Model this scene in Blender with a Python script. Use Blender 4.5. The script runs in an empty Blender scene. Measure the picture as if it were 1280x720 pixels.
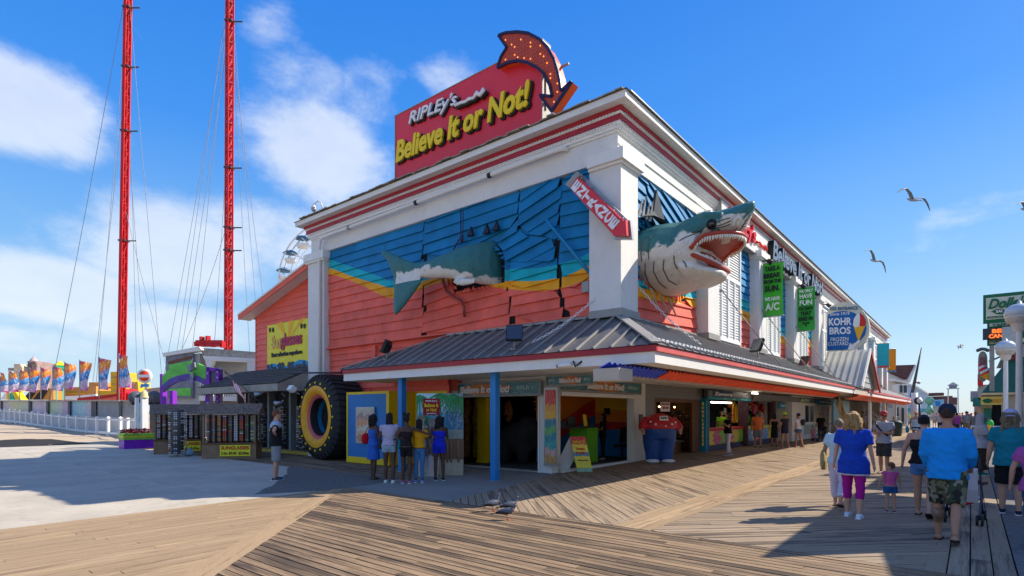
import bpy,bmesh,math,random
from mathutils import Vector,Matrix,Euler
random.seed(7)
S = bpy.context.scene
COL = S.collection
# ---------------------------------------------------------------- camera
CX,CY,CZ = -11.96,-6.55,1.7          # eye point; x runs along the sunny facade, y along the shaded one
FW,RT,FO = (.773,.634),(.634,-.773),701.0
cd = bpy.data.cameras.new("camera")
cam = bpy.data.objects.new("camera",cd); COL.objects.link(cam)
cam.location = (CX,CY,CZ)
cam.rotation_euler = (math.radians(90),0,math.atan2(.634,.773) - math.radians(90))
cd.sensor_width = 36; cd.lens = FO / 1280 * 36; cd.shift_y = 155 / 1280
cd.clip_end = 5000; cd.clip_start = .05
S.camera = cam
S.render.resolution_x,S.render.resolution_y = 1024,576
S.view_settings.view_transform = 'Standard'; S.view_settings.look = 'None'
S.view_settings.exposure = 0.9; S.view_settings.gamma = 1
SUN_EL = math.radians(39.9)
SUND = Vector((.795 * math.cos(SUN_EL),-.606 * math.cos(SUN_EL),math.sin(SUN_EL)))
sl = bpy.data.lights.new("sun",'SUN'); sl.energy = 3.85; sl.angle = math.radians(.5); sl.color = (1,.91,.75)
so = bpy.data.objects.new("sun",sl); COL.objects.link(so)
so.rotation_euler = SUND.to_track_quat('Z','Y').to_euler(); so.location = (0,-20,30)
# ---------------------------------------------------------------- sky
W = bpy.data.worlds.new("World"); S.world = W; W.use_nodes = True
nt = W.node_tree; nt.nodes.clear()
def nd(t,ty,**k):
    n = t.nodes.new(ty)
    for a,b in k.items(): setattr(n,a,b)
    return n
def lk(t,a,b): t.links.new(a,b)
def mth(t,op,a,b=None,clamp=False):
    n = nd(t,'ShaderNodeMath',operation=op,use_clamp=clamp)
    for i,v in enumerate((a,b)):
        if v is None: continue
        if isinstance(v,(int,float)): n.inputs[i].default_value = v
        else: lk(t,v,n.inputs[i])
    return n.outputs[0]
def mixc(t,fac,a,b,mode='MIX'):
    n = nd(t,'ShaderNodeMix',data_type='RGBA',blend_type=mode)
    for s,v in ((0,fac),(6,a),(7,b)):
        if isinstance(v,(int,float)): n.inputs[s].default_value = v
        elif isinstance(v,tuple): n.inputs[s].default_value = v if len(v) == 4 else (*v,1)
        else: lk(t,v,n.inputs[s])
    return n.outputs[2]
def direction(px,py):
    a = (px - 640) / FO; b = (515 - py) / FO
    return Vector((FW[0] + RT[0] * a,FW[1] + RT[1] * a,b))
sky = nd(nt,'ShaderNodeTexSky'); sky.sky_type = 'NISHITA'; sky.sun_disc = False
sky.sun_elevation = SUN_EL; sky.sun_rotation = math.atan2(SUND.x,SUND.y)
sky.air_density = 1.0; sky.dust_density = .6; sky.ozone_density = 2.5
tcw = nd(nt,'ShaderNodeTexCoord')
hs = nd(nt,'ShaderNodeHueSaturation'); hs.inputs['Saturation'].default_value = 1.28; hs.inputs['Value'].default_value = 1.0
lk(nt,sky.outputs[0],hs.inputs['Color'])
sepw = nd(nt,'ShaderNodeSeparateXYZ'); lk(nt,tcw.outputs['Generated'],sepw.inputs[0])
def cloud_noise(scale,det,sx,off):
    mp = nd(nt,'ShaderNodeMapping'); mp.inputs['Scale'].default_value = (1,1,sx); mp.inputs['Location'].default_value = off
    lk(nt,tcw.outputs['Generated'],mp.inputs[0])
    n = nd(nt,'ShaderNodeTexNoise'); n.inputs['Scale'].default_value = scale; n.inputs['Detail'].default_value = det
    n.inputs['Roughness'].default_value = .64; n.inputs['Distortion'].default_value = .25
    lk(nt,mp.outputs[0],n.inputs['Vector']); return n.outputs[0]
n1 = cloud_noise(4.2,9,1.9,(3.1,.4,2)); n2 = cloud_noise(13,6,1.6,(7,1,5))
blobs = [(25,130,85,55,.95),(90,150,60,30,.45),(55,365,90,38,.85),(240,310,100,55,.85),(330,290,95,50,.75),(400,190,95,70,.9),(460,120,60,60,.6),
         (395,110,70,50,.6),(560,100,55,40,.55),(340,30,45,30,.5),(190,405,120,28,.5),(30,425,80,24,.4),
         (1230,260,110,30,.45),(1180,300,120,25,.3),(1060,190,80,30,.2)]
tot = None
for bx_,by_,w_,h_,k_ in blobs:
    c = direction(bx_,by_).normalized()
    vm = nd(nt,'ShaderNodeVectorMath',operation='SUBTRACT'); lk(nt,tcw.outputs['Generated'],vm.inputs[0]); vm.inputs[1].default_value = c
    sc = (c.length * FO) / direction(bx_,by_).length ** 0   # radians per pixel at this place
    q = direction(bx_,by_).length
    mm = nd(nt,'ShaderNodeVectorMath',operation='MULTIPLY'); lk(nt,vm.outputs[0],mm.inputs[0])
    mm.inputs[1].default_value = (FO * q / w_,FO * q / w_,FO * q / h_)
    ln = nd(nt,'ShaderNodeVectorMath',operation='LENGTH'); lk(nt,mm.outputs[0],ln.inputs[0])
    e = mth(nt,'MULTIPLY',mth(nt,'SUBTRACT',1.45,ln.outputs['Value'],True),k_)
    tot = e if tot is None else mth(nt,'MAXIMUM',tot,e)
vq = nd(nt,'ShaderNodeVectorMath',operation='SUBTRACT'); lk(nt,tcw.outputs['Generated'],vq.inputs[0]); vq.inputs[1].default_value = direction(900,130).normalized()
vl = nd(nt,'ShaderNodeVectorMath',operation='LENGTH'); lk(nt,vq.outputs[0],vl.inputs[0]); mk = nd(nt,'ShaderNodeMapRange'); lk(nt,vl.outputs['Value'],mk.inputs[0]); mk.inputs[1].default_value = .55; mk.inputs[2].default_value = 1.1
wide = mth(nt,'ADD',mth(nt,'MULTIPLY',cloud_noise(1.3,3,1,(1,9,4)),.2),mth(nt,'MULTIPLY',mk.outputs[0],1.0))
dens = mth(nt,'ADD',mth(nt,'MULTIPLY',tot,1.0),mth(nt,'MULTIPLY',wide,.55))
nn = mth(nt,'ADD',mth(nt,'MULTIPLY',n1,.72),mth(nt,'MULTIPLY',n2,.28))
cov = mth(nt,'ADD',dens,mth(nt,'MULTIPLY',nn,1.7))
mr = nd(nt,'ShaderNodeMapRange',interpolation_type='SMOOTHSTEP'); lk(nt,cov,mr.inputs[0])
mr.inputs[1].default_value = 1.27; mr.inputs[2].default_value = 1.86; mr.inputs[3].default_value = 0; mr.inputs[4].default_value = .66
shade = mixc(nt,n2,(3.3,3.65,4.1),(4.6,4.65,4.7))
hz = nd(nt,'ShaderNodeMapRange'); lk(nt,sepw.outputs[2],hz.inputs[0]); hz.inputs[1].default_value = 0; hz.inputs[2].default_value = .6
hz.inputs[3].default_value = .8; hz.inputs[4].default_value = 0
vn = nd(nt,'ShaderNodeVectorMath',operation='NORMALIZE'); lk(nt,tcw.outputs['Generated'],vn.inputs[0]); sz = nd(nt,'ShaderNodeSeparateXYZ'); lk(nt,vn.outputs[0],sz.inputs[0])
gr = nd(nt,'ShaderNodeValToRGB'); lk(nt,sz.outputs[2],gr.inputs[0]); ge_ = gr.color_ramp.elements
for i_,(p_,c_) in enumerate(((0,(.56,.72,.86)),(.10,(.46,.67,.88)),(.24,(.22,.50,.92)),(.42,(.055,.31,.93)),(.62,(.02,.22,.84)),(1,(.02,.15,.62)))):
    e_ = ge_[i_] if i_ < 2 else ge_.new(p_); e_.position = p_; e_.color = (*c_,1)
k5 = nd(nt,'ShaderNodeVectorMath',operation='SCALE'); lk(nt,gr.outputs[0],k5.inputs[0]); k5.inputs[3].default_value = 4.15
base = mixc(nt,.84,hs.outputs[0],k5.outputs[0])
fin = mixc(nt,mr.outputs[0],base,shade)
bg = nd(nt,'ShaderNodeBackground'); bg.inputs[1].default_value = .128
lk(nt,fin,bg.inputs[0]); wo = nd(nt,'ShaderNodeOutputWorld'); lk(nt,bg.outputs[0],wo.inputs[0])
# ---------------------------------------------------------------- unprojection helpers (photo measurements -> metres)
def G(px,py,z=0.0):
    d = direction(px,py); t = (z - CZ) / d.z
    return Vector((CX + t * d.x,CY + t * d.y,z))
def AX(px,py,x):
    d = direction(px,py); t = (x - CX) / d.x
    return Vector((x,CY + t * d.y,CZ + t * d.z))
def AY(px,py,y):
    d = direction(px,py); t = (y - CY) / d.y
    return Vector((CX + t * d.x,y,CZ + t * d.z))
def DP(px,py,Y):
    d = direction(px,py)
    return Vector((CX + Y * d.x,CY + Y * d.y,CZ + Y * d.z))
# ---------------------------------------------------------------- materials
MC = {}
def new_mat(name):
    m = bpy.data.materials.new(name); m.use_nodes = True
    t = m.node_tree; return m,t,t.nodes['Principled BSDF']
def mat(name,col,rough=.6,var=.14,scale=2.5,bump=.12,bs=60,metal=0,emit=0,stretch=None,dirt=.25,spec=.35):
    if name in MC: return MC[name]
    m,t,p = new_mat(name)
    tc = nd(t,'ShaderNodeTexCoord'); src = tc.outputs['Object']
    if stretch:
        mp = nd(t,'ShaderNodeMapping'); mp.inputs['Scale'].default_value = stretch; lk(t,src,mp.inputs[0]); src = mp.outputs[0]
    n = nd(t,'ShaderNodeTexNoise'); n.inputs['Scale'].default_value = scale; n.inputs['Detail'].default_value = 6; n.inputs['Roughness'].default_value = .62
    lk(t,src,n.inputs['Vector'])
    r = nd(t,'ShaderNodeMapRange'); lk(t,n.outputs[0],r.inputs[0]); r.inputs[1].default_value = .3; r.inputs[2].default_value = .7
    lo = tuple(max(0,c * (1 - var)) for c in col); hi = tuple(min(1,c * (1 + var)) for c in col)
    c = mixc(t,r.outputs[0],lo,hi)
    if dirt:
        n2 = nd(t,'ShaderNodeTexNoise'); n2.inputs['Scale'].default_value = scale * 4.3; n2.inputs['Detail'].default_value = 8; n2.inputs['Roughness'].default_value = .7
        lk(t,src,n2.inputs['Vector'])
        r2 = nd(t,'ShaderNodeMapRange'); lk(t,n2.outputs[0],r2.inputs[0]); r2.inputs[1].default_value = .52; r2.inputs[2].default_value = .72; r2.inputs[4].default_value = dirt
        c = mixc(t,r2.outputs[0],c,tuple(x * .45 + .02 for x in col))
    lk(t,c,p.inputs['Base Color'])
    p.inputs['Roughness'].default_value = rough; p.inputs['Metallic'].default_value = metal
    p.inputs['Specular IOR Level'].default_value = spec
    if bump:
        nb = nd(t,'ShaderNodeTexNoise'); nb.inputs['Scale'].default_value = bs; nb.inputs['Detail'].default_value = 3; lk(t,src,nb.inputs['Vector'])
        b = nd(t,'ShaderNodeBump'); b.inputs['Strength'].default_value = bump; b.inputs['Distance'].default_value = .02
        lk(t,nb.outputs[0],b.inputs['Height']); lk(t,b.outputs[0],p.inputs['Normal'])
    if emit:
        p.inputs['Emission Color'].default_value = (*col,1); p.inputs['Emission Strength'].default_value = emit
    MC[name] = m; return m
def flat(name,col,rough=.6,spec=.3): return mat(name,col,rough,.07,3,0,dirt=.06,spec=spec)
# ---------------------------------------------------------------- mesh builder
class MB:
    def __init__(s): s.v = []; s.f = []; s.sm = []; s.rn = []; s.mi = []; s.cur = 0
    def add(s,vs,fs,sm=False,rnd=None):
        b = len(s.v); s.v += [Vector(v) for v in vs]
        for f in fs:
            s.f.append([i + b for i in f]); s.sm.append(sm); s.rn.append(.5 if rnd is None else rnd); s.mi.append(s.cur)
        return s
    def box(s,c,d,rz=0,M=None,rnd=None):
        x,y,z = d[0] / 2,d[1] / 2,d[2] / 2
        R = M or Matrix.Rotation(rz,3,'Z'); c = Vector(c)
        vs = [c + R @ Vector((a * x,b * y,e * z)) for e in (-1,1) for a,b in ((-1,-1),(1,-1),(1,1),(-1,1))]
        return s.add(vs,[(3,2,1,0),(4,5,6,7),(0,1,5,4),(1,2,6,5),(2,3,7,6),(3,0,4,7)],rnd=rnd)
    def bb(s,x0,x1,y0,y1,z0,z1): return s.box(((x0 + x1) / 2,(y0 + y1) / 2,(z0 + z1) / 2),(abs(x1 - x0),abs(y1 - y0),abs(z1 - z0)))
    def prism(s,pts,off,rnd=None):     # polygon pts extruded by off
        n = len(pts); off = Vector(off); a = [Vector(p) for p in pts]; b = [p + off for p in a]
        nrm = Vector((0,0,0))
        for i in range(n): nrm += a[i].cross(a[(i + 1) % n])
        fs = [tuple(range(n)),tuple(range(2 * n - 1,n - 1,-1))] + [(i,i + n,(i + 1) % n + n,(i + 1) % n) for i in range(n)]
        if nrm.dot(off) > 0: fs = [tuple(reversed(f)) for f in fs]
        return s.add(a + b,fs,rnd=rnd)
    def bar(s,p,q,w,h=None):
        p,q = Vector(p),Vector(q); h = h or w; d = q - p
        if d.length < 1e-6: return s
        R = d.to_track_quat('X','Z').to_matrix()
        return s.box((p + q) / 2,(d.length,w,h),M=R)
    def tube(s,path,r,n=8,cap=True,sm=True,sc=(1,1)):
        path = [Vector(p) for p in path]; k = len(path); rs = r if isinstance(r,(list,tuple)) else [r] * k
        vs = []; up = None
        for i,p in enumerate(path):
            d = (path[min(i + 1,k - 1)] - path[max(i - 1,0)])
            d = d.normalized() if d.length > 1e-9 else Vector((0,0,1))
            if up is None: up = Vector((0,0,1)) if abs(d.z) < .9 else Vector((1,0,0))
            u = (up - d * up.dot(d))
            u = u.normalized() if u.length > 1e-6 else d.orthogonal().normalized()
            w = d.cross(u); up = u
            for j in range(n):
                a = 2 * math.pi * j / n; vs.append(p + (w * math.cos(a) * sc[0] + u * math.sin(a) * sc[1]) * rs[i])
        fs = [(i * n + j,i * n + (j + 1) % n,(i + 1) * n + (j + 1) % n,(i + 1) * n + j) for i in range(k - 1) for j in range(n)]
        if cap: fs += [tuple(reversed(range(n))),tuple(range((k - 1) * n,k * n))]
        return s.add(vs,fs,sm)
    def cyl(s,p,q,r,r2=None,n=12,sm=True): return s.tube([p,q],[r,r if r2 is None else r2],n,sm=sm)
    def loft(s,secs,sm=True,cap=True):   # secs: list of rings (same count)
        n = len(secs[0]); vs = [v for r_ in secs for v in r_]; k = len(secs)
        fs = [(i * n + j,i * n + (j + 1) % n,(i + 1) * n + (j + 1) % n,(i + 1) * n + j) for i in range(k - 1) for j in range(n)]
        if cap: fs += [tuple(reversed(range(n))),tuple(range((k - 1) * n,k * n))]
        return s.add(vs,fs,sm)
    def ball(s,c,r,n=10,m=7,M=None):
        c = Vector(c); r = r if isinstance(r,(tuple,list)) else (r,r,r); vs = []
        for i in range(m + 1):
            t = math.pi * i / m
            for j in range(n):
                a = 2 * math.pi * j / n
                v = Vector((math.sin(t) * math.cos(a) * r[0],math.sin(t) * math.sin(a) * r[1],math.cos(t) * r[2]))
                vs.append(c + (M @ v if M else v))
        fs = []
        for i in range(m):
            for j in range(n):
                q = (i * n + j,(i + 1) * n + j,(i + 1) * n + (j + 1) % n,i * n + (j + 1) % n)
                fs.append((q[0],q[1],q[2]) if i == 0 else ((q[0],q[1],q[3]) if i == m - 1 else q))
        return s.add(vs,fs,True)
    def lathe(s,prof,c,n=24,ax='Z'):
        c = Vector(c); secs = []
        for (r,h) in prof:
            ring = []
            for j in range(n):
                a = 2 * math.pi * j / n; u,w = r * math.cos(a),r * math.sin(a)
                ring.append(c + (Vector((u,w,h)) if ax == 'Z' else (Vector((h,u,w)) if ax == 'X' else Vector((w,h,u)))))
            secs.append(ring)
        return s.loft(secs,cap=False)
    def wall(s,P0,U,Wd,H,holes,thick):   # wall rectangle in plane (U, Z) with rectangular holes (u0,u1,z0,z1)
        P0 = Vector(P0); U = Vector(U).normalized(); T = Vector(thick)
        us = sorted({0,Wd,*[min(max(h[0],0),Wd) for h in holes],*[min(max(h[1],0),Wd) for h in holes]})
        zs = sorted({0,H,*[h[2] for h in holes if 0 < h[2] < H],*[h[3] for h in holes if 0 < h[3] < H]})
        for a,b in zip(us,us[1:]):
            for c,d in zip(zs,zs[1:]):
                mu,mz = (a + b) / 2,(c + d) / 2
                if any(h[0] < mu < h[1] and h[2] < mz < h[3] for h in holes): continue
                s.prism([P0 + U * a + Vector((0,0,c)),P0 + U * b + Vector((0,0,c)),P0 + U * b + Vector((0,0,d)),P0 + U * a + Vector((0,0,d))],T)
        return s
    def mesh(s,name,off=(0,0,0)):
        me = bpy.data.meshes.new(name); off = Vector(off)
        me.from_pydata([v - off for v in s.v],[],s.f)
        me.polygons.foreach_set('use_smooth',s.sm); me.polygons.foreach_set('material_index',s.mi)
        if any(abs(r - .5) > 1e-6 for r in s.rn):
            a = me.attributes.new('rnd','FLOAT','FACE'); a.data.foreach_set('value',s.rn)
        me.update(); return me
    def build(s,name,m,parent=None,kind=None,label=None):
        off = root_loc(parent) if parent else Vector((0,0,0))
        me = s.mesh(name,off)
        return put(name,me,m,parent,kind,label)
def root_loc(o):
    while o.parent: o = o.parent
    return Vector(o.location)
def put(name,me,m,parent=None,kind=None,label=None):
    for x in (m if isinstance(m,(list,tuple)) else [m]): me.materials.append(x)
    o = bpy.data.objects.new(name,me); COL.objects.link(o)
    if parent: o.parent = parent
    if kind: o['kind'] = kind
    if label: o['label'] = label
    return o
def thing(name,label,cat,loc=(0,0,0),group=None):
    o = bpy.data.objects.new(name,None); COL.objects.link(o); o.location = loc; o.empty_display_size = .2
    return tag(o,label,cat,group)
def tag(o,label,cat,group=None):
    o['label'] = label; o['category'] = cat
    if group: o['group'] = group
    return o
def copy_tree(o,parent=None):
    c = o.copy(); COL.objects.link(c); c.parent = parent
    for ch in list(o.children): copy_tree(ch,c)
    return c
def clone(o,loc,rz=None,label=None,scale=None):
    c = copy_tree(o); c.location = loc
    if rz is not None: c.rotation_euler = (0,0,rz)
    if label: c['label'] = label
    if scale: c.scale = (scale,) * 3
    return c
def evalmesh(me_or_ob,mods):
    o = bpy.data.objects.new('tmp',me_or_ob); COL.objects.link(o)
    for ty,kw in mods:
        md = o.modifiers.new(ty,ty)
        for a,b in kw.items(): setattr(md,a,b)
    dg = bpy.context.evaluated_depsgraph_get(); e = o.evaluated_get(dg)
    me = bpy.data.meshes.new_from_object(e)
    bpy.data.objects.remove(o); return me
def fuse(mb,voxel,smooth=3,dec=None):       # one continuous skin out of overlapping volumes
    me = evalmesh(mb.mesh('fused',(0,0,0)),[('REMESH',dict(mode='VOXEL',voxel_size=voxel,use_smooth_shade=True)),('SMOOTH',dict(factor=.5,iterations=smooth))])
    me.materials.clear()
    me.polygons.foreach_set('use_smooth',[True] * len(me.polygons)); return me
def text_mesh(txt,size=1,bold=0,ext=.01,shear=0,spacing=1,align='CENTER'):
    cu = bpy.data.curves.new('t','FONT'); cu.body = txt; cu.size = size; cu.extrude = ext; cu.offset = bold; cu.shear = shear
    cu.space_character = spacing; cu.align_x = align; cu.align_y = 'CENTER'; cu.resolution_u = 3
    me = evalmesh(cu,[]); bpy.data.curves.remove(cu); me.name = 'text'; return me
def letters(txt,c,right,up,width,height,m,parent,bold=.02,depth=.02,shear=0,name='lettering',spacing=1,label=None):
    """text centred on c, its run along right, fitted to width x height (metres)"""
    me = text_mesh(txt,1,bold,.01,shear,spacing)
    xs = [v.co.x for v in me.vertices]; ys = [v.co.y for v in me.vertices]
    x0,x1,y0,y1 = min(xs),max(xs),min(ys),max(ys)
    R = Vector(right).normalized(); U = Vector(up).normalized(); N = R.cross(U)
    off = root_loc(parent) if parent else Vector((0,0,0)); c = Vector(c)
    for v in me.vertices:
        a = (v.co.x - (x0 + x1) / 2) / (x1 - x0) * width; b = (v.co.y - (y0 + y1) / 2) / (y1 - y0) * height
        v.co = c + R * a + U * b + N * (v.co.z / .01 * depth / 2) - off
    me.update()
    return put(name,me,m,parent,label=label)
# ================================================================ GROUND
def plank_mat(name,light,dark,streak,scale=1.0):
    m,t,p = new_mat(name)
    tc = nd(t,'ShaderNodeTexCoord'); oi = nd(t,'ShaderNodeObjectInfo'); at = nd(t,'ShaderNodeAttribute'); at.attribute_name = 'rnd'
    rr = mth(t,'ADD',mth(t,'MULTIPLY',oi.outputs['Random'],7.3),mth(t,'MULTIPLY',at.outputs['Fac'],31.7))
    cmb = nd(t,'ShaderNodeCombineXYZ'); lk(t,mth(t,'MULTIPLY',rr,3.1),cmb.inputs[0]); lk(t,rr,cmb.inputs[2])
    va = nd(t,'ShaderNodeVectorMath',operation='ADD'); lk(t,tc.outputs['Object'],va.inputs[0]); lk(t,cmb.outputs[0],va.inputs[1])
    def nz(sx,sy,sc,det):
        mp = nd(t,'ShaderNodeMapping'); mp.inputs['Scale'].default_value = (sx,sy,1); lk(t,va.outputs[0],mp.inputs[0])
        n = nd(t,'ShaderNodeTexNoise'); n.inputs['Scale'].default_value = sc; n.inputs['Detail'].default_value = det; n.inputs['Roughness'].default_value = .65
        lk(t,mp.outputs[0],n.inputs['Vector']); return n.outputs[0]
    grain = nz(.8,30,1.8,7); fine = nz(4,110,2,3); patch = nz(.55,7,.9,6)
    f = mth(t,'FRACT',rr)
    dk = mth(t,'ADD',mth(t,'MULTIPLY',patch,.75),mth(t,'ADD',mth(t,'MULTIPLY',grain,.55),mth(t,'MULTIPLY',f,.22)))
    r = nd(t,'ShaderNodeMapRange',interpolation_type='SMOOTHSTEP'); lk(t,dk,r.inputs[0]); r.inputs[1].default_value = .98 - streak * .5; r.inputs[2].default_value = 1.12 - streak * .25; r.inputs[4].default_value = .92
    c = mixc(t,r.outputs[0],light,dark)
    r2 = nd(t,'ShaderNodeMapRange'); lk(t,f,r2.inputs[0]); r2.inputs[3].default_value = .8; r2.inputs[4].default_value = 1.14
    hsn = nd(t,'ShaderNodeHueSaturation'); lk(t,c,hsn.inputs['Color']); lk(t,r2.outputs[0],hsn.inputs['Value'])
    r3 = nd(t,'ShaderNodeMapRange'); lk(t,fine,r3.inputs[0]); r3.inputs[1].default_value = .3; r3.inputs[2].default_value = .7; r3.inputs[3].default_value = .78; r3.inputs[4].default_value = 1.15
    c2 = mixc(t,1.0,hsn.outputs[0],(1,1,1),'MULTIPLY')
    hs2 = nd(t,'ShaderNodeHueSaturation'); lk(t,c2,hs2.inputs['Color']); lk(t,r3.outputs[0],hs2.inputs['Value'])
    lk(t,hs2.outputs[0],p.inputs['Base Color']); p.inputs['Roughness'].default_value = .75; p.inputs['Specular IOR Level'].default_value = .25
    b = nd(t,'ShaderNodeBump'); b.inputs['Strength'].default_value = .35; b.inputs['Distance'].default_value = .01
    lk(t,mth(t,'ADD',grain,mth(t,'MULTIPLY',fine,.5)),b.inputs['Height']); lk(t,b.outputs[0],p.inputs['Normal'])
    return m
PL_DARK = plank_mat('plank weathered',(.38,.255,.15),(.055,.04,.03),.76)
PL_LITE = plank_mat('plank pale',(.41,.285,.165),(.15,.10,.06),.38)
PL_MID = plank_mat('plank tan',(.36,.265,.175),(.075,.055,.04),.5)
M_gap = flat('joist shadow',(.03,.025,.02),.9)
M_sand = mat('sand',(.50,.39,.27),.95,.12,.5,.5,9,dirt=.2)
M_conc = mat('concrete',(.50,.44,.35),.9,.2,.6,.45,90,dirt=.55)
M_conc2 = mat('walk concrete',(.24,.225,.20),.9,.13,.7,.3,90,dirt=.3)
M_aggr = mat('aggregate',(.17,.165,.16),.92,.3,9,.6,120,dirt=.5)
M_asph = mat('pebble asphalt',(.15,.14,.125),.9,.6,18,.6,60,dirt=.5)
g = MB(); g.add([(-2500,-2500,-.14),(2500,-2500,-.14),(2500,2500,-.14),(-2500,2500,-.14)],[(0,1,2,3)])
g.build('ground',M_sand,kind='structure')
sd = MB(); nx,ny = 50,60; vs = []
def sandz(x,y):
    k = max(0,min(1,(y - 36) / 26)); return .62 * k * k * (3 - 2 * k) - .02
for j in range(ny + 1):
    for i in range(nx + 1):
        x = -45 + i * 1.4; y = 25 + j * 1.7
        z = sandz(x,y) + .03 * math.sin(x * 1.7 + y * .6) * math.sin(y * 1.1 - x * .4) + .012 * math.sin(x * 5 + y * 3.3)
        vs.append((x,y,z - .05 if y > 27 else -.1))
sd.add(vs,[(j * (nx + 1) + i,j * (nx + 1) + i + 1,(j + 1) * (nx + 1) + i + 1,(j + 1) * (nx + 1) + i) for j in range(ny) for i in range(nx)],True)
sd.build('beach_sand',M_sand,kind='structure')
def clip_row(poly,v):
    xs = []
    n = len(poly)
    for i in range(n):
        (x0,y0),(x1,y1) = poly[i],poly[(i + 1) % n]
        if (y0 - v) * (y1 - v) < 0: xs.append(x0 + (v - y0) * (x1 - x0) / (y1 - y0))
    return (min(xs),max(xs)) if len(xs) >= 2 else None
def planks(poly,ang,w,m,parent,near,far_name,seg=(2.4,4.8),gap=.014,rs=1,top=0.0):
    """boards laid along direction ang over polygon; the near ones are single objects, the far ones one mesh"""
    rnd = random.Random(rs); ca,sa = math.cos(ang),math.sin(ang)
    loc = [(x * ca + y * sa,-x * sa + y * ca) for x,y in poly]
    v0 = min(p[1] for p in loc); v1 = max(p[1] for p in loc); far = MB(); cnt = 0
    k = int((v1 - v0) / w) + 1
    for i in range(k):
        a,b = v0 + i * w + gap / 2,v0 + (i + 1) * w - gap / 2
        A = clip_row(loc,a); B = clip_row(loc,min(b,v1 - 1e-4))
        if not A and not B: continue
        A = A or B; B = B or A
        s0 = (A[0] + B[0]) / 2; s1 = (A[1] + B[1]) / 2
        if s1 - s0 < .08: continue
        cuts = [s0]; c = s0 + rnd.uniform(.5,seg[1])
        while c < s1 - .4: cuts.append(c); c += rnd.uniform(*seg)
        cuts.append(s1)
        for j in range(len(cuts) - 1):
            xa0 = A[0] if j == 0 else cuts[j] + .004; xb0 = B[0] if j == 0 else cuts[j] + .004
            xa1 = A[1] if j == len(cuts) - 2 else cuts[j + 1] - .004; xb1 = B[1] if j == len(cuts) - 2 else cuts[j + 1] - .004
            mx,my = (xa0 + xa1) / 2,(a + b) / 2
            wx,wy = mx * ca - my * sa,mx * sa + my * ca
            dd = (wx - CX) * FW[0] + (wy - CY) * FW[1]; L = xa1 - xa0
            lat = (wx - CX) * RT[0] + (wy - CY) * RT[1]
            vis = dd + L * .5 > 5.0 and abs(lat) < dd * .95 + 2 + L
            z = top + rnd.uniform(-.003,.003)
            if dd - L * .25 < near and vis:
                mb = MB(); q = [(xa0 - mx,a - my,z),(xa1 - mx,a - my,z),(xb1 - mx,b - my,z),(xb0 - mx,b - my,z)]
                mb.prism(q,(0,0,-.04)); me = mb.mesh('plank')
                o = put('plank',me,m,parent); o.location = (wx,wy,0); o.rotation_euler = (0,0,ang); cnt += 1
            elif dd > 0 and abs(lat) < dd * 1.2 + 25:
                far.prism([(xa0,a,z),(xa1,a,z),(xb1,b,z),(xb0,b,z)],(0,0,-.04),rnd=rnd.random())
    if far.f:
        me = far.mesh(far_name); o = put(far_name,me,m,parent,'stuff'); o.rotation_euler = (0,0,ang)
    return cnt
def deck(name,poly):
    b = MB(); b.add([(x,y,-.045) for x,y in poly],[tuple(range(len(poly)))]); return b.build(name,M_gap,kind='structure')
pi4 = math.pi / 4
PA = [(-4.5,4.45),(-4.5,-13),(-21.95,-13)]
dA = deck('front_boardwalk',PA); nA = planks(PA,math.pi / 2,.128,PL_DARK,dA,15,'far_planks',rs=2,gap=.02)
PS = [(-4.5,4.45),(-21.95,-13),(-22.45,-13),(-5.0,4.45)]
dS = deck('seam_boardwalk',PS); nS = planks(PS,pi4,.118,PL_LITE,dS,15,'far_planks',rs=3,seg=(3,5))
PLf = [(-5.0,4.45),(-5.15,4.3),(-30,4.3),(-30,-13),(-22.45,-13)]
PLf = [(-5.15,4.3),(-30,4.3),(-30,-13),(-22.45,-13)]
dL = deck('plaza_boardwalk',PLf); nL = planks(PLf,0,.142,PL_LITE,dL,16,'far_planks',rs=4)
PB = [(-4.49,1.15),(-4.49,-2.39),(62,-2.39),(62,2.7),(13,2.7),(.84,2.2)]
dB = deck('shopside_boardwalk',PB); nB = planks(PB,pi4,.142,PL_MID,dB,13.6,'far_planks',rs=5,seg=(2,4.5))
PT = [(-4.49,-2.40),(-4.49,-2.97),(62,-2.97),(62,-2.40)]
dT = deck('centre_strip',PT); nT = planks(PT,0,.142,PL_LITE,dT,22,'far_planks',rs=6,seg=(3,5))
PC = [(-4.49,-2.98),(-4.49,-6.33),(62,-6.33),(62,-2.98)]
dC = deck('seaward_boardwalk',PC); nC = planks(PC,-pi4,.142,PL_MID,dC,14,'far_planks',rs=7,seg=(2.5,5))
PR = [(-4.49,-6.34),(-4.49,-6.92),(62,-6.92),(62,-6.34)]
dR = deck('edge_strip',PR); nR = planks(PR,0,.193,PL_MID,dR,22,'far_planks',rs=8,seg=(3,5))
PD_ = [(-2.8,4.5),(-.02,4.5),(-.02,22),(-2.8,22)]
dD = deck('wallside_boardwalk',PD_); nD = planks(PD_,math.pi / 2,.142,PL_DARK,dD,20,'far_planks',rs=9)
print('PLANKS',nA,nS,nL,nB,nT,nC,nR,nD)
b = MB(); b.prism([(-4.49,1.16,0),(.84,2.21,0),(.84,4.49,0),(-4.49,4.49,0)],(0,0,-.1)); b.build('entrance_pavement',M_conc2,kind='structure')
b = MB(); b.bb(-14,90,-24,-6.93,-.1,0); b.build('street_pavement',M_aggr,kind='structure')
rr_ = random.Random(77); q_ = [(-5.2,4.31),(-4.0,4.31),(-2.82,4.6),(-2.82,9.9),(-3.3,9.2),(-3.9,8.1),(-4.6,7.2),(-5.4,6.0),(-6.4,4.9)]; e_ = []
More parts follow.
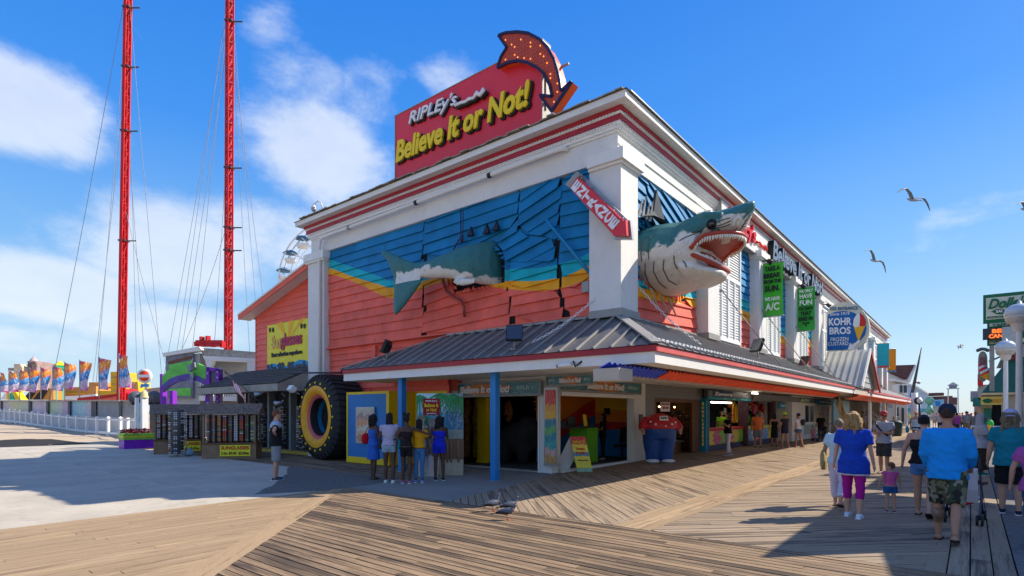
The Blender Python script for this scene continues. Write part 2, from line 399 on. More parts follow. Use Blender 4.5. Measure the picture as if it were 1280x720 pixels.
for i in range(9):
    (a,b_),(c,d) = q_[i],q_[(i + 1) % 9]; e_ += [(a + (c - a) * k / 12 + (rr_.uniform(-.03,.03) if k and 2 < i < 8 else 0),b_ + (d - b_) * k / 12 + (rr_.uniform(-.03,.03) if k and 2 < i < 8 else 0),.006) for k in range(12)]
b = MB(); b.prism(e_,(0,0,-.06)); b.build('pebbled_patch',M_asph,kind='structure')
pz = MB(); pz.bb(-40,-2.81,4.31,45,-.12,-.035); pz.build('plaza_bed',M_gap,kind='structure')
plz = bpy.data.objects.new('plaza',None)
pb = MB(); pb.bb(-40,-2.82,4.32,44.9,-.13,-.04); plz = pb.build('plaza',M_gap,kind='structure')
bpy.data.objects.remove(bpy.data.objects['plaza_bed'])
for i in range(9):
    for j in range(9):
        x1 = -2.82 - i * 4.1; x0 = x1 - 4.1 + .015; y0 = 4.32 + j * 3.6; y1 = y0 + 3.6 - .015
        if y1 > 28.5 + (-x1) * .55 + 1: continue
        s_ = MB(); cx_,cy_ = (x0 + x1) / 2,(y0 + y1) / 2
        s_.box((0,0,-.04),(x1 - x0,y1 - y0,.08)); me = s_.mesh('slab')
        o = put('concrete_slab',me,M_conc,plz); o.location = (cx_,cy_,random.uniform(-.002,.002))
b = MB(); b.bb(.0,60,2.72,14,-.1,-.02); b.build('shop_floor_base',M_conc2,kind='structure')
b = MB(); b.bb(60,400,-30,10,-.12,-.03); b.build('far_street',mat('far street',(.36,.30,.24),.9,.12,.3,.1),kind='structure')
# ================================================================ MAIN BUILDING
M_white = mat('white painted wood',(.74,.72,.68),.55,.05,1.1,.08,30,dirt=.16)
M_whitel = mat('white louvre paint',(.78,.78,.77),.5,.04,2,.05,dirt=.08)
M_wall = mat('white stucco',(.68,.66,.63),.7,.07,.8,.15,60,dirt=.2)
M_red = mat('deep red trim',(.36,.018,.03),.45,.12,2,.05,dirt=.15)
M_pinkred = mat('pale red trim',(.62,.12,.11),.5,.12,2,.05)  # paler, pinker red for the eave trim along the shops
M_dots = flat('white bead',(.8,.8,.78))
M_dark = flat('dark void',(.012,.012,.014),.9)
M_roof = mat('standing seam metal',(.155,.145,.14),.5,.16,.9,.06,20,metal=.1,dirt=.3,spec=.3)
M_seam = mat('seam metal',(.30,.28,.26),.5,.1,2,.05)
M_shingle = mat('grey shingle',(.11,.105,.10),.9,.3,6,.5,40,dirt=.5)
M_gutter = mat('gutter grey',(.30,.29,.27),.5,.15,3,.08,dirt=.3)
M_beige = mat('beige soffit',(.52,.45,.37),.7,.08,1,.05)
M_blue = flat('bright blue paint',(.012,.19,.50),.45)
M_yel = flat('bright yellow paint',(.80,.52,.01),.5)
M_metal = mat('grey metal',(.35,.36,.37),.4,.1,5,.04,metal=.7)
M_black = flat('black plastic',(.015,.015,.017),.4)
CORAL,BLUE,TEAL,YEL = (.80,.13,.085),(.005,.18,.40),(.006,.38,.44),(.82,.34,.006)
def wave_mat(name,axis,rng,topT,topY,topC):
    """siding paint: blue sky, teal and yellow waves, coral below; band edges are curves along the wall"""
    m,t,p = new_mat(name); ge = nd(t,'ShaderNodeNewGeometry'); sp = nd(t,'ShaderNodeSeparateXYZ'); lk(t,ge.outputs['Position'],sp.inputs[0])
    u = mth(t,'DIVIDE',mth(t,'SUBTRACT',sp.outputs[axis],rng[0]),rng[1] - rng[0],True)
    def curve(pts):
        fc = nd(t,'ShaderNodeFloatCurve'); lk(t,u,fc.inputs['Value']); cv = fc.mapping.curves[0]
        pts = sorted(((a - rng[0]) / (rng[1] - rng[0]),(z - 4) / 4) for a,z in pts)
        cv.points[0].location = pts[0]; cv.points[1].location = pts[-1]
        for q in pts[1:-1]: cv.points.new(*q)
        fc.mapping.update(); return mth(t,'ADD',mth(t,'MULTIPLY',fc.outputs[0],4),4)
    z = sp.outputs[2]
    c = mixc(t,mth(t,'GREATER_THAN',z,curve(topC)),CORAL,YEL)
    c = mixc(t,mth(t,'GREATER_THAN',z,curve(topY)),c,TEAL)
    c = mixc(t,mth(t,'GREATER_THAN',z,curve(topT)),c,BLUE)
    n = nd(t,'ShaderNodeTexNoise'); n.inputs['Scale'].default_value = 1.1; n.inputs['Detail'].default_value = 9; n.inputs['Roughness'].default_value = .65; lk(t,ge.outputs['Position'],n.inputs['Vector'])
    r = nd(t,'ShaderNodeMapRange'); lk(t,n.outputs[0],r.inputs[0]); r.inputs[1].default_value = .3; r.inputs[2].default_value = .7; r.inputs[3].default_value = .74; r.inputs[4].default_value = 1.2
    oi = nd(t,'ShaderNodeObjectInfo'); r2 = mth(t,'ADD',mth(t,'MULTIPLY',oi.outputs['Random'],.16),.92)
    h = nd(t,'ShaderNodeHueSaturation'); lk(t,c,h.inputs['Color']); lk(t,mth(t,'MULTIPLY',r.outputs[0],r2),h.inputs['Value'])
    lk(t,h.outputs[0],p.inputs['Base Color']); p.inputs['Roughness'].default_value = .55; p.inputs['Specular IOR Level'].default_value = .25
    nb = nd(t,'ShaderNodeTexNoise'); nb.inputs['Scale'].default_value = 25; nb.inputs['Detail'].default_value = 4; mp = nd(t,'ShaderNodeMapping'); mp.inputs['Scale'].default_value = (.25,.25,2)
    lk(t,ge.outputs['Position'],mp.inputs[0]); lk(t,mp.outputs[0],nb.inputs['Vector'])
    b = nd(t,'ShaderNodeBump'); b.inputs['Strength'].default_value = .25; b.inputs['Distance'].default_value = .01; lk(t,nb.outputs[0],b.inputs['Height']); lk(t,b.outputs[0],p.inputs['Normal'])
    return m
M_sideL = wave_mat('mural siding shaded side',1,(0,13.4),
    [(13.4,7.9),(12.13,7.44),(10.85,6.97),(9.28,6.39),(8.44,6.1),(6.9,6.12),(5.5,6.0),(3.49,5.68),(1.68,5.53),(.72,5.68),(0,5.9)],
    [(13.4,7.5),(12.13,7.11),(10.85,6.63),(9.28,6.11),(8.44,5.86),(6.94,5.88),(6.02,5.85),(3.49,5.36),(1.68,5.18),(.72,5.38),(0,5.6)],
    [(13.4,7.2),(12.13,6.88),(10.04,6.13),(9.13,5.72),(8.44,5.52),(7.07,5.62),(6.08,5.70),(3.49,5.14),(2.82,5.0),(1.85,4.89),(.72,5.04),(0,5.2)])
M_sideR = wave_mat('mural siding sunny side',0,(0,54),
    [(0,5.0),(1,5.05),(4.9,5.55),(9.9,5.95),(15,5.5),(20,5.9),(27,5.5),(54,5.6)],
    [(0,4.8),(1,4.88),(4.9,5.18),(9.9,5.5),(15,5.1),(20,5.5),(27,5.1),(54,5.2)],
    [(0,4.5),(1,4.6),(4.9,4.93),(9.9,5.15),(15,4.75),(20,5.1),(27,4.7),(54,4.8)])
B = thing('boardwalk_building','long white two storey arcade building with blue and coral mural siding above the boardwalk','building')
W_,E_,ZT = 13.35,53.2,9.0
sh = MB()
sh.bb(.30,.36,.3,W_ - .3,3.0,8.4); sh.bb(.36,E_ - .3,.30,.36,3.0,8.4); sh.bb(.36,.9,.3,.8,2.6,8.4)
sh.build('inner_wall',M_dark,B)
sh = MB(); sh.bb(.4,E_,W_ - .2,W_,0,8.9); sh.bb(E_ - .25,E_,.4,W_ - .2,0,8.9); sh.build('rear_wall',M_wall,B)
sh = MB(); sh.bb(.4,E_ - .3,.4,W_ - .25,2.75,2.85); sh.build('first_floor_slab',M_beige,B)
fz = MB(); fz.bb(-.02,.28,-.02,W_,7.78,8.5); fz.bb(.28,E_,-.02,.28,7.78,8.5); fz.build('frieze',M_wall,B)
fz = MB(); fz.bb(-.10,-.02,-.10,W_ + .08,8.44,8.52); fz.bb(-.02,E_ + .08,-.10,-.02,8.44,8.52)
fz.bb(-.06,-.022,-.06,W_ + .04,8.38,8.438); fz.bb(-.022,E_ + .04,-.06,-.022,8.38,8.438); fz.build('frieze_moulding',M_white,B)
fz = MB(); fz.bb(.0,E_,-.05,-.022,8.10,8.125); fz.build('frieze_ledge',M_white,B)
for nm,z0,z1,o_,m_ in (('white_band',8.522,8.60,.13,M_dots),('red_band',8.60,8.73,.16,M_red),('white_band',8.73,8.79,.18,M_dots),('red_band',8.79,8.90,.21,M_red)):
    fz = MB(); fz.bb(-o_,0,-o_,W_ + o_,z0,z1); fz.bb(0,E_ + o_,-o_,0,z0,z1); fz.build(nm,m_,B)
bd = MB()
for z_ in (8.56,8.76):
    o_ = .145 if z_ < 8.7 else .195; y = 0
    while y < W_: bd.box((-o_,y,z_),(.03,.035,.045)); y += .09
    x = 0
    while x < 30: bd.box((x,-o_,z_),(.035,.03,.045)); x += .09
bd.build('beading',M_wall,B,'stuff')
fz = MB(); fz.bb(-.42,0,-.42,W_ + .42,8.902,8.93); fz.bb(0,E_ + .42,-.42,0,8.902,8.93); fz.bb(0,E_,0,W_,8.905,8.92); fz.build('soffit',M_wall,B)
fz = MB(); fz.bb(-.45,-.421,-.45,W_ + .45,8.90,9.06); fz.bb(-.42,E_ + .45,-.45,-.421,8.90,9.06); fz.bb(E_ + .421,E_ + .45,-.42,3,8.90,9.06); fz.bb(-.42,2,W_ + .421,W_ + .45,8.9,9.06); fz.build('cornice_fascia',M_white,B)
rf = MB(); e0,e1 = -.50,.5
rf.add([(e0,e0,9.06),(E_ + .5,e0,9.06),(E_ + .5,W_ + .5,9.06),(e0,W_ + .5,9.06),(3,3,9.40),(E_ - 3,3,9.40),(E_ - 3,W_ - 3,9.40),(3,W_ - 3,9.40)],
       [(0,1,5,4),(1,2,6,5),(2,3,7,6),(3,0,4,7),(4,5,6,7),(3,2,1,0)])
rf.build('roof',M_shingle,B)
rg = MB(); rr_ = random.Random(3); y = -.4
while y < W_:   # torn edge shingles along the eaves
    l = rr_.uniform(.15,.4)
    rg.box((-.38 + rr_.uniform(-.05,.05),y + l / 2,9.085 + rr_.uniform(0,.025)),(.28,l * .95,.03)); y += l
rg.build('edge_shingles',mat('weathered edge shingle',(.30,.25,.20),.9,.3,4,.4),B,'stuff')
fl = MB(); fl.bb(-.46,-.42,-.44,W_ * .42,9.062,9.08); fl.bb(-.3,52,-.52,-.45,9.062,9.09); fl.build('drip_edge',M_metal,B)
def siding(polys,mp,m,parent,expo,lim=True,stuff=None,rs=1,jag=.05):
    """polys: [(polygon in wall coords (h, z), tilt angle, lift)]; mp(h, z, o) gives the 3D point"""
    rnd = random.Random(rs); n = 0
    for poly,ang,lift in polys:
        ca,sa = math.cos(ang),math.sin(ang); loc = [(h * ca + z * sa,-h * sa + z * ca) for h,z in poly]
        v0 = min(p[1] for p in loc); v1 = max(p[1] for p in loc); k = max(1,round((v1 - v0) / expo)); e = (v1 - v0) / k
        for i in range(k):
            a,b = v0 + i * e,v0 + (i + 1) * e
            A = clip_row(loc,a + 1e-3); Bq = clip_row(loc,b - 1e-3); Mq = clip_row(loc,(a + b) / 2)
            if not Mq or Mq[1] - Mq[0] < .06: continue
            if not A or (A[1] - A[0] < .05 and i == 0): A = ((A or Mq)[0] * .5 + Mq[0] * .5,(A or Mq)[1] * .5 + Mq[1] * .5)
            if not Bq: Bq = Mq
            L = max(A[1],Bq[1]) - min(A[0],Bq[0])
            cuts = [0];
            if L > 4.2 and jag: c = rnd.uniform(.25,.7); cuts.append(c)
            cuts.append(1)
            for j in range(len(cuts) - 1):
                def X(R_,t_): return R_[0] + (R_[1] - R_[0]) * t_
                ja = jag * rnd.uniform(-.4,2.6) if jag else 0; jb = -jag * rnd.uniform(-.4,2.6) if jag else 0
                g_ = .006
                q = [(X(A,cuts[j]) + (ja if j == 0 else g_),a),(X(A,cuts[j + 1]) + (jb if j == len(cuts) - 2 else -g_),a),
                     (X(Bq,cuts[j + 1]) + (jb * rnd.uniform(.2,1) if j == len(cuts) - 2 else -g_),b + .02),(X(Bq,cuts[j]) + (ja * rnd.uniform(.2,1) if j == 0 else g_),b + .02)]
                lf = lift * rnd.uniform(.4,1.5); tw = lift * rnd.uniform(-.6,.6)
                w = [(x * ca - y * sa,x * sa + y * ca) for x,y in q]
                o0 = .064 + lf; o1 = .012 + lf * .6
                vs = [mp(*w[0],o0),mp(*w[1],o0 + tw),mp(*w[2],o1 + tw),mp(*w[3],o1),mp(*w[0],o0 - .03),mp(*w[1],o0 + tw - .03),mp(*w[2],o1 + tw - .02),mp(*w[3],o1 - .02)]
                mb = stuff if stuff is not None else MB()
                nv = (vs[1] - vs[0]).cross(vs[3] - vs[0]); ov = mp(0,0,1) - mp(0,0,0)
                fs = [(0,1,2,3),(7,6,5,4),(0,4,5,1),(1,5,6,2),(2,6,7,3),(3,7,4,0)]
                if nv.dot(ov) < 0: fs = [tuple(reversed(f)) for f in fs]
                mb.add(vs,fs)
                if stuff is None: mb.build('siding_board',m,parent); n += 1
    return n
mpL = lambda h,z,o: Vector((.10 - o,h,z))
mpR = lambda h,z,o: Vector((h,.10 - o,z))
r_ = math.radians
ZL = [  # shaded facade, broken open by the tail; h runs from .7 (corner) to 12.3
    ([(7.0,4.12),(12.3,4.12),(12.3,7.78),(6.94,7.78)],0,0),
    ([(6.98,6.38),(5.60,6.42),(5.33,6.62),(4.72,6.59),(4.04,6.58),(3.06,6.94),(3.00,7.78),(3.0,8.0),(6.94,8.0)],r_(-2),.012),
    ([(7.0,4.98),(6.98,6.38),(5.62,6.42),(5.84,5.82),(5.38,5.24),(5.30,4.98)],r_(-8),.016),
    ([(7.0,4.12),(7.0,5.0),(5.38,5.26),(4.72,5.29),(3.4,5.16),(3.36,4.12)],r_(-3.5),.014),
    ([(3.10,6.70),(3.06,8.1),(1.60,8.1),(1.66,6.90),(1.76,6.20),(2.85,6.52)],r_(-17),.03),
    ([(4.06,6.58),(3.06,6.98),(2.95,6.52),(1.76,6.24),(1.82,5.68),(3.44,5.82),(3.69,6.21)],r_(-14),.034),
    ([(3.46,5.86),(1.80,5.72),(1.66,4.88),(3.50,5.16)],r_(-4),.02),
    ([(3.42,5.18),(1.66,4.90),(1.56,4.12),(3.38,4.12)],r_(-1.5),.018),
    ([(1.68,4.90),(1.76,5.70),(1.66,7.95),(.60,7.95),(.60,4.93)],r_(3),.012),
    ([(1.66,4.92),(.60,4.95),(.60,4.12),(1.56,4.12)],r_(-3),.02),
]
nsb = siding(ZL,mpL,M_sideL,B,.315,rs=11)
nsb += siding([([(5.9,2.55),(12.3,2.55),(12.3,4.06),(5.9,4.06)],0,0)],lambda h,z,o: Vector((.16 - o,h,z)),M_sideL,B,.215,rs=12,jag=.001)
nsb += siding([([(9.8,0.02),(13.2,0.02),(13.2,2.53),(9.8,2.53)],0,0)],lambda h,z,o: Vector((.16 - o,h,z)),M_sideL,B,.215,rs=13,jag=.001)
lb = MB(); lb.bb(-.045,.12,.7,12.3,4.07,4.115); lb.bb(-.02,.04,9.35,9.5,3.0,4.0); lb.build('siding_ledge',MC.get('x') or flat('coral trim',CORAL,.55),B)
bk = MB(); bk.bb(.17,.29,.4,W_ - .1,4.0,4.1); bk.bb(.165,.29,5.9,W_ - .1,0,4.0); bk.bb(.164,.71,5.9,5.98,2.36,2.7); bk.bb(.17,.5,5.98,9.6,2.36,2.60); bk.build('sheathing',flat('coral trim',CORAL,.55),B)
bk = MB(); bk.wall((.115,.62,4.1),(0,1,0),11.7,3.8,[(3.0,5.1,1.25,2.42)],(.06,0,0)); bk.wall((.66,.105,4.0),(1,0,0),4.5,3.9,[(.6,3.3,1.15,2.5)],(0,.06,0)); bk.build('backing_boards',M_sideL,B)
spn = MB(); rr_ = random.Random(5)
def crack(pts,w0,plane='L'):
    P_ = []
    for (a0,b0),(a1,b1) in zip(pts,pts[1:]):
        n_ = max(2,int(math.hypot(a1 - a0,b1 - b0) / .12))
        for i in range(n_): t_ = i / n_; P_.append((a0 + (a1 - a0) * t_,b0 + (b1 - b0) * t_))
    P_.append(pts[-1]); L_,R_ = [],[]
    for i,(a,z) in enumerate(P_):
        j_ = 0; w_ = w0
        L_.append((a + j_ - w_,z)); R_.append((a + j_ + w_,z))
    for i in range(len(P_) - 1):
        q = [L_[i],R_[i],R_[i + 1],L_[i + 1]]
        w = [((.112,a,z) if plane == 'L' else (a,.102,z)) for a,z in q]
        spn.prism(w,(-.008,0,0) if plane == 'L' else (0,-.008,0))
crack([(7.0,4.12),(7.0,5.0),(6.98,6.4),(6.92,7.75)],.13); crack([(3.05,7.75),(3.08,6.75)],.12); crack([(1.63,7.75),(1.67,6.9),(1.76,6.2),(1.80,5.7),(1.67,4.9),(1.56,4.13)],.14)
crack([(3.42,5.2),(3.36,4.13)],.13); crack([(3.8,6.3),(3.05,6.85)],.05); crack([(1.6,4.93),(.8,4.95)],.03)
crack([(1.62,6.6),(1.7,7.75)],.14,'R'); crack([(2.2,4.95),(4.4,4.95)],.05,'R'); crack([(.95,5.05),(1.05,5.4)],.1,'R'); crack([(4.15,5.0),(4.12,6.6)],.1,'R')
spn.build('cracks',M_dark,B,'stuff')
PIL = [5.15 + 5.35 * k for k in range(9)]
def board_bay(x0,x1,z0,z1,single,rs,poly=None,ang=0,lift=0):
    global nsb
    P_ = poly or [(x0,z0),(x1,z0),(x1,z1),(x0,z1)]
    if single: nsb += siding([(P_,ang,lift)],mpR,M_sideR,B,.27,rs=rs,jag=.001 if not lift else .04)
    else: siding([(P_,ang,lift)],mpR,M_sideR,B,.27,stuff=far_sid,rs=rs,jag=.001)
far_sid = MB()
board_bay(0,0,0,0,True,21,[(.62,6.6),(1.60,6.5),(1.75,7.95),(.62,7.95)],r_(-6),.02)
board_bay(0,0,0,0,True,22,[(1.60,6.6),(3.2,6.5),(5.15,6.4),(5.15,8.3),(1.6,8.3)],r_(-20),.03)
board_bay(0,0,0,0,True,23,[(.62,4.0),(5.15,4.0),(5.15,4.95),(3.4,4.95),(2.2,4.9),(1.0,5.1),(.62,5.2)],r_(3),.02)
board_bay(0,0,0,0,True,24,[(.62,5.1),(1.05,5.0),(1.0,5.6),(1.1,6.8),(.62,6.8)],0,.012)
board_bay(0,0,0,0,True,25,[(4.2,4.9),(5.15,4.90),(5.15,6.68),(4.1,6.7)],r_(4),.012)
def shutter(x0,x1,z0,z1,parts):
    w = x1 - x0; f = MB()
    f.bb(x0,x0 + .09,-.09,.03,z0,z1); f.bb(x1 - .09,x1,-.09,.03,z0,z1); f.bb(x0 + .09,x1 - .09,-.088,.03,z1 - .1,z1); f.bb(x0 + .09,x1 - .09,-.088,.03,z0,z0 + .12)
    f.bb((x0 + x1) / 2 - .07,(x0 + x1) / 2 + .07,-.086,.03,z0 + .12,z1 - .1); zc = z0 + (z1 - z0) * .64
    f.bb(x0 + .09,x1 - .09,-.084,.03,zc - .06,zc + .06)
    if w > 2.2:
        for q in (.25,.75): f.bb(x0 + w * q - .04,x0 + w * q + .04,-.08,.03,z0 + .12,zc - .06)
    F = f.build('shutter_frame',M_whitel,B)
    s = MB(); z = z0 + .14
    while z < z1 - .12:
        s.add([(x0 + .05,-.055,z),(x1 - .05,-.055,z),(x1 - .05,.0,z + .10),(x0 + .05,.0,z + .10),(x0 + .05,-.035,z),(x1 - .05,-.035,z),(x1 - .05,.02,z + .10),(x0 + .05,.02,z + .10)],
              [(0,1,2,3),(7,6,5,4),(0,4,5,1),(2,6,7,3)]); z += .093
    s.bb(x0 + .04,x1 - .04,.03,.05,z0,z1)
    s.build('louvres',M_whitel,F,'stuff')
for k,x in enumerate(PIL):
    xe = x + .95; nxt = PIL[k + 1] if k + 1 < len(PIL) else E_ - .9
    s0,s1 = xe + .28,xe + (nxt - xe) * .66
    z0 = 4.05
    if k < 8: shutter(s0,s1,z0 + .05,7.55,k < 3)
    sg = k < 2
    board_bay(xe,s0,4.0,7.78,sg and k == 0,30 + k); board_bay(s1,nxt,4.0,7.78,sg,40 + k)
    if k < 8: board_bay(s0,s1,7.56,7.78,False,50 + k)
far_sid.build('distant_siding',M_sideR,B,'stuff')
def pier(x0,x1,y0,y1,z0,z1,nm='pilaster',capz=.32,over=.11):
    p = MB(); p.bb(x0,x1,y0,y1,z0,z1 - capz)
    P = p.build(nm,M_wall,B)
    c = MB(); c.bb(x0 - over * .45,x1 + over * .45,y0 - over * .45,y1,z1 - capz,z1 - capz + .07)
    c.bb(x0 - over,x1 + over,y0 - over,y1,z1 - capz + .07,z1); c.build('capital',M_white,P)
    q = MB(); q.bb(x0 - .035,x1 + .035,y0 - .035,y1,z0 - .02,z0 + .16); q.build('base_flashing',M_gutter,P)
for x in PIL: pier(x,x + .95,-.30,.1,3.98,7.85)
pier(E_ - .9,E_ + .05,-.25,.1,0,7.85)
pier(-.2,.66,-.2,.66,3.98,7.86,'corner_pier',.34,.12)
p = MB(); p.bb(-.12,.3,12.32,13.42,0,7.42); P = p.build('end_pier',M_wall,B)
p = MB(); p.bb(-.2,.3,12.26,13.5,7.42,7.5); p.bb(-.24,.3,12.2,13.56,7.5,7.78); p.build('capital',M_white,P)
p = MB(); p.tube([(-.2,12.5,.3),(-.2,12.5,8.0),(-.2,12.4,8.22),(-.2,12.2,8.25),(-.2,1.55,8.36),(-.12,1.42,8.37),(-.02,1.40,8.37)],.062,8); dp = p.build('drain_pipe',M_white,B)
for y_ in (10.6,7.0,3.9):
    c = MB(); c.tube([(-.2,y_ - .06,8.25 + (12.2 - y_) * .0103),(-.2,y_ + .06,8.25 + (12.2 - y_) * .0103)],.078,8); c.build('pipe_bracket',M_black if y_ < 9 else M_gutter,dp)
ez,er,et = 2.68,2.93,3.0      # underside, trim, eave top
XE,YE = -1.78,-1.78; XF = 22.3; YL = 8.55
def fascia(nm,z0,z1,o,m,m2=None):
    f = MB(); f.bb(XE - o,XE,YE - o,YL + o,z0,z1); f.bb(XE - o,0,YL,YL + o,z0,z1); f.build(nm,m,B)
    f = MB(); f.bb(XE,XF,YE - o,YE,z0,z1); f.build(nm,m2 or m,B)
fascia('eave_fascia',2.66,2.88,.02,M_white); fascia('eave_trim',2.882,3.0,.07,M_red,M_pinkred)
f = MB(); f.bb(XE,.75,YE,YL,2.70,2.74); f.bb(.75,XF,YE,2.4,2.70,2.74); f.build('porch_ceiling',M_white,B)
ro = MB()
def slab4(mb,a,b_,c,d): mb.prism([a,b_,c,d] if d else [a,b_,c],(0,0,-.03))
zt = 4.02
ro.add([(XE - .1,YE - .1,3.01),(XE - .1,YL + .1,3.01),(.05,5.75,zt),(.05,-.0,zt)],[(0,1,2,3)][0:1])
ro.add([(XE - .1,YE - .1,3.01),(.05,0,zt),(XF,.05,zt),(XF,YE - .1,3.01)],[(0,1,2,3)])
ro.add([(XE - .1,YL + .1,3.01),(.1,YL + .1,3.01),(.1,5.75,zt),(.05,5.75,zt)],[(0,1,2,3)])
ro.build('porch_roof',M_roof,B)
def zr(d): return 3.01 + (zt - 3.01) * d / 1.83
def seam(p,q,w=.035,h=.04):
    s = MB(); s.bar(Vector(p) + Vector((0,0,h / 2)),Vector(q) + Vector((0,0,h / 2)),w,h); s.build('roof_seam',M_seam,B)
y = -1.3
while y < 8.5:     # seams run up the slope; trimmed at the hips
    d1 = 1.83 if 0 <= y <= 5.75 else (1.83 * (y + 1.88) / 1.88 if y < 0 else 1.83 * (8.65 - y) / 2.9)
    if d1 > .15: seam((XE - .1,y,3.01),(XE - .1 + d1,y,zr(d1)))
    y += .42
x = -1.3
while x < XF:
    d1 = 1.83 if x >= 0 else 1.83 * (x + 1.88) / 1.88
    if d1 > .15: seam((x,YE - .1,3.01),(x,YE - .1 + d1,zr(d1)))
    x += .42
rc = MB(); rc.bar((XE - .1,YE - .1,3.04),(.0,0,zt + .03),.22,.035); rc.build('hip_cap',M_seam,B)
rc = MB(); rc.bar((XE - .1,YL + .1,3.04),(.03,5.75,zt + .03),.07,.03); rc.build('hip_cap',M_gutter,B)
rc = MB(); rc.bar((.0,.7,zt + .03),(.0,5.8,zt + .03),.09,.07); rc.bar((.7,-.01,zt + .03),(XF,-.01,zt + .03),.09,.07); rc.build('roof_flashing',M_gutter,B)
cl = MB(); x = -1.6
while x < XF: cl.box((x,YE + .1,3.16),(.13,.03,.05)); x += .21
cl.build('eave_clips',mat('pale clip',(.6,.6,.6),.5),B,'stuff')
def post(x,y):
    p = MB(); p.bb(x - .085,x + .085,y - .085,y + .085,.012,2.69); P = p.build('porch_post',M_blue,B)
    q = MB(); q.bb(x - .11,x + .11,y - .11,y + .11,0,.012); q.build('base_plate',M_gutter,P)
post(-1.5,2.57); post(-1.55,6.05)
X2,X3 = 27.0,59.0
f = MB(); f.bb(X2,X3,-1.80,-1.78,2.66,2.88); f.bb(X3 - .03,X3,-1.78,0,2.66,2.88); f.build('eave_fascia',M_white,B)
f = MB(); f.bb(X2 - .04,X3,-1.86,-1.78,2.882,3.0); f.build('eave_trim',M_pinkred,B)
f = MB(); f.add([(X2,-1.86,3.01),(X3,-1.86,3.01),(X3,.05,3.9),(X2,.05,3.9)],[(0,1,2,3)]); f.bb(X2,X3,-1.77,2.2,2.68,2.72); f.build('far_porch_roof',M_roof,B)
xa,xb,yf,zp,ze = 22.0,29.0,-2.15,5.2,3.02
xm = 25.0
f = MB(); f.add([(xa - .1,yf,ze),(xm,yf,zp),(xm,.05,zp),(xa - .1,.05,ze)],[(0,1,2,3)]); f.add([(xb + .1,yf,ze),(xb + .1,.05,ze),(xm,.05,zp),(xm,yf,zp)],[(0,1,2,3)])
f.build('dormer_roof',mat('pale seamed metal',(.50,.50,.49),.5,.08,1,.04,metal=.1),B)
for i in range(7):
    t_ = i / 6.4
    s = MB(); yy = yf + (0 - yf) * t_; s.bar((xa - .1,yy,ze + .03),(xm,yy,zp + .03),.04,.045); s.build('roof_seam',M_seam,B)
f = MB(); f.prism([(xa + .2,yf + .25,ze),(xb - .2,yf + .25,ze),(xm,yf + .25,zp - .25)],(0,.08,0)); f.build('dormer_gable',mat('grey boards',(.42,.42,.41),.6,.1,2),B)
gb = MB()
for i in range(8):
    z = ze + .05 + i * .3; q_ = 1 - (z - ze) / (zp - .25 - ze)
    if q_ > .1: gb.bb(xm - (xm - xa - .2) * q_ + .1,xm + (xb - xm - .2) * q_ - .1,yf + .22,yf + .248,z,z + .02)
gb.build('gable_boards',M_gutter,B,'stuff')
f = MB(); f.bar((xa - .15,yf - .02,ze - .05),(xm,yf - .02,zp - .02),.08,.22); f.build('barge_board',M_white,B)
f = MB(); f.bar((xm,yf - .02,zp - .02),(xb + .15,yf - .02,ze - .05),.08,.22); f.build('barge_board',M_red,B)
f = MB(); f.bb(xa + .35,X2 + .2,YE + .02,2.2,2.7,2.76); f.bb(xa + .3,X2 + .1,YE - .02,YE + .01,2.66,2.98); f.build('dormer_ceiling',M_beige,B)
print('SIDING',nsb)
# ================================================================ SIGNS AND SCULPTURES ON THE BUILDING
M_sred = mat('sign red',(.70,.022,.035),.4,.08,.8,.03,dirt=.12,spec=.5)
M_lyel = flat('letter yellow',(.85,.60,.01),.4); M_lwhite = flat('letter white',(.8,.8,.82),.45)
M_lblack = flat('letter black',(.012,.012,.014),.5); M_lred = flat('letter red',(.62,.02,.02),.4)
M_orange = flat('arrow orange',(.85,.11,.02),.45); M_brick = mat('marquee red',(.48,.06,.03),.5,.12,4,.1)
M_navy = flat('navy outline',(.02,.015,.06),.4)
def lpx(txt,bl,br,hpx,plane,m,parent,back=None,**k):
    """lettering whose baseline runs between two points measured in the photo on a plane; hpx = (low point, high point) for its height"""
    a,b = plane(*bl),plane(*br); r = (b - a); w = r.length; r.normalize()
    n = k.pop('n'); up = Vector(n).cross(r).normalized()
    h = (plane(*hpx[1]) - plane(*hpx[0])).length
    c = (a + b) / 2 + up * h / 2
    dep = k.pop('depth',.06)
    if back:
        letters(txt,c + Vector((0,0,-.05)) - Vector(n) * .0 + r * .06,r,up,w * 1.01,h * 1.04,back,parent,k.get('bold',.02) + .025,.08,k.get('shear',0),k.get('name','lettering') + '_shadow')  # black backing letters behind the raised ones
    return letters(txt,c + Vector(n) * (.07 if back else 0),r,up,w,h,m,parent,k.get('bold',.02),dep,k.get('shear',0),k.get('name','lettering'))
RS = thing('roof_sign','big red rooftop sign with yellow and white raised letters','sign',(.9,6,9.3))
pl8 = lambda x,y: AX(x,y,.8)
b = MB(); y0,y1 = pl8(677,143).y,pl8(494,145).y
b.prism([(.82,y0,9.25),(.82,y1,9.25),(.82,y1,12.2),(.82,y0,12.2)],(.36,0,0)); b.build('panel',M_sred,RS)
b = MB(); b.bb(.80,1.2,y1 + .002,y1 + .03,9.25,12.22); b.bb(.80,1.2,y0 - .03,y0 - .002,9.25,12.22); b.bb(.8,1.2,y0 - .03,y1 + .03,12.202,12.23); b.build('edge_trim',M_gutter,RS)
for q in (y0 + .6,(y0 + y1) / 2,y1 - .6):
    b = MB(); b.bar((1.25,q,11.8),(2.9,q,9.2),.09); b.bar((1.25,q,10.2),(2.9,q,9.2),.07); b.build('strut',M_gutter,RS)
n_ = (-1,0,0)
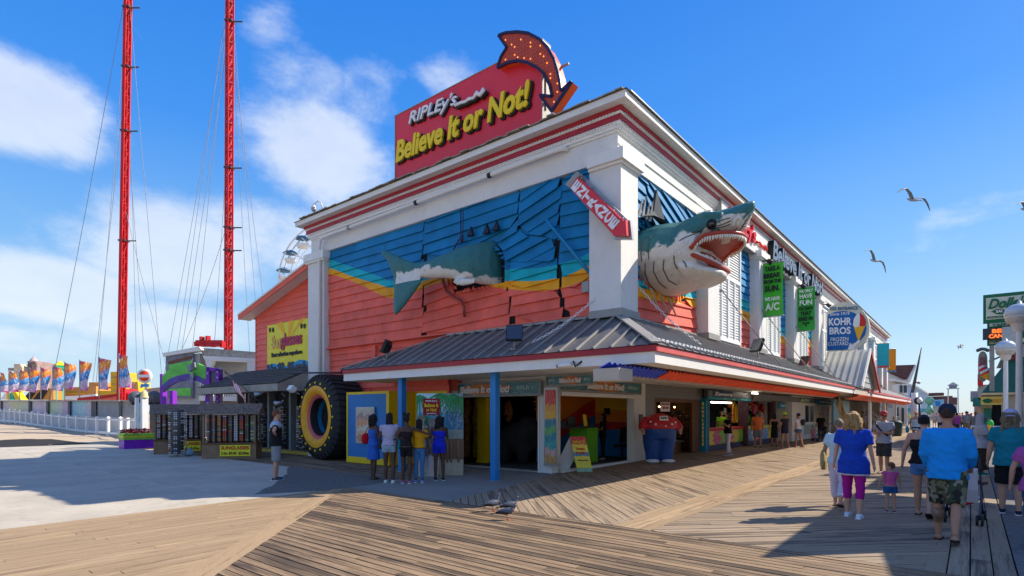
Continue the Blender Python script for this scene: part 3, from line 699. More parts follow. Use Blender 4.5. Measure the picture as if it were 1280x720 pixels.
lpx('Believe It or Not!',(497,205),(664,133),((497,205),(503,177)),pl8,M_lyel,RS,M_lblack,n=n_,bold=.035,shear=.18)
lpx("RIPLEy's",(513,161),(573,136),((513,161),(515,141)),pl8,M_lwhite,RS,M_lblack,n=n_,bold=.012,shear=.25)
b = MB(); pth = [pl8(*q) + Vector((-.12,0,0)) for q in [(572,134),(580,130.5),(585,129.5),(590,126),(595,125),(600,119),(604,121),(609,114)]]
b.tube(pth,[.05,.05,.05,.06,.05,.09,.07,.09],7); b.build('swash',M_lwhite,RS)
b = MB(); b.tube([p + Vector((.06,-.05,-.06)) for p in pth],.075,7); b.build('swash_shadow',M_lblack,RS)  # black backing tube behind the swash
z1 = lambda x,y: (460 + x / 4,20 + y / 4)
arr = [(655,100),(690,87),(750,82),(805,89),(860,118),(900,160),(933,220),(954,290),(962,330),(968,376),(1020,330),(920,478),(862,398),(924,405),(912,350),(882,292),(850,262),(800,236),(750,226),(700,236),(650,260),(668,205),(697,160)]
pa = [AX(*z1(*q),.62) for q in arr]
AR = thing('marquee_arrow','curved red marquee arrow studded with bulbs on the end of the rooftop sign','arrow sign',(.8,3.5,9.2))
b = MB(); b.prism(pa,(.32,0,0)); b.build('body',M_orange,AR)
cen = sum(pa,Vector()) / len(pa)
b = MB()
for i in range(len(pa)): b.bar(pa[i] + Vector((-.02,0,0)),pa[(i + 1) % len(pa)] + Vector((-.02,0,0)),.07,.07)
b.build('rim',M_navy,AR)
b = MB(); b.prism([p + Vector((-.012,0,0)) for p in pa],(.01,0,0)); b.build('face',M_brick,AR)
M_bulb = mat('lit orange bulb',(1,.32,.05),.3,.1,3,0,emit=.8,dirt=0); M_bulb2 = flat('dim bulb',(.55,.12,.06),.25)
inner = [(q.y,q.z) for q in pa]
def inside(p,poly):
    c = False
    for i in range(len(poly)):
        (x0,y0_),(x1,y1_) = poly[i],poly[i - 1]
        if (y0_ > p[1]) != (y1_ > p[1]) and p[0] < (x1 - x0) * (p[1] - y0_) / (y1_ - y0_) + x0: c = not c
    return c
lit = MB(); dim = MB(); rr_ = random.Random(4); ys = [p[0] for p in inner]; zs = [p[1] for p in inner]
y = min(ys)
while y < max(ys):
    z = min(zs)
    while z < max(zs):
        if all(inside((y + dx,z + dz),inner) for dx in (-.06,.06) for dz in (-.06,.06)):
            (lit if rr_.random() < .2 else dim).ball((.60,y,z),.022,6,4)
        z += .115
    y += .115
lit.build('lit_bulbs',M_bulb,AR,'stuff'); dim.build('dim_bulbs',M_bulb2,AR,'stuff')
b = MB()
for q in (z1(872,300),z1(872,440)):
    p = AX(*q,.95); b.bar(p,p + Vector((0,-.9,0)),.05)
b.bar(AX(*z1(890,290),.95),AX(*z1(890,470),.95),.05); b.build('bracket',M_gutter,AR)
ze_ = lambda x,y: (700 + x / 7.2,210 + y / 7.2)
EN = thing('entrance_arrow','red arrow sign reading ENTRANCE slanting down across the corner pier','arrow sign',(-.5,.6,5.8))
pe = lambda x,y: AX(*ze_(x,y),-.5)
out = [(160,78),(88,178),(470,590),(474,606),(600,606),(590,466),(572,476)]
b = MB(); b.prism([pe(*q) for q in out],(.14,0,0)); b.build('panel',M_sred,EN)
b = MB(); o2 = [(155,30),(45,150),(462,600),(462,628),(622,628),(604,455),(585,455)]
b.prism([pe(*q) + Vector((.145,0,0)) for q in o2],(.10,0,0)); b.build('frame',M_metal,EN)
b = MB(); b.prism([pe(*q) for q in [(150,28),(45,148),(84,176),(176,66)]],(.14,0,0)); b.build('end_plate',M_gutter,EN)
b = MB()
for q in ((182,88),(262,165),(390,300),(470,380),(555,450)): b.ball(pe(*q) + Vector((.05,0,0)),.03,6,4)
b.build('fixings',M_metal,EN)
for q in ((200,150),(440,420)):
    b = MB(); p = pe(*q) + Vector((.2,0,0)); b.bar(p,Vector((.0 if q[0] < 300 else -.2,p.y,p.z)),.05); b.build('bracket',M_black,EN)
upv = (pe(88,178) - pe(470,590)).normalized(); rtv = upv.cross(Vector((-1,0,0))).normalized()
for i,ch in enumerate('ENTRANCE'):
    t_ = i / 7; c = pe(150 + (487 - 150) * t_,163 + (497 - 163) * t_)
    letters(ch,c + Vector((-.01,0,0)),rtv,upv,.25,.185,M_lwhite,EN,.045,.03)
def shark_mat(name,node_expr):
    m,t,p = new_mat(name); ge = nd(t,'ShaderNodeNewGeometry'); sp = nd(t,'ShaderNodeSeparateXYZ'); lk(t,ge.outputs['Position'],sp.inputs[0])
    n = nd(t,'ShaderNodeTexNoise'); n.inputs['Scale'].default_value = 3.2; n.inputs['Detail'].default_value = 5; lk(t,ge.outputs['Position'],n.inputs['Vector'])
    d = node_expr(t,sp,mth(t,'MULTIPLY',mth(t,'SUBTRACT',n.outputs[0],.5),.5))
    n2 = nd(t,'ShaderNodeTexNoise'); n2.inputs['Scale'].default_value = 6; n2.inputs['Detail'].default_value = 8; n2.inputs['Roughness'].default_value = .7; lk(t,ge.outputs['Position'],n2.inputs['Vector'])
    wh = mixc(t,n2.outputs[0],(.50,.45,.38),(.86,.83,.77)); te = mixc(t,n2.outputs[0],(.018,.11,.125),(.05,.215,.21))
    mr = nd(t,'ShaderNodeMapRange'); lk(t,d,mr.inputs[0]); mr.inputs[1].default_value = -.02; mr.inputs[2].default_value = .03
    c = mixc(t,mr.outputs[0],wh,te)
    vo = nd(t,'ShaderNodeTexNoise'); vo.inputs['Scale'].default_value = 2.2; vo.inputs['Detail'].default_value = 2; vo.inputs['Distortion'].default_value = 1.2; lk(t,ge.outputs['Position'],vo.inputs['Vector'])
    cr = nd(t,'ShaderNodeMapRange'); lk(t,mth(t,'ABSOLUTE',mth(t,'SUBTRACT',vo.outputs[0],.5)),cr.inputs[0]); cr.inputs[1].default_value = .0; cr.inputs[2].default_value = .008; cr.inputs[3].default_value = .55; cr.inputs[4].default_value = 0
    c = mixc(t,cr.outputs[0],c,(.05,.06,.06))
    lk(t,c,p.inputs['Base Color']); p.inputs['Roughness'].default_value = .5; p.inputs['Specular IOR Level'].default_value = .35
    b = nd(t,'ShaderNodeBump'); b.inputs['Strength'].default_value = .4; b.inputs['Distance'].default_value = .03; lk(t,mth(t,'SUBTRACT',n2.outputs[0],cr.outputs[0]),b.inputs['Height']); lk(t,b.outputs[0],p.inputs['Normal'])
    return m
zt6 = lambda x,y: (460 + x / 5.145,280 + y / 5.145)
TL = thing('shark_tail_sculpture','green and white shark tail bursting out of the shaded blue wall','shark sculpture',(-.5,6,5.8))
cols = [(636,302,359,.62),(626,300,358.5,.34),(612,301,357,.05),(598,304,355,-.2),(578,309,351,-.42),(558,317,348,-.58),(535,326,348.5,-.72),(515,330,347,-.82),(500,334,344,-.9),(491,338,343,-.95)]
secs = []
for px_,t0,t1,xo in cols:
    a,c = AX(px_,t0,xo),AX(px_,t1,xo); m_ = (a + c) / 2; rz_ = (a.z - c.z) / 2; rx_ = rz_ * .72
    secs.append([Vector((xo + rx_ * math.cos(k * math.pi / 8),m_.y,m_.z + rz_ * math.sin(k * math.pi / 8))) for k in range(16)])
fb = MB(); fb.loft(secs)
def fin(pts,x,th):
    P_ = [AX(*zt6(*q),x) for q in pts]; c = sum(P_,Vector()) / len(P_); n = len(P_)
    for s_ in (-1,1): pass
    inn = [c + (p - c) * .55 for p in P_]
    vs = P_ + [q + Vector((-th,0,0)) for q in inn] + [q + Vector((th,0,0)) for q in inn]
    fs = [(i,(i + 1) % n,n + (i + 1) % n,n + i) for i in range(n)] + [((i + 1) % n,i,2 * n + i,2 * n + (i + 1) % n) for i in range(n)] + [tuple(range(n,2 * n)),tuple(range(3 * n - 1,2 * n - 1,-1))]
    fb.add(vs,fs)
fin([(66,180),(95,160),(140,172),(200,205),(300,245),(290,300),(185,330),(158,330),(120,230)],-.92,.09)
fin([(158,310),(300,300),(362,358),(300,445),(240,530),(200,575),(172,606),(156,560),(162,420)],-.92,.09)
fin([(560,345),(700,345),(690,385),(620,402),(560,395),(540,370)],-.62,.06)
FINY = AX(497,340,-.92).y; print('FINY',FINY)
def tail_expr(t,sp,nz):      # belly line rises from the fins to the hole
    pA,pB = AX(545,334,-.64),AX(625,350,.1); sl_ = (pA.z - pB.z) / (pA.y - pB.y); line = mth(t,'MINIMUM',mth(t,'ADD',mth(t,'MULTIPLY',mth(t,'SUBTRACT',sp.outputs[1],pB.y),sl_),pB.z),pA.z - .03)
    d = mth(t,'SUBTRACT',mth(t,'ADD',sp.outputs[2],nz),line)
    f = mth(t,'GREATER_THAN',sp.outputs[1],FINY)
    lobe = mth(t,'MULTIPLY',mth(t,'LESS_THAN',sp.outputs[2],AX(528,349,-.75).z - .06),mth(t,'GREATER_THAN',sp.outputs[1],AX(532,350,-.75).y))
    return mth(t,'ADD',d,mth(t,'MULTIPLY',mth(t,'ADD',f,lobe),3))
put('body',fuse(fb,.045,4),shark_mat('tail paint',tail_expr),None).parent = TL
TL.children[0].data.transform(Matrix.Translation(-TL.location))
b = MB(); rr_ = random.Random(9)
hole = [(5.84,5.82),(5.38,5.24),(4.72,5.27),(3.5,5.18),(3.42,5.8),(3.69,6.22),(4.06,6.6),(4.72,6.6),(5.33,6.64),(5.62,6.44)]
for i in range(len(hole)):
    (a0,b0),(a1,b1) = hole[i],hole[(i + 1) % len(hole)]
    for k in range(7):
        t_ = (k + rr_.random()) / 7; a,z = a0 + (a1 - a0) * t_,b0 + (b1 - b0) * t_; dx,dz = 4.65 - a,5.9 - z; L = math.hypot(dx,dz); s_ = rr_.uniform(.05,.16) * (1.9 if i == 3 else 1)
        b.prism([(.02,a - .06,z - .02),(.02,a + .06,z + .02),(.0,a + dx / L * s_,z + dz / L * s_)],(.03,0,0))
b.build('splintered_edge',M_sideL,B,'stuff')
for q in ((588,290),(608,287),(620,283)):
    p = AX(q[0],q[1] + 5,-.08); b = MB(); b.loft([[p + Vector((-.05 * (1 - h),s * .12 * (1 - h),h * .28)) for s in (-1,-.4,.4,1)] + [p + Vector((.07,.1 * (1 - h) * s,h * .28)) for s in (1,-1)] for h in (0,.5,1)],sm=False)
    o = b.build('wall_light',M_black); tag(o,f'small dark cone light, {["left", "middle", "right"][[588, 608, 620].index(q[0])]} one of three above the shark tail','light','cone lights above the shark tail')
b = MB(); b.tube([AX(576,262,-.06),AX(576,296,-.06),AX(570,306,-.05),AX(562,322,-.05)],.02,6); b.tube([AX(579,262,-.06),AX(578.5,296,-.06)],.014,6); b.ball(AX(577,299,-.1),(.05,.07,.12),8,6)
tag(b.build('conduit',M_navy),'dark conduit running down the blue siding to the top of the tail hole','conduit')
b = MB(); b.tube([AX(*q,-.09) for q in [(553,346),(554,353),(558,364),(566,371),(576,376),(580,384),(580.5,396)]],.045,8)
tag(b.build('hose',mat('dark coral pipe',(.30,.05,.04),.5)),'curved coral painted pipe below the shark tail','pipe')
b = MB(); b.cyl(AX(683,275,-.12),AX(738,342,-.12),.045,n=10); b.ball(AX(738,342,-.12),.06,8,5); tag(b.build('brace_pole',mat('blue and yellow pole',(.01,.22,.45),.4)),'slanting blue pole fixed across the siding left of the corner pier','pole')
b = MB(); c = AX(733,359,-.05); b.box(c,(.12,.2,.26)); tag(b.build('junction_box',M_gutter),'small grey junction box on coral siding beside the corner pier','junction box')
def chain(name,p,q,label,sag=.12):
    b = MB(); p,q = Vector(p),Vector(q); n = int((q - p).length / .085)
    for i in range(n):
        t_ = (i + .5) / n; c = p.lerp(q,t_) + Vector((0,0,-sag * 4 * t_ * (1 - t_))); d = (q - p).normalized(); s_ = d.orthogonal().normalized(); s_ = s_ if i % 2 else d.cross(s_)
        b.tube([c + d * .05 * math.cos(a) + s_ * .028 * math.sin(a) for a in [k * math.pi / 4 for k in range(9)]],.010,4,cap=False)
    tag(b.build(name,M_whitel),label,'chain')
chain('chain',AX(746,371,-.16),(-1.35,1.75,3.30),'pale chain hanging from the shaded side of the corner pier to the porch roof')
chain('chain',(.75,-.1,4.9),(1.9,-1.3,3.40),'pale chain from the sunny side of the corner pier down to the porch roof')
HD = thing('shark_head_sculpture','giant teal and white shark head with open red jaws jutting from the sunny wall','shark sculpture',(2.6,-1,5.8))
def ring(y,xc,rx,z0,z1,n=20,flat_b=1.0,pw=1.0):
    R_ = []
    for k in range(n):
        a = 2 * math.pi * k / n; c,s_ = math.cos(a),math.sin(a)
        R_.append(Vector((xc + rx * abs(c) ** pw * (1 if c > 0 else -1),y,(z0 + z1) / 2 + (z1 - z0) / 2 * s_)))
    return R_
hb = MB()
hb.loft([ring(.45,2.75,1.66,4.98,6.72),ring(0,2.72,1.68,4.93,6.76),ring(-.4,2.68,1.58,4.93,6.74),ring(-.8,2.62,1.40,4.98,6.70),ring(-1.1,2.57,1.22,5.05,6.70),ring(-1.3,2.54,1.06,5.09,6.71)])
hb.loft([ring(-.9,2.6,1.25,5.6,6.7),ring(-1.2,2.55,1.14,5.74,6.71),ring(-1.45,2.51,.98,5.92,6.73),ring(-1.75,2.44,.76,6.02,6.75),ring(-2.0,2.37,.58,6.10,6.77),ring(-2.2,2.3,.41,6.22,6.79),ring(-2.38,2.25,.24,6.46,6.81),ring(-2.5,2.22,.08,6.67,6.80)])
hb.loft([ring(-.9,2.6,1.2,5.0,5.66),ring(-1.2,2.55,1.04,5.05,5.56),ring(-1.4,2.51,.80,5.07,5.43),ring(-1.58,2.48,.54,5.09,5.34),ring(-1.7,2.47,.2,5.15,5.28)])
hb.tube([(1.55,-1.0,6.42),(1.62,-1.5,6.5),(1.72,-1.9,6.5)],[.05,.1,.04],8)
def head_expr(t,sp,nz):
    y = mth(t,'MULTIPLY',sp.outputs[1],-1.0)
    line = mth(t,'ADD',mth(t,'MULTIPLY',mth(t,'MAXIMUM',y,.0),.335),5.68)
    return mth(t,'SUBTRACT',mth(t,'ADD',sp.outputs[2],mth(t,'MULTIPLY',nz,1.4)),line)
hm = fuse(hb,.035,5); hm.transform(Matrix.Translation(-HD.location)); M_sh = shark_mat('head paint',head_expr)
o = put('head',hm,M_sh); o.parent = HD
from mathutils.bvhtree import BVHTree
bv_ = BVHTree.FromPolygons([v.co + HD.location for v in hm.vertices],[tuple(p.vertices) for p in hm.polygons])
def onhead(zx,zy,off=.0):      # point of the head's skin seen at a place of the photo (4.5x detail, origin 780,230)
    d = direction(780 + zx / 4.5,230 + zy / 4.5).normalized(); r = bv_.ray_cast(Vector((CX,CY,CZ)),d)
    return (r[0] + r[1] * off,r[1]) if r[0] else (None,None)
M_gum = mat('gum red',(.40,.045,.022),.35,.2,5,.15,dirt=.3); M_tooth = mat('tooth',(.78,.74,.64),.35,.1,6,0)
def jaw(ys,xc,rx,n=26):    # U-shaped arc, wide at the back (ys[0]) and closed at the front (ys[1])
    P_ = []
    for k in range(n + 1):
        a = math.pi * (k / n) - math.pi / 2
        P_.append((xc + rx * math.sin(a) * (1 if abs(math.sin(a)) < .999 else 1),ys[0] + (ys[1] - ys[0]) * math.cos(a)))
    return P_
up_ = jaw((-1.2,-2.16),2.46,1.0); lo_ = jaw((-1.18,-1.68),2.53,.98)
zu = lambda y: 5.98 - (y + 1.5) * .9 if y > -1.5 else 5.98 + (-y - 1.5) * .16
zl = lambda y: 5.60 + (y + 1.18) * .52
b = MB(); b.tube([(x,y,zu(y)) for x,y in up_],.055,8); b.build('upper_gum',M_gum,HD)
b = MB(); b.tube([(x,y,zl(y)) for x,y in lo_],.055,8); b.build('lower_gum',M_gum,HD)
b = MB(); c_ = [(2.44 + (x - 2.44) * .9,y,zu(y) + .02) for x,y in up_]; b.prism(c_,(0,0,.05)); b.build('palate',M_gum,HD)
b = MB(); b.ball((2.55,-1.38,5.38),(.5,.32,.09),14,8); b.build('tongue',M_gum,HD)
b = MB(); b.ball((2.56,-1.24,5.62),(.95,.2,.16),14,8); b.build('throat',M_gum,HD)
rr_ = random.Random(6)
def teeth(arc,zf,sgn,L):
    acc = 0
    for k in range(1,len(arc) - 1):
        x,y = arc[k]
        for q in (0,.5):
            xx = x + (arc[k + 1][0] - x) * q; yy = y + (arc[k + 1][1] - y) * q; l = L * rr_.uniform(.7,1.25); b = MB()
            b.tube([(xx,yy,zf(yy) + sgn * .03),(xx + rr_.uniform(-.02,.02),yy - .01,zf(yy) + sgn * (.03 + l * .55)),(xx + rr_.uniform(-.02,.03),yy + .02,zf(yy) + sgn * (.03 + l))],[.034,.024,.004],5)
            b.build('tooth',M_tooth,HD)
teeth(up_,zu,-1,.13); teeth(lo_,zl,1,.11)
p = AY(889,281,-1.45)
def surf(px_,py_,y_): return AY(px_,py_,y_)
ec,en = onhead(492,228)
if ec:
    R_ = en.to_track_quat('Z','Y').to_matrix()
    b = MB(); b.ball(ec + en * .0,(.075,.085,.045),14,8,M=R_); b.build('eye',flat('shark eye',(.004,.004,.006),.06,.9),HD)
    b = MB(); b.tube([ec + R_ @ Vector((.10 * math.cos(a),.11 * math.sin(a),.0)) for a in [k * math.pi / 8 for k in range(17)]],.022,5,cap=False); b.build('eye_rim',M_black,HD)
def skinline(nm,pts,r,m):
    P_ = [onhead(*q,.004)[0] for q in pts]; P_ = [p for p in P_ if p]
    if len(P_) > 2: b = MB(); b.tube(P_,[r * .2] + [r] * (len(P_) - 2) + [r * .2],5); b.build(nm,m,HD)
def dense(pts,n=6):
    o_ = []
    for a,c in zip(pts,pts[1:]): o_ += [(a[0] + (c[0] - a[0]) * k / n,a[1] + (c[1] - a[1]) * k / n) for k in range(n)]
    return o_ + [pts[-1]]
skinline('nostril',dense([(612,240),(622,200),(645,185),(652,205),(630,235)]),.035,M_white)
M_crease = mat('crease',(.04,.07,.075),.8)
for ln in ([(445,255),(400,280),(345,300),(310,320)],[(460,240),(430,262),(380,275)],[(520,238),(560,225),(605,205)],[(510,250),(560,240),(600,225)],[(600,190),(560,200),(530,212)]):
    skinline('crease',dense(ln),.013,M_crease)
M_gill = mat('gill shade',(.13,.12,.10),.8)
for ln in ([(105,300),(95,380),(100,440)],[(150,290),(135,360),(140,430)],[(170,430),(165,490),(195,550),(240,590)],[(120,440),(118,500),(140,560),(180,600)],[(225,420),(220,480),(250,540),(300,570)],[(280,400),(282,440),(300,480)],[(330,430),(345,450),(352,470)],[(620,265),(640,240)],[(640,270),(670,240),(690,235)],[(650,262),(675,225),(700,215)],[(660,240),(690,205),(715,190)],[(675,215),(705,180),(725,165)]):
    skinline('gill_slit',dense(ln),.016 if ln[0][0] < 400 else .012,M_gill)
b = MB(); rr_ = random.Random(12)
for k in range(46):
    a = 2 * math.pi * k / 46; x = 2.75 + 1.95 * math.cos(a); z = 5.85 + 1.08 * math.sin(a); L = rr_.uniform(.1,.45)
    dx,dz = math.cos(a + rr_.uniform(-.4,.4)),math.sin(a + rr_.uniform(-.4,.4))
    b.prism([(x - .07 * dz,.04,z + .07 * dx),(x + .07 * dz,.04,z - .07 * dx),(x - dx * L * .5,.02,z - dz * L * .5)],(0,.03,0))
b.build('splintered_edge',M_sideR,B,'stuff')
b = MB()
b.prism([(1.0,-.1,6.62),(1.5,-.16,6.75),(1.9,-.3,6.7),(2.4,-.1,6.66),(1.75,-.12,7.5),(1.6,-.1,6.9)],(0,-.08,0)); b.build('torn_board',flat('charred board',(.05,.06,.07),.8),B)
for k in range(4):
    b = MB(); x = .8 + k * .2; b.prism([(x,-.12,6.6),(x + .12,-.12,6.62),(x + .07,-.2,7.0 + (k % 2) * .12)],(0,-.03,0)); b.build('stave',M_gutter,B)
for k in range(3):
    x = 1.5 + k * .55; b = MB(); b.prism([(x,-.10,4.9 - k * .05),(x + .12,-.10,4.92 - k * .05),(x + .16,-.3,4.3),(x + .08,-.3,4.32)],(0,-.025,0)); b.build('stave',mat('broken timber',(.45,.3,.15),.7),B)
WS = thing('wall_sign','white frieze sign with red and black raised letters behind the shark head','sign',(14,-.2,8.2))
b = MB(); b.bb(6.6,21.9,-.20,-.052,7.74,8.66); b.build('panel',M_white,WS)
b = MB(); b.bb(6.55,6.598,-.22,-.05,7.7,8.7); b.bb(21.902,21.95,-.22,-.05,7.7,8.7); b.bb(6.6,21.9,-.215,-.05,8.662,8.7); b.bb(6.6,21.9,-.215,-.05,7.70,7.738); b.build('panel_frame',M_gutter,WS)
ex,ez_ = (1,0,0),(0,0,1)
letters("RIPLEy's",(8.6,-.26,8.22),ex,ez_,3.0,.8,M_lred,WS,.02,.1,.2)
b = MB(); b.tube([(10.2,-.26,8.1),(10.6,-.26,8.2),(10.9,-.26,8.1),(11.3,-.26,8.2),(11.6,-.26,8.12)],[.05,.05,.06,.08,.06],6); b.build('swash',M_lred,WS)
letters('Believe It or Not!',(16.7,-.30,8.2),ex,ez_,9.6,.80,M_lblack,WS,.035,.22,.15)
letters('Believe It or Not!',(16.7,-.425,8.2),ex,ez_,9.6,.80,flat('steel letter face',(.16,.18,.22),.3),WS,.028,.012,.15)
M_green = flat('banner green',(.06,.50,.03),.5); M_lgrn = flat('pale lettering',(.75,.85,.7))
def banner(x,pTL,pBR,col,label,rows,trim=None):
    a,c = AX(*pTL,x),AX(*pBR,x); T = thing('wall_banner',label,'banner',(x,a.y,c.z))
    b = MB(); n = 8
    for s_ in (0,):
        vs = [];
        for j in range(n + 1):
            z = a.z + (c.z - a.z) * j / n; bow = .05 * math.sin(math.pi * j / n)
            for i in range(5): y = a.y + (c.y - a.y) * i / 4; vs.append((x + bow * math.sin(i * 1.3),y,z))
        fs = [(j * 5 + i,j * 5 + i + 1,(j + 1) * 5 + i + 1,(j + 1) * 5 + i) for j in range(n) for i in range(4)]
        b.add(vs,fs,True); b.add([(v[0] + .01,v[1],v[2]) for v in vs],[tuple(reversed(f)) for f in fs],True)
    b.build('cloth',col,T)
    for z in (a.z + .02,c.z - .02):
        r = MB(); r.cyl((x + .005,-.2,z),(x + .005,c.y - .03,z),.022,n=8); r.build('rod',M_metal,T)
    W2 = abs(c.y - a.y); H = a.z - c.z; zc = a.z
    for txt,m,hh,ww in rows:
        h = H * hh; zc -= h
        if txt: letters(txt,(x - .06,(a.y + c.y) / 2,zc + h * .5),(0,-1,0),(0,0,1),W2 * ww,h * .74,m,T,.04,.01)
    if trim: r = MB(); r.bb(x - .03,x - .015,c.y,a.y,c.z,c.z + .12); r.build('hem',trim,T)
    return T
banner(11.0,(952.8,331),(979,393.5),M_green,'bright green hanging banner reading TAKE A BREAK FROM THE SUN, nearer of the two',
       [('',None,.04,1),('TAKE A',M_lblack,.13,.72),('BREAK',M_lblack,.13,.82),('FROM THE',M_lblack,.1,.82),('SUN.',M_lblack,.16,.72),('',None,.07,1),('WE HAVE',M_lgrn,.1,.72),('A/C',M_lgrn,.2,.68)])
banner(16.5,(996.8,361),(1018.7,412.4),mat('banner green darker',(.03,.40,.04),.5,.1),'darker green hanging banner reading WE ONLY HAVE FUN, farther of the two',
       [('',None,.03,1),('WE ONLY',M_lgrn,.1,.8),('HAVE',M_lgrn,.14,.72),('FUN',M_lgrn,.16,.72),('ON DAYS',M_lblack,.11,.78),('THAT',M_lblack,.12,.62),('END IN',M_lblack,.13,.78),('"Y"',M_lblack,.13,.4)])
banner(41.5,(1097,430),(1111.5,459),flat('banner teal',(.01,.33,.42)),'small teal hanging banner beyond the custard sign',[('',None,.12,1),('FUDGE',M_lyel,.3,.7),('',None,.1,1),('SHOP',M_lyel,.28,.6)][:1],flat('banner red',(.6,.03,.03)))
banner(48.5,(1109,437),(1120,464.5),flat('banner orange',(.75,.25,.01)),'small orange hanging banner, last one along the sunny wall',[],flat('banner hem blue',(.02,.2,.4)))
for x_ in (10.9,16.4,22.3):
    b = MB(); b.cyl((x_,-.1,7.5),(x_ + .1,-.5,7.55),.03); b.cyl((x_ + .1,-.45,7.55),(x_ + .1,-.62,7.42),.07,.11); b.build('spotlight',M_black,None)
    o = bpy.context.scene.collection.objects[-1]
for i,o in enumerate([o for o in COL.objects if o.name.startswith('spotlight')]):
    tag(o,['small black spotlight above the nearer green banner','small black spotlight above the farther green banner','small black spotlight beside the custard sign'][i],'spotlight')
KS = thing('custard_sign','rounded blue sign with an ice cream cone standing over the small gable roof','sign',(23.2,-1.5,5.6))
zk = lambda x,y: (980 + x / 4.5,360 + y / 4.5)
pk = lambda x,y,o=0: AX(*zk(x,y),23.2 - o)
ol = [(238,355),(240,140),(262,105),(300,84),(350,78),(400,92),(440,122),(470,165),(482,215),(478,260),(460,300),(430,330),(395,347),(330,352)]
b = MB(); b.prism([pk(*q) for q in ol],(.3,0,0)); b.build('panel',mat('sign cream',(.62,.62,.50),.5,.08),KS)
il = [(244,350),(246,150),(290,134),(340,128),(390,138),(425,158),(452,190),(465,225),(455,265),(425,300),(385,312),(360,345),(330,348)]
b = MB(); b.prism([pk(*q,.03) for q in il],(.025,0,0)); b.build('blue_field',flat('custard blue',(.01,.13,.42)),KS)
def klet(txt,a,c_,h,m,bold=.02):
    A_,C_ = pk(*a,.04),pk(*c_,.04); letters(txt,(A_ + C_) / 2,C_ - A_,(0,0,1),(C_ - A_).length,abs(pk(0,0).z - pk(0,h).z),m,KS,bold,.02)
klet('Since 1919',(258,148),(368,142),16,M_lwhite,.005); klet('KOHR',(252,192),(380,186),40,M_lwhite,.03); klet('BROS',(256,242),(375,238),38,M_lwhite,.03)
klet('FROZEN',(262,289),(362,286),20,M_lwhite,.01); klet('CUSTARD',(248,315),(362,311),20,M_lwhite,.01); klet('PIER ENTRANCE',(258,118),(415,112),18,flat('sign letter blue',(.02,.12,.3)),.01)
def arrow_tri():
    b = MB(); b.prism([pk(*q,.045) for q in [(358,348),(372,308),(385,322),(420,290),(430,300),(395,335),(405,345)]],(.02,0,0)); b.build('pointer',M_lwhite,KS)
arrow_tri()
b = MB(); b.prism([pk(*q,.06) for q in [(392,215),(458,208),(425,290),(415,292)]],(.05,0,0)); b.build('cone',flat('cone yellow',(.85,.45,.03)),KS)
b = MB(); b.prism([pk(*q,.07) for q in [(388,210),(392,175),(408,150),(424,138),(428,165),(424,215),(400,222)]],(.06,0,0)); b.build('vanilla_swirl',M_lwhite,KS)
b = MB(); b.prism([pk(*q,.075) for q in [(424,215),(428,165),(424,138),(446,155),(460,185),(460,205),(450,215)]],(.06,0,0)); b.build('strawberry_swirl',M_lred,KS)
def flood(px_,py_,x,y,z,rz,label,s=1):
    T = thing('floodlight',label,'floodlight',(x,y,z)); b = MB()
    R = Matrix.Rotation(rz,3,'Z') @ Matrix.Rotation(math.radians(-25),3,'Y')
    c = Vector((x,y,z + .38 * s))
    b.loft([[c + R @ Vector((dx,a * w * s,e * h * s)) for a,e in ((-1,-1),(1,-1),(1,1),(-1,1))] for dx,w,h in ((-.11 * s,.09,.08),(-.02,.19,.2),(.07 * s,.2,.215))],sm=False); b.build('housing',M_black,T)
    g_ = MB(); g_.loft([[c + R @ Vector((dx,a * .18 * s,e * .19 * s)) for a,e in ((-1,-1),(1,-1),(1,1),(-1,1))] for dx in (.071 * s,.078 * s)],sm=False); g_.build('glass',flat('floodlight glass',(.03,.04,.06),.1,.9),T)
    q = MB(); q.tube([(x,y,z - .05),(x,y,z + .14 * s),(x,y,z + .2 * s)],.025,6); q.bar((x - .1,y,z),(x + .1,y,z),.1,.04); q.build('mount',M_gutter,T)
flood(0,0,-1.5,1.95,3.2,math.radians(215),'black floodlight on the sunlit corner of the porch roof by the chain')
flood(0,0,-1.35,7.0,3.26,math.radians(120),'black floodlight at the far left end of the porch roof')
flood(0,0,7.8,-1.0,3.5,math.radians(150),'black floodlight on the sunny porch roof below the first white shutter',1.1)
flood(0,0,14.6,-1.0,3.5,math.radians(150),'black floodlight on the sunny porch roof below the farther green banner',1.0)
for i,x_ in enumerate((6.2,10.8,16.2)):
    b = MB(); b.cyl((x_,-.35,5.6 - .0 * i),(x_ + 2.2,-1.7,3.1),.018,n=6); b.ball((x_,-.33,5.6),.06,6,4)
    tag(b.build('guy_rod',M_gutter),['thin stay rod from the first pilaster after the shark down to the porch roof','thin stay rod beneath the nearer green banner','thin stay rod beneath the farther green banner'][i],'rod')
SC = thing('security_camera','white dome camera on a bent arm above the left end of the cornice','camera',AX(404,262,0))
p0 = AX(404,262,0); b = MB(); b.tube([p0,p0 + Vector((0,.15,.3)),p0 + Vector((0,.35,.42)),p0 + Vector((0,.62,.36)),p0 + Vector((0,.66,.28))],.028,6); b.build('arm',M_white,SC)
b = MB(); b.ball(p0 + Vector((0,.66,.16)),.10,10,7); b.build('dome',M_metal,SC); b = MB(); b.cyl(p0 + Vector((0,.66,.2)),p0 + Vector((0,.66,.3)),.11,.06); b.build('hood',M_white,SC)
SC = thing('security_camera','small white bullet camera under the porch fascia right of the blue post','camera',AX(714,455,-1.84)); p0 = AX(714,455,-1.84)
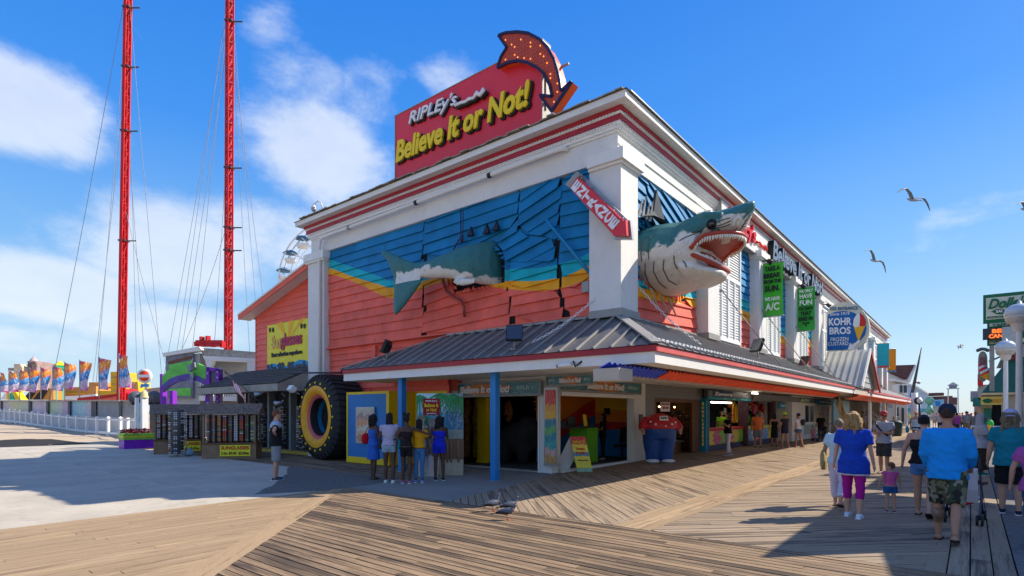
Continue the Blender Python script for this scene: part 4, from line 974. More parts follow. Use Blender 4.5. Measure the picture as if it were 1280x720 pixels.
b = MB(); b.cyl(p0,p0 + Vector((-.05,.3,-.03)),.05,n=10); b.build('body',M_whitel,SC); b = MB(); b.tube([p0 + Vector((0,-.05,.06)),p0 + Vector((-.02,-.12,-.06)),p0 + Vector((0,-.2,.0)),p0 + Vector((.05,-.24,.05))],.02,6); b.build('cable',M_black,SC)
b = MB(); b.cyl(p0 + Vector((-.05,.3,-.03)),p0 + Vector((-.055,.33,-.033)),.042,n=10); b.build('lens',M_black,SC)
# ================================================================ GROUND FLOOR
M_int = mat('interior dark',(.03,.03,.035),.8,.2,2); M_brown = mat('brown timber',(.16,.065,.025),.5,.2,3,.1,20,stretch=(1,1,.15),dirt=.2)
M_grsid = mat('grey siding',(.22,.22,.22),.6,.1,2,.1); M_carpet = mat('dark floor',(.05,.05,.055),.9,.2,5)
def bands(name,axis,cols,zs,amp,wl,ph):
    m,t,p = new_mat(name); ge = nd(t,'ShaderNodeNewGeometry'); sp = nd(t,'ShaderNodeSeparateXYZ'); lk(t,ge.outputs['Position'],sp.inputs[0])
    w = mth(t,'MULTIPLY',mth(t,'SINE',mth(t,'ADD',mth(t,'MULTIPLY',sp.outputs[axis],wl),ph)),amp); z = mth(t,'SUBTRACT',sp.outputs[2],w)
    c = cols[0]
    for col,zz in zip(cols[1:],zs): c = mixc(t,mth(t,'GREATER_THAN',z,zz),c,col)
    lk(t,c,p.inputs['Base Color']); p.inputs['Roughness'].default_value = .5
    n = nd(t,'ShaderNodeTexNoise'); n.inputs['Scale'].default_value = 20; b = nd(t,'ShaderNodeBump'); b.inputs['Strength'].default_value = .05; lk(t,n.outputs[0],b.inputs['Height']); lk(t,b.outputs[0],p.inputs['Normal'])
    return m
C_b,C_r,C_o,C_y = (.01,.22,.55),(.62,.012,.02),(.85,.22,.01),(.85,.52,.01)
M_mur1 = bands('room mural back',0,[C_b,C_r,C_o],[1.15,1.75],.45,.9,1.2)
M_mur2 = bands('room mural side',1,[C_b,C_r,C_o,C_y],[.75,1.05,1.5],.28,1.0,3.9)
gx,gy,zh = .72,2.42,2.16
yo1 = AX(673,560,gx).y            # opening 1 runs from here to the backdrop
b = MB(); b.bb(gx,gx + .14,yo1,5.95,2.28,2.70); b.build('entrance_header',M_white,B)
b = MB(); b.bb(gx - .03,gx + .1,yo1,5.95,2.16,2.28); b.build('door_track',M_whitel,B)
b = MB(); b.bb(gx,gx + .3,gy,yo1,0,2.70); b.build('entrance_pier',M_white,B)
for k in range(2):
    b = MB(); b.bb(gx - .03,gx - .001,(gy,yo1 - .05)[k],(gy + .05,yo1)[k],0,2.16) if k else b.bb(gx - .03,gx - .001,gy,gy + .05,0,2.16); b.build('pier_edge',M_whitel,B)
b = MB(); b.bb(gx - .02,gx + .2,yo1,5.9,0,.035); b.build('sill',M_gutter,B)
xo2 = AY(792,560,gy).x; xp2 = AY(806,560,gy).x
b = MB(); b.bb(gx + .3,xo2,gy,gy + .14,2.28,2.70); b.build('entrance_header',M_grsid,B)
b = MB(); b.bb(1.15,xo2,gy - .03,gy + .1,2.16,2.28); b.build('door_track',M_whitel,B)
b = MB(); b.bb(xo2,xp2,gy - .02,gy + .25,0,2.7); b.build('entrance_pier',M_white,B)
b = MB(); b.bb(1.15,xo2,gy - .04,gy + .15,-.02,.05); b.build('sill',M_whitel,B)
b = MB(); b.bb(xo2 + .35,xo2 + .62,gy - .045,gy - .021,1.28,1.62); b.build('meter_plate',mat('bronze plate',(.08,.05,.04),.4),B)
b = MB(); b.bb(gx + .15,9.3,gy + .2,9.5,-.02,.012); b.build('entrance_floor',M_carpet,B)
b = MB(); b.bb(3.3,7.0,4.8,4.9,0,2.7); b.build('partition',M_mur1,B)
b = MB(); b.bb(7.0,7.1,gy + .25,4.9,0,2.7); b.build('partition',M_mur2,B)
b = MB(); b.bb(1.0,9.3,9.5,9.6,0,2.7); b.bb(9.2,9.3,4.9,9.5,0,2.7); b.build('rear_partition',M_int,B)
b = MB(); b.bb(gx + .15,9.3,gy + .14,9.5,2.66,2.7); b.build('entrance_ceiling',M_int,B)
sun_ = MB(); c = Vector((3.5,4.79,2.05))
sun_.cyl(c,c + Vector((0,-.012,0)),.33,n=20)
for k in range(22):
    a = 2 * math.pi * k / 22; d = Vector((math.cos(a),0,math.sin(a))); s_ = Vector((-d.z,0,d.x)); L = .62 if k % 2 else .5
    if (c + d * L).z < 2.62: sun_.prism([c + d * .36 + s_ * .03 + Vector((0,-.006,0)),c + d * .36 - s_ * .03 + Vector((0,-.006,0)),c + d * L + Vector((0,-.006,0))],(0,-.004,0))
sun_.build('painted_sun',mat('sun paint',(.6,.12,.01),.6),B,'stuff')
T = thing('yellow_column','square yellow column just inside the shaded entrance','column',(2.2,5.0,0)); p = AX(606,581,2.0)
T.location = (2.0,p.y,0); b = MB(); b.bb(1.85,2.15,p.y - .2,p.y + .2,0.1,2.66); b.build('shaft',M_yel,T); b = MB(); b.bb(1.82,2.18,p.y - .23,p.y + .23,0,.1); b.build('plinth',M_yel,T)
M_fur = mat('black fur',(.018,.017,.018),.85,.4,12,1.0,30)
fb = MB(); c = AX(652,560,2.6); c.z = 0
for (dx,dy,z,r,rz) in ((0,0,.85,.62,.55),(.1,.5,.75,.5,.5),(-.1,-.35,1.15,.38,.42),(.0,.9,.5,.42,.4),(-.3,-.3,.4,.22,.42),(-.3,.5,.35,.22,.38),(.3,.9,.3,.25,.32)): fb.ball(c + Vector((dx,dy,z)),(r,r,rz),14,10)
me = fuse(fb,.06,4); o = put('furry_statue',me,M_fur); tag(o,'large black shaggy animal statue in the dark shaded entrance','statue')
T = thing('carved_mask','orange carved mask hanging in the dark entrance room','mask',AX(635,515,4.5)); p = AX(635,514,4.5)
b = MB(); b.ball(p,(.12,.22,.42),12,9); b.build('face',mat('mask orange',(.7,.25,.04),.4),T)
for dy in (-.09,.09): b = MB(); b.ball(p + Vector((-.1,dy,.1)),.045,8,6); b.build('eye',M_black,T)
b = MB(); b.ball(p + Vector((-.12,0,-.2)),(.03,.1,.05),8,6); b.build('mouth',M_black,T)
for i,(q,col,lab) in enumerate((((595,545),(.5,.3,.03),'slim brown totem panel left of the yellow column'),((583,540),(.35,.12,.03),'dark red curtain strip beside the palm backdrop'))):
    p = AX(q[0],q[1],2.4); b = MB(); b.tube([(2.4 + .05 * (k % 2),p.y + .04 * math.sin(k * 2.),.1 + k * .35) for k in range(8)],[.12,.15,.11,.15,.12,.15,.11,.13],8); tag(b.build('totem',mat('totem %d' % i,col,.6,.5,6)),lab,'totem')
T = thing('ticket_desk','lime green ticket counter inside the sunny side entrance','desk',(4.6,3.7,0)); p0 = AY(731,574,3.4); p1 = AY(744,574,3.4)
b = MB(); b.bb(p0.x,p1.x,3.3,4.0,0,1.18); b.build('front_panel',mat('lime green',(.12,.45,.01),.5),T); b = MB(); b.bb(p0.x - 1.1,p1.x + .05,3.2,4.05,1.18,1.23) ; b.build('worktop',M_black,T)
b = MB(); b.bb(p0.x + .22,p0.x + .5,3.5,3.56,1.24,1.5); b.build('screen',M_black,T); b = MB(); b.bb(p0.x - 1.0,p0.x - .4,3.5,3.9,1.23,1.4); b.bb(p0.x - .9,p0.x - .5,3.45,3.5,1.3,1.55); b.build('till',M_black,T)
b = MB(); b.prism([(p0.x - .18,3.3,1.23),(p0.x + .02,3.3,1.23),(p0.x + .02,3.36,1.62),(p0.x - .18,3.36,1.62)],(0,.02,0)); tag(b.build('desk_card',M_yel),'yellow card standing on the ticket counter','card')
T = thing('black_chair','black office chair behind the ticket counter','chair',(6.2,3.2,0)); b = MB(); b.bb(6.0,6.45,3.0,3.45,.45,.53); b.build('seat',M_black,T)
b = MB(); b.prism([(6.42,3.0,.6),(6.42,3.45,.6),(6.5,3.42,1.15),(6.5,3.03,1.15)],(.05,0,0)); b.build('backrest',M_black,T)
for a in (0,1.57,3.14,4.71): b = MB(); b.bar((6.22,3.22,.06),(6.22 + .28 * math.cos(a),3.22 + .28 * math.sin(a),.05),.04); b.build('leg',M_black,T)
b = MB(); b.cyl((6.22,3.22,.05),(6.22,3.22,.46),.03); b.build('column',M_black,T)
b = MB(); p = AX(759,514,6.98); b.bb(6.96,6.985,p.y - .13,p.y + .13,p.z - .12,p.z + .12); tag(b.build('notice',M_black),'small dark notice on the yellow interior wall','notice')
T = thing('poster_case','tall grey framed poster case on the white corner pier of the entrance','poster case',(.7,2.3,1.2))
q0,q1 = AX(682.5,560,.66),AX(699.5,560,.66)
b = MB(); b.bb(.56,.70,q1.y,q0.y,.22,2.38); b.build('frame',M_metal,T)
def stripes(name,cols,axis=2,sc=1.0,rng=(0,1)):
    m,t,p = new_mat(name); tc = nd(t,'ShaderNodeTexCoord'); sp = nd(t,'ShaderNodeSeparateXYZ'); lk(t,tc.outputs['Generated'],sp.inputs[0])
    n = nd(t,'ShaderNodeTexNoise'); n.inputs['Scale'].default_value = 3.5; n.inputs['Detail'].default_value = 3; lk(t,tc.outputs['Generated'],n.inputs['Vector'])
    v = mth(t,'ADD',sp.outputs[axis],mth(t,'MULTIPLY',mth(t,'SUBTRACT',n.outputs[0],.5),.16 * sc))
    cr = nd(t,'ShaderNodeValToRGB'); cr.color_ramp.interpolation = 'CONSTANT'; lk(t,v,cr.inputs[0]); e = cr.color_ramp.elements
    while len(e) < len(cols): e.new(.5)
    for i,c_ in enumerate(cols): e[i].position = rng[0] + (rng[1] - rng[0]) * i / len(cols); e[i].color = (*c_,1)
    n2 = nd(t,'ShaderNodeTexNoise'); n2.inputs['Scale'].default_value = 11; n2.inputs['Detail'].default_value = 4; lk(t,tc.outputs['Generated'],n2.inputs['Vector'])
    c2 = mixc(t,mth(t,'MULTIPLY',mth(t,'GREATER_THAN',n2.outputs[0],.58),.3),cr.outputs[0],(.75,.7,.6))
    lk(t,c2,p.inputs['Base Color']); p.inputs['Roughness'].default_value = .35; return m
b = MB(); b.bb(.545,.558,q1.y + .06,q0.y - .05,.3,2.3); b.build('poster',stripes('poster print',[(.5,.25,.05),(.6,.35,.3),(.02,.35,.35),(.02,.25,.3),(.1,.4,.1),(.02,.2,.3),(.75,.4,.02),(.7,.3,.02),(.6,.03,.03),(.55,.02,.03)]),T)
for i,tx in enumerate(('OPEN','DAILY','FUN','MAZE')): pass
M_seab = stripes('seaside sign print',[(.03,.16,.20),(.04,.22,.27),(.03,.19,.25)],2,2)
M_peach = flat('peach splash',(.62,.22,.06))
def fsign(label,A_,C_,z0,z1,n,frame=True):
    """A_ -> C_ along the wall, left to right as read"""
    A_,C_ = Vector(A_),Vector(C_); n = Vector(n); T = thing('entrance_sign',label,'sign',(A_ + C_) / 2 + Vector((0,0,z0)))
    r = (C_ - A_).normalized(); L = (C_ - A_).length; up = Vector((0,0,1)); o = A_ + up * z0
    def P(u,v,d=0): return o + r * u + up * v + n * d
    H = z1 - z0; b = MB(); b.prism([P(0,0),P(L,0),P(L,H),P(0,H)],n * -.1); b.build('panel',M_seab,T)
    b = MB()
    for q in (((0,-.02),(L,-.02)),((0,H + .02),(L,H + .02)),((-.02,-.03),(-.02,H + .03)),((L + .02,-.03),(L + .02,H + .03))): b.bar(P(*q[0],.01),P(*q[1],.01),.045,.045)
    b.build('frame',M_gutter,T)
    b = MB(); k = 26; c = P(L * .52,H * .5,.004); b.prism([c + r * (L * (.24 + .02 * math.sin(5 * a)) * math.cos(a)) + up * (H * .46 * (1 if abs(math.sin(a)) > .99 else 1) * math.sin(a)) for a in [2 * math.pi * i / k for i in range(k)]],n * .006); b.build('splash',M_peach,T)
    letters('Believe It or Not!',P(L * .52,H * .5,.03),r,up,L * .46,H * .62,M_lwhite,T,.03,.03,.15)
    letters("RIPLEy's",P(L * .12,H * .5,.02),r,up,L * .14,H * .42,flat('pale aqua',(.45,.65,.65)),T,.01,.02,.2)
    letters("RIPLEy's",P(L * .88,H * .5,.02),r,up,L * .14,H * .42,MC['pale aqua'],T,.01,.02,.2)
    return T
ya,yb = AX(542,480,.55).y,AX(675,480,.55).y
fsign('long blue and peach sign over the shaded entrance, left of the corner',(.55,ya,0),(.55,yb,0),2.20,2.56,(-1,0,0))
ya,yb = AX(684,480,.3).y,AX(742,480,.3).y
fsign('short blue and peach sign hung at the corner behind the beige box',(.3,ya,0),(.3,yb,0),2.42,2.64,(-1,0,0))
xa_,xb_ = AY(700,480,2.25).x,AY(802,480,2.25).x
fsign('blue and peach sign over the entrance with the mural room',(max(xa_,.9),2.3,0),(xb_,2.3,0),2.33,2.66,(0,-1,0))
def corr(x0,x1,m,nm):
    b = MB(); x = x0; s_ = .105; vs = []; n = int((x1 - x0) / s_)
    for i in range(n + 1):
        xx = x0 + i * s_; dz = .03 if i % 2 else -.03; vs += [(xx,-1.12,2.64 + dz),(xx,-.80,2.50 + dz)]
    fs = [(2 * i,2 * i + 1,2 * i + 3,2 * i + 2) for i in range(n)]; b.add(vs,fs); b.add([(v[0],v[1],v[2] + .008) for v in vs],[tuple(reversed(f)) for f in fs]); return b.build(nm,m,SH)
SH = thing('corrugated_sunshade','long corrugated blue and orange red sunshade strip under the sunny eave','sunshade',(8,-1.5,2.4))
corr(-2.45,.35,mat('blue corrugated',(.015,.06,.62),.35,.2,3,0),'blue_sheet'); corr(.35,22.2,mat('orange red corrugated',(.85,.075,.02),.35,.2,3,0),'red_sheet')
b = MB(); b.bb(-1.7,22.2,-.79,-.72,2.44,2.69); b.build('rail',M_beige,SH)
b = MB(); b.bb(-2.5,-1.95,-1.40,-.84,2.30,2.54); tag(b.build('beige_box',mat('beige plastic',(.50,.43,.35),.6)),'beige box under the blue end of the corrugated sunshade','box')
S2 = thing('corrugated_sunshade','orange red sunshade under the farther porch beyond the gable','sunshade',(35,-3.2,2.4)); b = MB()
n = 160
vs = []
for i in range(n + 1): xx = 23.5 + i * .22; dz = .03 if i % 2 else -.03; vs += [(xx,-1.9,2.62 + dz),(xx,-1.1,2.44 + dz)]
b.add(vs,[(2 * i,2 * i + 1,2 * i + 3,2 * i + 2) for i in range(n)]); b.build('red_sheet',MC['orange red corrugated'],S2)
SY = 2.42
def X(px,y=SY): return AY(px,560,y).x
xs0,xs1 = xp2,X(882)
b = MB(); b.bb(xs0,xs1,SY,SY + .12,2.22,2.7); b.build('shop_header',M_grsid,B)
b = MB()
for z in (2.3,2.42,2.54,2.64): b.bb(xs0,xs1,SY - .012,SY,z,z + .015)
b.build('header_battens',M_gutter,B,'stuff')
b = MB(); b.bb(xs0,X(818),SY,SY + .1,0,2.22); b.build('shop_wall',M_grsid,B)
for a_,c_ in ((818,821),(866,875)): b = MB(); b.bb(X(a_),X(c_),SY + .02,SY + .14,0,2.22); b.build('door_panel',M_brown,B)
b = MB(); b.bb(X(821),X(866),SY + .02,SY + .14,2.08,2.22); b.build('door_head',M_brown,B)
b = MB(); b.bb(xs0,xs1 + .2,6.4,6.5,0,2.7); b.bb(xs1 + .1,xs1 + .2,SY + .2,6.4,0,2.7); b.bb(7.15,xs0 + .3,5.0,5.1,0,2.7); b.build('shop_back_wall',mat('shop brown wall',(.12,.06,.03),.7),B)
b = MB(); b.bb(7.12,xs1 + .1,SY + .15,6.4,-.02,.01); b.build('shop_floor',mat('shop floor',(.20,.11,.06),.6),B)
b = MB(); b.bb(X(876),X(880.5),SY - .22,SY + .12,0,2.3); P = b.build('blue_pillar',mat('turquoise pillar',(.01,.28,.45),.5),B)
for i in range(11): letters('SUNGLASSES!'[i],(X(878.2,SY - .22),SY - .235,2.05 - i * .17),(1,0,0),(0,0,1),.22,.12,M_lyel,P,.03,.01)
T = thing('price_board','white price board hanging in the sunglasses shop doorway','sign',(X(836),SY + .1,1.9)); x0,x1 = X(830.5),X(842)
b = MB(); b.bb(x0,x1,SY + .15,SY + .17,1.72,2.1); b.build('board',M_lwhite,T); letters('SUNGLASSES',((x0 + x1) / 2,SY + .145,2.0),(1,0,0),(0,0,1),(x1 - x0) * .8,.06,M_lred,T); letters('$5.99',((x0 + x1) / 2,SY + .145,1.85),(1,0,0),(0,0,1),(x1 - x0) * .6,.1,M_lred,T)
GL = [flat('lens ' + n_,c_,.1,.8) for n_,c_ in (('amber',(.5,.16,.02)),('blue',(.02,.12,.6)),('smoke',(.05,.05,.06)),('silver',(.7,.72,.75)),('red',(.7,.04,.04)),('green',(.05,.35,.12)))]
def rack(x,y,z0,z1,r,label,w_=None,pair=(0,2),z_base=True,group=None):
    T = thing('sunglasses_rack',label,'display rack',(x,y,0),group)
    b = MB(); b.cyl((x,y,z0),(x,y,z1),.02,n=6)
    for k in range(4): a = k * math.pi / 2 + .4; b.bar((x,y,z0 + .03),(x + r * math.cos(a),y + r * math.sin(a),z0 + .02),.03)
    b.build('stand',M_metal,T); rr = random.Random(int(x * 100)); z = z0 + .15; mbs = {}
    while z < z1:
        for k in range(8):
            a = k * math.pi / 4 + .2; d = Vector((math.cos(a),math.sin(a),0)); s_ = Vector((-d.y,d.x,0)); p = Vector((x,y,z)) + d * r * .8
            g_ = rr.choice(pair) if rr.random() < .8 else rr.randrange(6); m_ = mbs.setdefault(g_,MB())
            for s in (-1,1): m_.box(p + s_ * .034 * s,(.045,.012,.032),rz=a + math.pi / 2)
            m_.box(p + Vector((0,0,.012)),(.13,.008,.006),rz=a + math.pi / 2)
        z += .075
    for k_,m_ in mbs.items(): m_.build('sunglasses',GL[k_],T,'stuff')
    bk_ = MB(); bk_.tube([(x,y,z0 + .1),(x,y,z1)],r * .55,8); bk_.build('rack_core',mat('rack core',(.10,.09,.085),.6),T)
    return T
b = MB(); b.bb(X(838),X(866),SY + .5,SY + 1.3,0,.42); b.build('display_plinth',M_brown,B)
rack(X(846,SY + .9),SY + .9,.42,1.75,.28,'brown sunglasses spinner rack in the doorway, nearer the big figure',pair=(0,2)); rack(X(860,SY + .9),SY + .9,.42,1.75,.28,'brown sunglasses spinner rack in the doorway, nearer the turquoise pillar',pair=(0,3))
rack(X(826,SY + 1.6),SY + 2.4,.1,1.75,.3,'dim sunglasses rack deeper in the shop',pair=(3,2))
for i,(px_,yy) in enumerate(((824,3.6),(832,3.8),(843,3.7))):
    x = X(px_,yy); b = MB(); b.ball((x,yy,1.92),.035,8,6); b.build('ceiling_spot',mat('warm spot lamp',(1,.62,.25),.4,0,1,0,emit=9,dirt=0)); o = COL.objects[-1]; tag(o,'small lit spot lamp, %s of three in the sunglasses shop' % ['left','middle','right'][i],'lamp','spot lamps in the sunglasses shop')
BY = 2.25
def booth(pa,pb,y,ftop,cols,nm,back):
    x0,x1 = X(pa,y),X(pb,y)
    b = MB(); b.bb(x0,x1,y,y + .1,2.25,2.7); b.build('booth_header',M_grsid,B)
    T = thing('counter',nm,'counter',((x0 + x1) / 2,y,0)); b = MB(); b.bb(x0 + .12,x1 - .12,y + .02,y + .5,.25,.86); b.build('front_panel',stripes(nm[:12] + ' print',cols,0,2.5),T)
    b = MB(); b.bb(x0 + .12,x1 - .12,y - .02,y + .55,.86,.98); b.build('counter_top',mat('counter edge ' + nm[:6],back,.5),T); b = MB(); b.bb(x0 + .12,x1 - .12,y + .06,y + .45,0,.25); b.build('base',mat('patterned base',(.06,.07,.12),.6,.8,12),T)
    for q_ in (x0,x1 - .12): b = MB(); b.bb(q_,q_ + .12,y - .06,y + .3,0,2.25); b.build('booth_post',mat('booth post',(.10,.05,.07),.6,.5,8),B)
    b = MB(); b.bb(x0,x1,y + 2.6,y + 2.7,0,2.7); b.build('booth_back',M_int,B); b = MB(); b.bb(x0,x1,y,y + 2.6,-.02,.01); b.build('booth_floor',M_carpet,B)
    return x0,x1
b1 = booth(883,931,BY,0,[(.75,.6,.02),(.55,.06,.2),(.15,.5,.04),(.6,.05,.25),(.75,.55,.03),(.2,.5,.03)],'bright yellow pink and green game counter nearest the turquoise pillar',(.55,.03,.03))
b2 = booth(933,967,2.1,0,[(.02,.2,.5),(.7,.6,.5),(.6,.05,.05),(.03,.3,.6),(.75,.55,.03)],'blue white and red prize counter behind the man in orange',(.75,.6,.03))
def hsign(px0,px1,y,z0,z1,m,txt,tm,label,frac=(.1,.9),hh=.6,slot=None):
    x0,x1 = X(px0,y),X(px1,y); T = thing('shop_sign',label,'sign',((x0 + x1) / 2,y,z0)); b = MB(); b.bb(x0,x1,y - .06,y,z0,z1); b.build('panel',m,T)
    a,c = x0 + (x1 - x0) * frac[0],x0 + (x1 - x0) * frac[1]
    if slot: b = MB(); b.bb(a - .1,c + .1,y - .07,y - .061,z0 + .01,z1 - .01); b.build('field',slot,T)
    letters(txt,((a + c) / 2,y - .085,(z0 + z1) / 2),(1,0,0),(0,0,1),c - a,(z1 - z0) * hh,tm,T,.03,.02,.1); return T
hsign(884,937,2.05,2.36,2.62,mat('grey sign',(.16,.17,.18),.5),'Zamora',M_lwhite,'grey header sign with a dark blue panel over the first game booth',(.1,.5),.6,flat('sign navy',(.01,.05,.18)))
hsign(884,937,2.04,2.24,2.34,flat('aqua strip',(.02,.35,.42)),'. . .',M_lwhite,'thin aqua strip sign beneath the first booth header',(.3,.8),.3)
hsign(940,1022,1.5,2.28,2.56,mat('grey sign',(.16,.17,.18),.5),'ATM',M_lwhite,'dark header sign with white ATM letters on green',(.64,.80),.62,flat('atm green',(.04,.22,.04)))
def blobs_toys(px0,px1,y,z0,z1,n,label,seed):
    T = thing('prize_display',label,'toys',(X((px0 + px1) / 2,y),y,z0)); rr = random.Random(seed)
    for i in range(n):
        x = rr.uniform(X(px0,y),X(px1,y)); z = rr.uniform(z0,z1); yy = y + rr.uniform(-.2,.2); c_ = rr.choice([(.75,.5,.02),(.03,.35,.55),(.65,.05,.04),(.75,.25,.02),(.1,.45,.08),(.6,.1,.35),(.75,.7,.6),(.35,.05,.5)])
        m_ = flat('toy %.2f %.2f %.2f' % c_,c_,.7); b = MB(); s = rr.uniform(.11,.19)
        b.ball((x,yy,z),(s,s * .8,s),8,6); b.ball((x,yy - .03,z + s * 1.25),s * .7,8,6)
        for d in (-1,1): b.ball((x + d * s * .5,yy,z + s * 1.85),s * .28,6,4); b.ball((x + d * s * 1.05,yy - .05,z + s * .2),(s * .5,s * .35,s * .3),6,4); b.ball((x + d * s * .5,yy - .08,z - s * .95),(s * .35,s * .5,s * .35),6,4)
        b.build('plush_toy',m_,T)
for a_,c_,y_,lb in ((889,914,2.9,'lit fluorescent tube inside the first game booth'),(940,947,1.6,'small lit strip lamp under the porch ceiling above the second booth')):
    b = MB(); b.cyl((X(a_,y_),y_,2.16 if a_ < 900 else 2.6),(X(c_,y_),y_,2.16 if a_ < 900 else 2.6),.035,n=8); tag(b.build('tube_lamp',mat('lit tube',(1,.88,.7),.4,0,1,0,emit=5,dirt=0)),lb,'lamp')
blobs_toys(936,965,3.2,1.25,2.1,34,'wall of small bright plush prizes in the second booth',3)
blobs_toys(905,926,3.4,1.5,2.1,8,'few plush prizes hanging at the back of the first booth',5)
for i,(px_,c_) in enumerate(((917,(.85,.3,.02)),(921,(.8,.5,.02)),(925,(.7,.05,.03)))):
    x = X(px_,2.8); b = MB(); b.prism([(x,2.8,2.1),(x - .22,2.8,1.15),(x + .22,2.8,1.15)],(0,.05,0)); b.prism([(x,2.77,1.9),(x - .1,2.77,1.3),(x + .1,2.77,1.3)],(0,.02,0)); tag(b.build('pennant_prize',flat('pennant %d' % i,c_)),['orange','yellow','red'][i] + ' triangular prize hanging in the first booth','prize')
KY = 1.5; x0,x1 = X(990,KY),X(1039,KY)
wx0,wx1,dx0,dx1 = X(1006,KY) - x0,X(1018.5,KY) - x0,X(1027,KY) - x0,X(1036,KY) - x0
b = MB(); b.wall((x0,KY,0),(1,0,0),x1 - x0,2.66,[(wx0,wx1,1.0,2.1),(dx0,dx1,0,2.1)],(0,.1,0)); b.bb(x0,x0 + .1,KY + .1,3.5,0,2.66); b.build('kiosk_wall',M_white,B)
b = MB(); b.bb(x0 + wx0,x0 + wx1,KY + .05,KY + .07,1.0,2.1); b.build('window_pane',flat('dark glass',(.02,.05,.07),.06,.9),B)
b = MB()
for q in (wx0 + .02,(wx0 + wx1) / 2,wx1 - .06): b.bb(x0 + q,x0 + q + .05,KY - .01,KY + .08,1.0,2.1)
b.bb(x0 + wx0,x0 + wx1,KY - .012,KY + .078,1.0,1.06); b.build('window_frame',M_whitel,B)
b = MB(); b.bb(x0 + dx0,x0 + dx1,KY + .04,KY + .08,0,2.1); b.build('kiosk_door',M_brown,B)
b = MB(); b.bb(x0 + wx0 - .2,x0 + wx1 + .2,KY - .03,KY - .001,.3,.9); b.build('lower_panel',mat('pale teal panel',(.3,.45,.45),.5,.3,6),B)
hsign(1020,1040,1.38,2.2,2.55,flat('kiosk blue',(.02,.2,.42)),'LEMONADE',M_lwhite,'blue panel sign over the white window kiosk',(.1,.9),.4)
hsign(972,992,1.9,1.9,2.2,flat('awning blue',(.02,.25,.45)),'ICE CREAM',M_lwhite,'small blue sign in the dark doorway beside the white kiosk',(.1,.9),.4)
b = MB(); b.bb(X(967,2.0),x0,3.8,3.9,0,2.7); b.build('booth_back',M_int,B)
b = MB(); b.bb(X(967,2.0),X(967,2.0) + .3,1.95,2.2,0,2.7); b.build('booth_post',MC['booth post'],B)
T = thing('food_mural','blue hanging board with a big waffle picture beyond the white kiosk','sign',(29,.4,1)); ya = .3
xa_,xb_ = X(1042,ya),X(1062,ya); b = MB(); b.bb(xa_,xb_,ya,ya + .1,.9,2.5); b.build('panel',stripes('mural board print',[(.05,.25,.35),(.04,.35,.4),(.1,.35,.3),(.04,.3,.4)],0,3),T)
b = MB(); c = Vector(((xa_ + xb_) / 2,ya - .03,1.6)); R_ = Matrix.Rotation(.5,3,'Y'); b.box(c,((xb_ - xa_) * .62,.06,.8),M=R_); b.build('waffle',mat('waffle',(.6,.38,.16),.6),T)
b = MB()
for k in (-2,-1,0,1,2): b.box(c + R_ @ Vector((k * .35,-.04,0)),(.05,.04,.78),M=R_);
b.build('waffle_ridges',mat('waffle ridge',(.40,.2,.06),.6),T)
b = MB(); b.bb(x1,52,2.2,2.3,0,2.7); b.build('far_shop_wall',mat('far shop wall',(.25,.22,.2),.7,.5,.8),B)
cols_ = [(.7,.3,.03),(.03,.3,.5),(.6,.05,.04),(.1,.35,.1),(.7,.6,.1),(.6,.6,.58),(.3,.1,.3)]
rr_ = random.Random(44); x = x1 + 3.5; i = 0
while x < 51:
    w_ = rr_.uniform(1.5,3); z0_ = rr_.choice((.1,.9,1.7)); c_ = cols_[i % 7]; b = MB(); b.bb(x,x + w_,2.1,2.19,z0_,z0_ + rr_.uniform(.5,.9)); b.build('shop_panel',flat('shop panel %d' % (i % 7),c_),B); x += w_ + rr_.uniform(.1,.6); i += 1
for x in (29.5,37,45,55): post_ = MB(); post_.bb(x,x + .14,-1.65,-1.51,0,2.66); post_.build('far_post',M_white,B)
T = thing('a_board','yellow and red folding board on the boardwalk by the entrance pier','A-board',(1.8,1.9,0))
q = [AY(*p_,1.75) for p_ in ((721,588),(738,587),(729,549),(712,550))]
P0 = G(722,590); rt_ = Vector((.70,-.71,0)); bk_ = Vector((.71,.70,0)); W2,H2 = .44,1.0
up_ = (Vector((0,0,1)) * .95 - bk_ * -.0 + bk_ * .0).normalized(); up_ = (Vector((0,0,1)) * H2 + bk_ * .0 - rt_ * .22)
M_abY = stripes('a board print',[(.25,.5,.35),(.85,.75,.05),(.85,.72,.03),(.85,.72,.03),(.05,.25,.4),(.85,.7,.03),(.85,.66,.02),(.7,.03,.04),(.65,.02,.03)],2,.3)
def ab(u,v,d=0): return P0 + rt_ * u + up_ * v - bk_ * d
b = MB(); b.prism([ab(0,0),ab(W2,0),ab(W2,1),ab(0,1)],bk_ * .03); b.build('front_panel',M_abY,T)
letters('Believe It',ab(W2 / 2,.86,.012),rt_,up_,W2 * .8,.09,M_lyel,T); letters('Tickets',ab(W2 / 2,.66,.012),rt_,up_,W2 * .6,.07,M_lred,T); letters('Inside',ab(W2 / 2,.55,.012),rt_,up_,W2 * .6,.07,M_lred,T); letters('All Day Pass',ab(W2 / 2,.33,.012),rt_,up_,W2 * .7,.05,M_lblack,T)
b = MB(); bl = P0 - rt_ * .62 + bk_ * .42; b.prism([bl,bl + rt_ * W2,ab(W2,.99) + bk_ * .04,ab(0,.99) + bk_ * .04],bk_ * .02); b.build('rear_panel',M_lwhite,T)
b = MB(); b.bar(bl + rt_ * .05 + up_ * .3 - bk_ * .0,bl + rt_ * .45 + up_ * .3,.02); b.build('brace',M_black,T)
T = thing('giant_trousers_statue','wide headless photo statue in a red shirt and blue trousers standing outside the sunglasses shop','statue',(6.1,1.8,0))
c0 = G(824,578); T.location = c0; R = Matrix.Rotation(math.radians(0),3,'Z')
rgt = Vector((.70,-.71,0)); fwd = Vector((-.71,-.70,0))
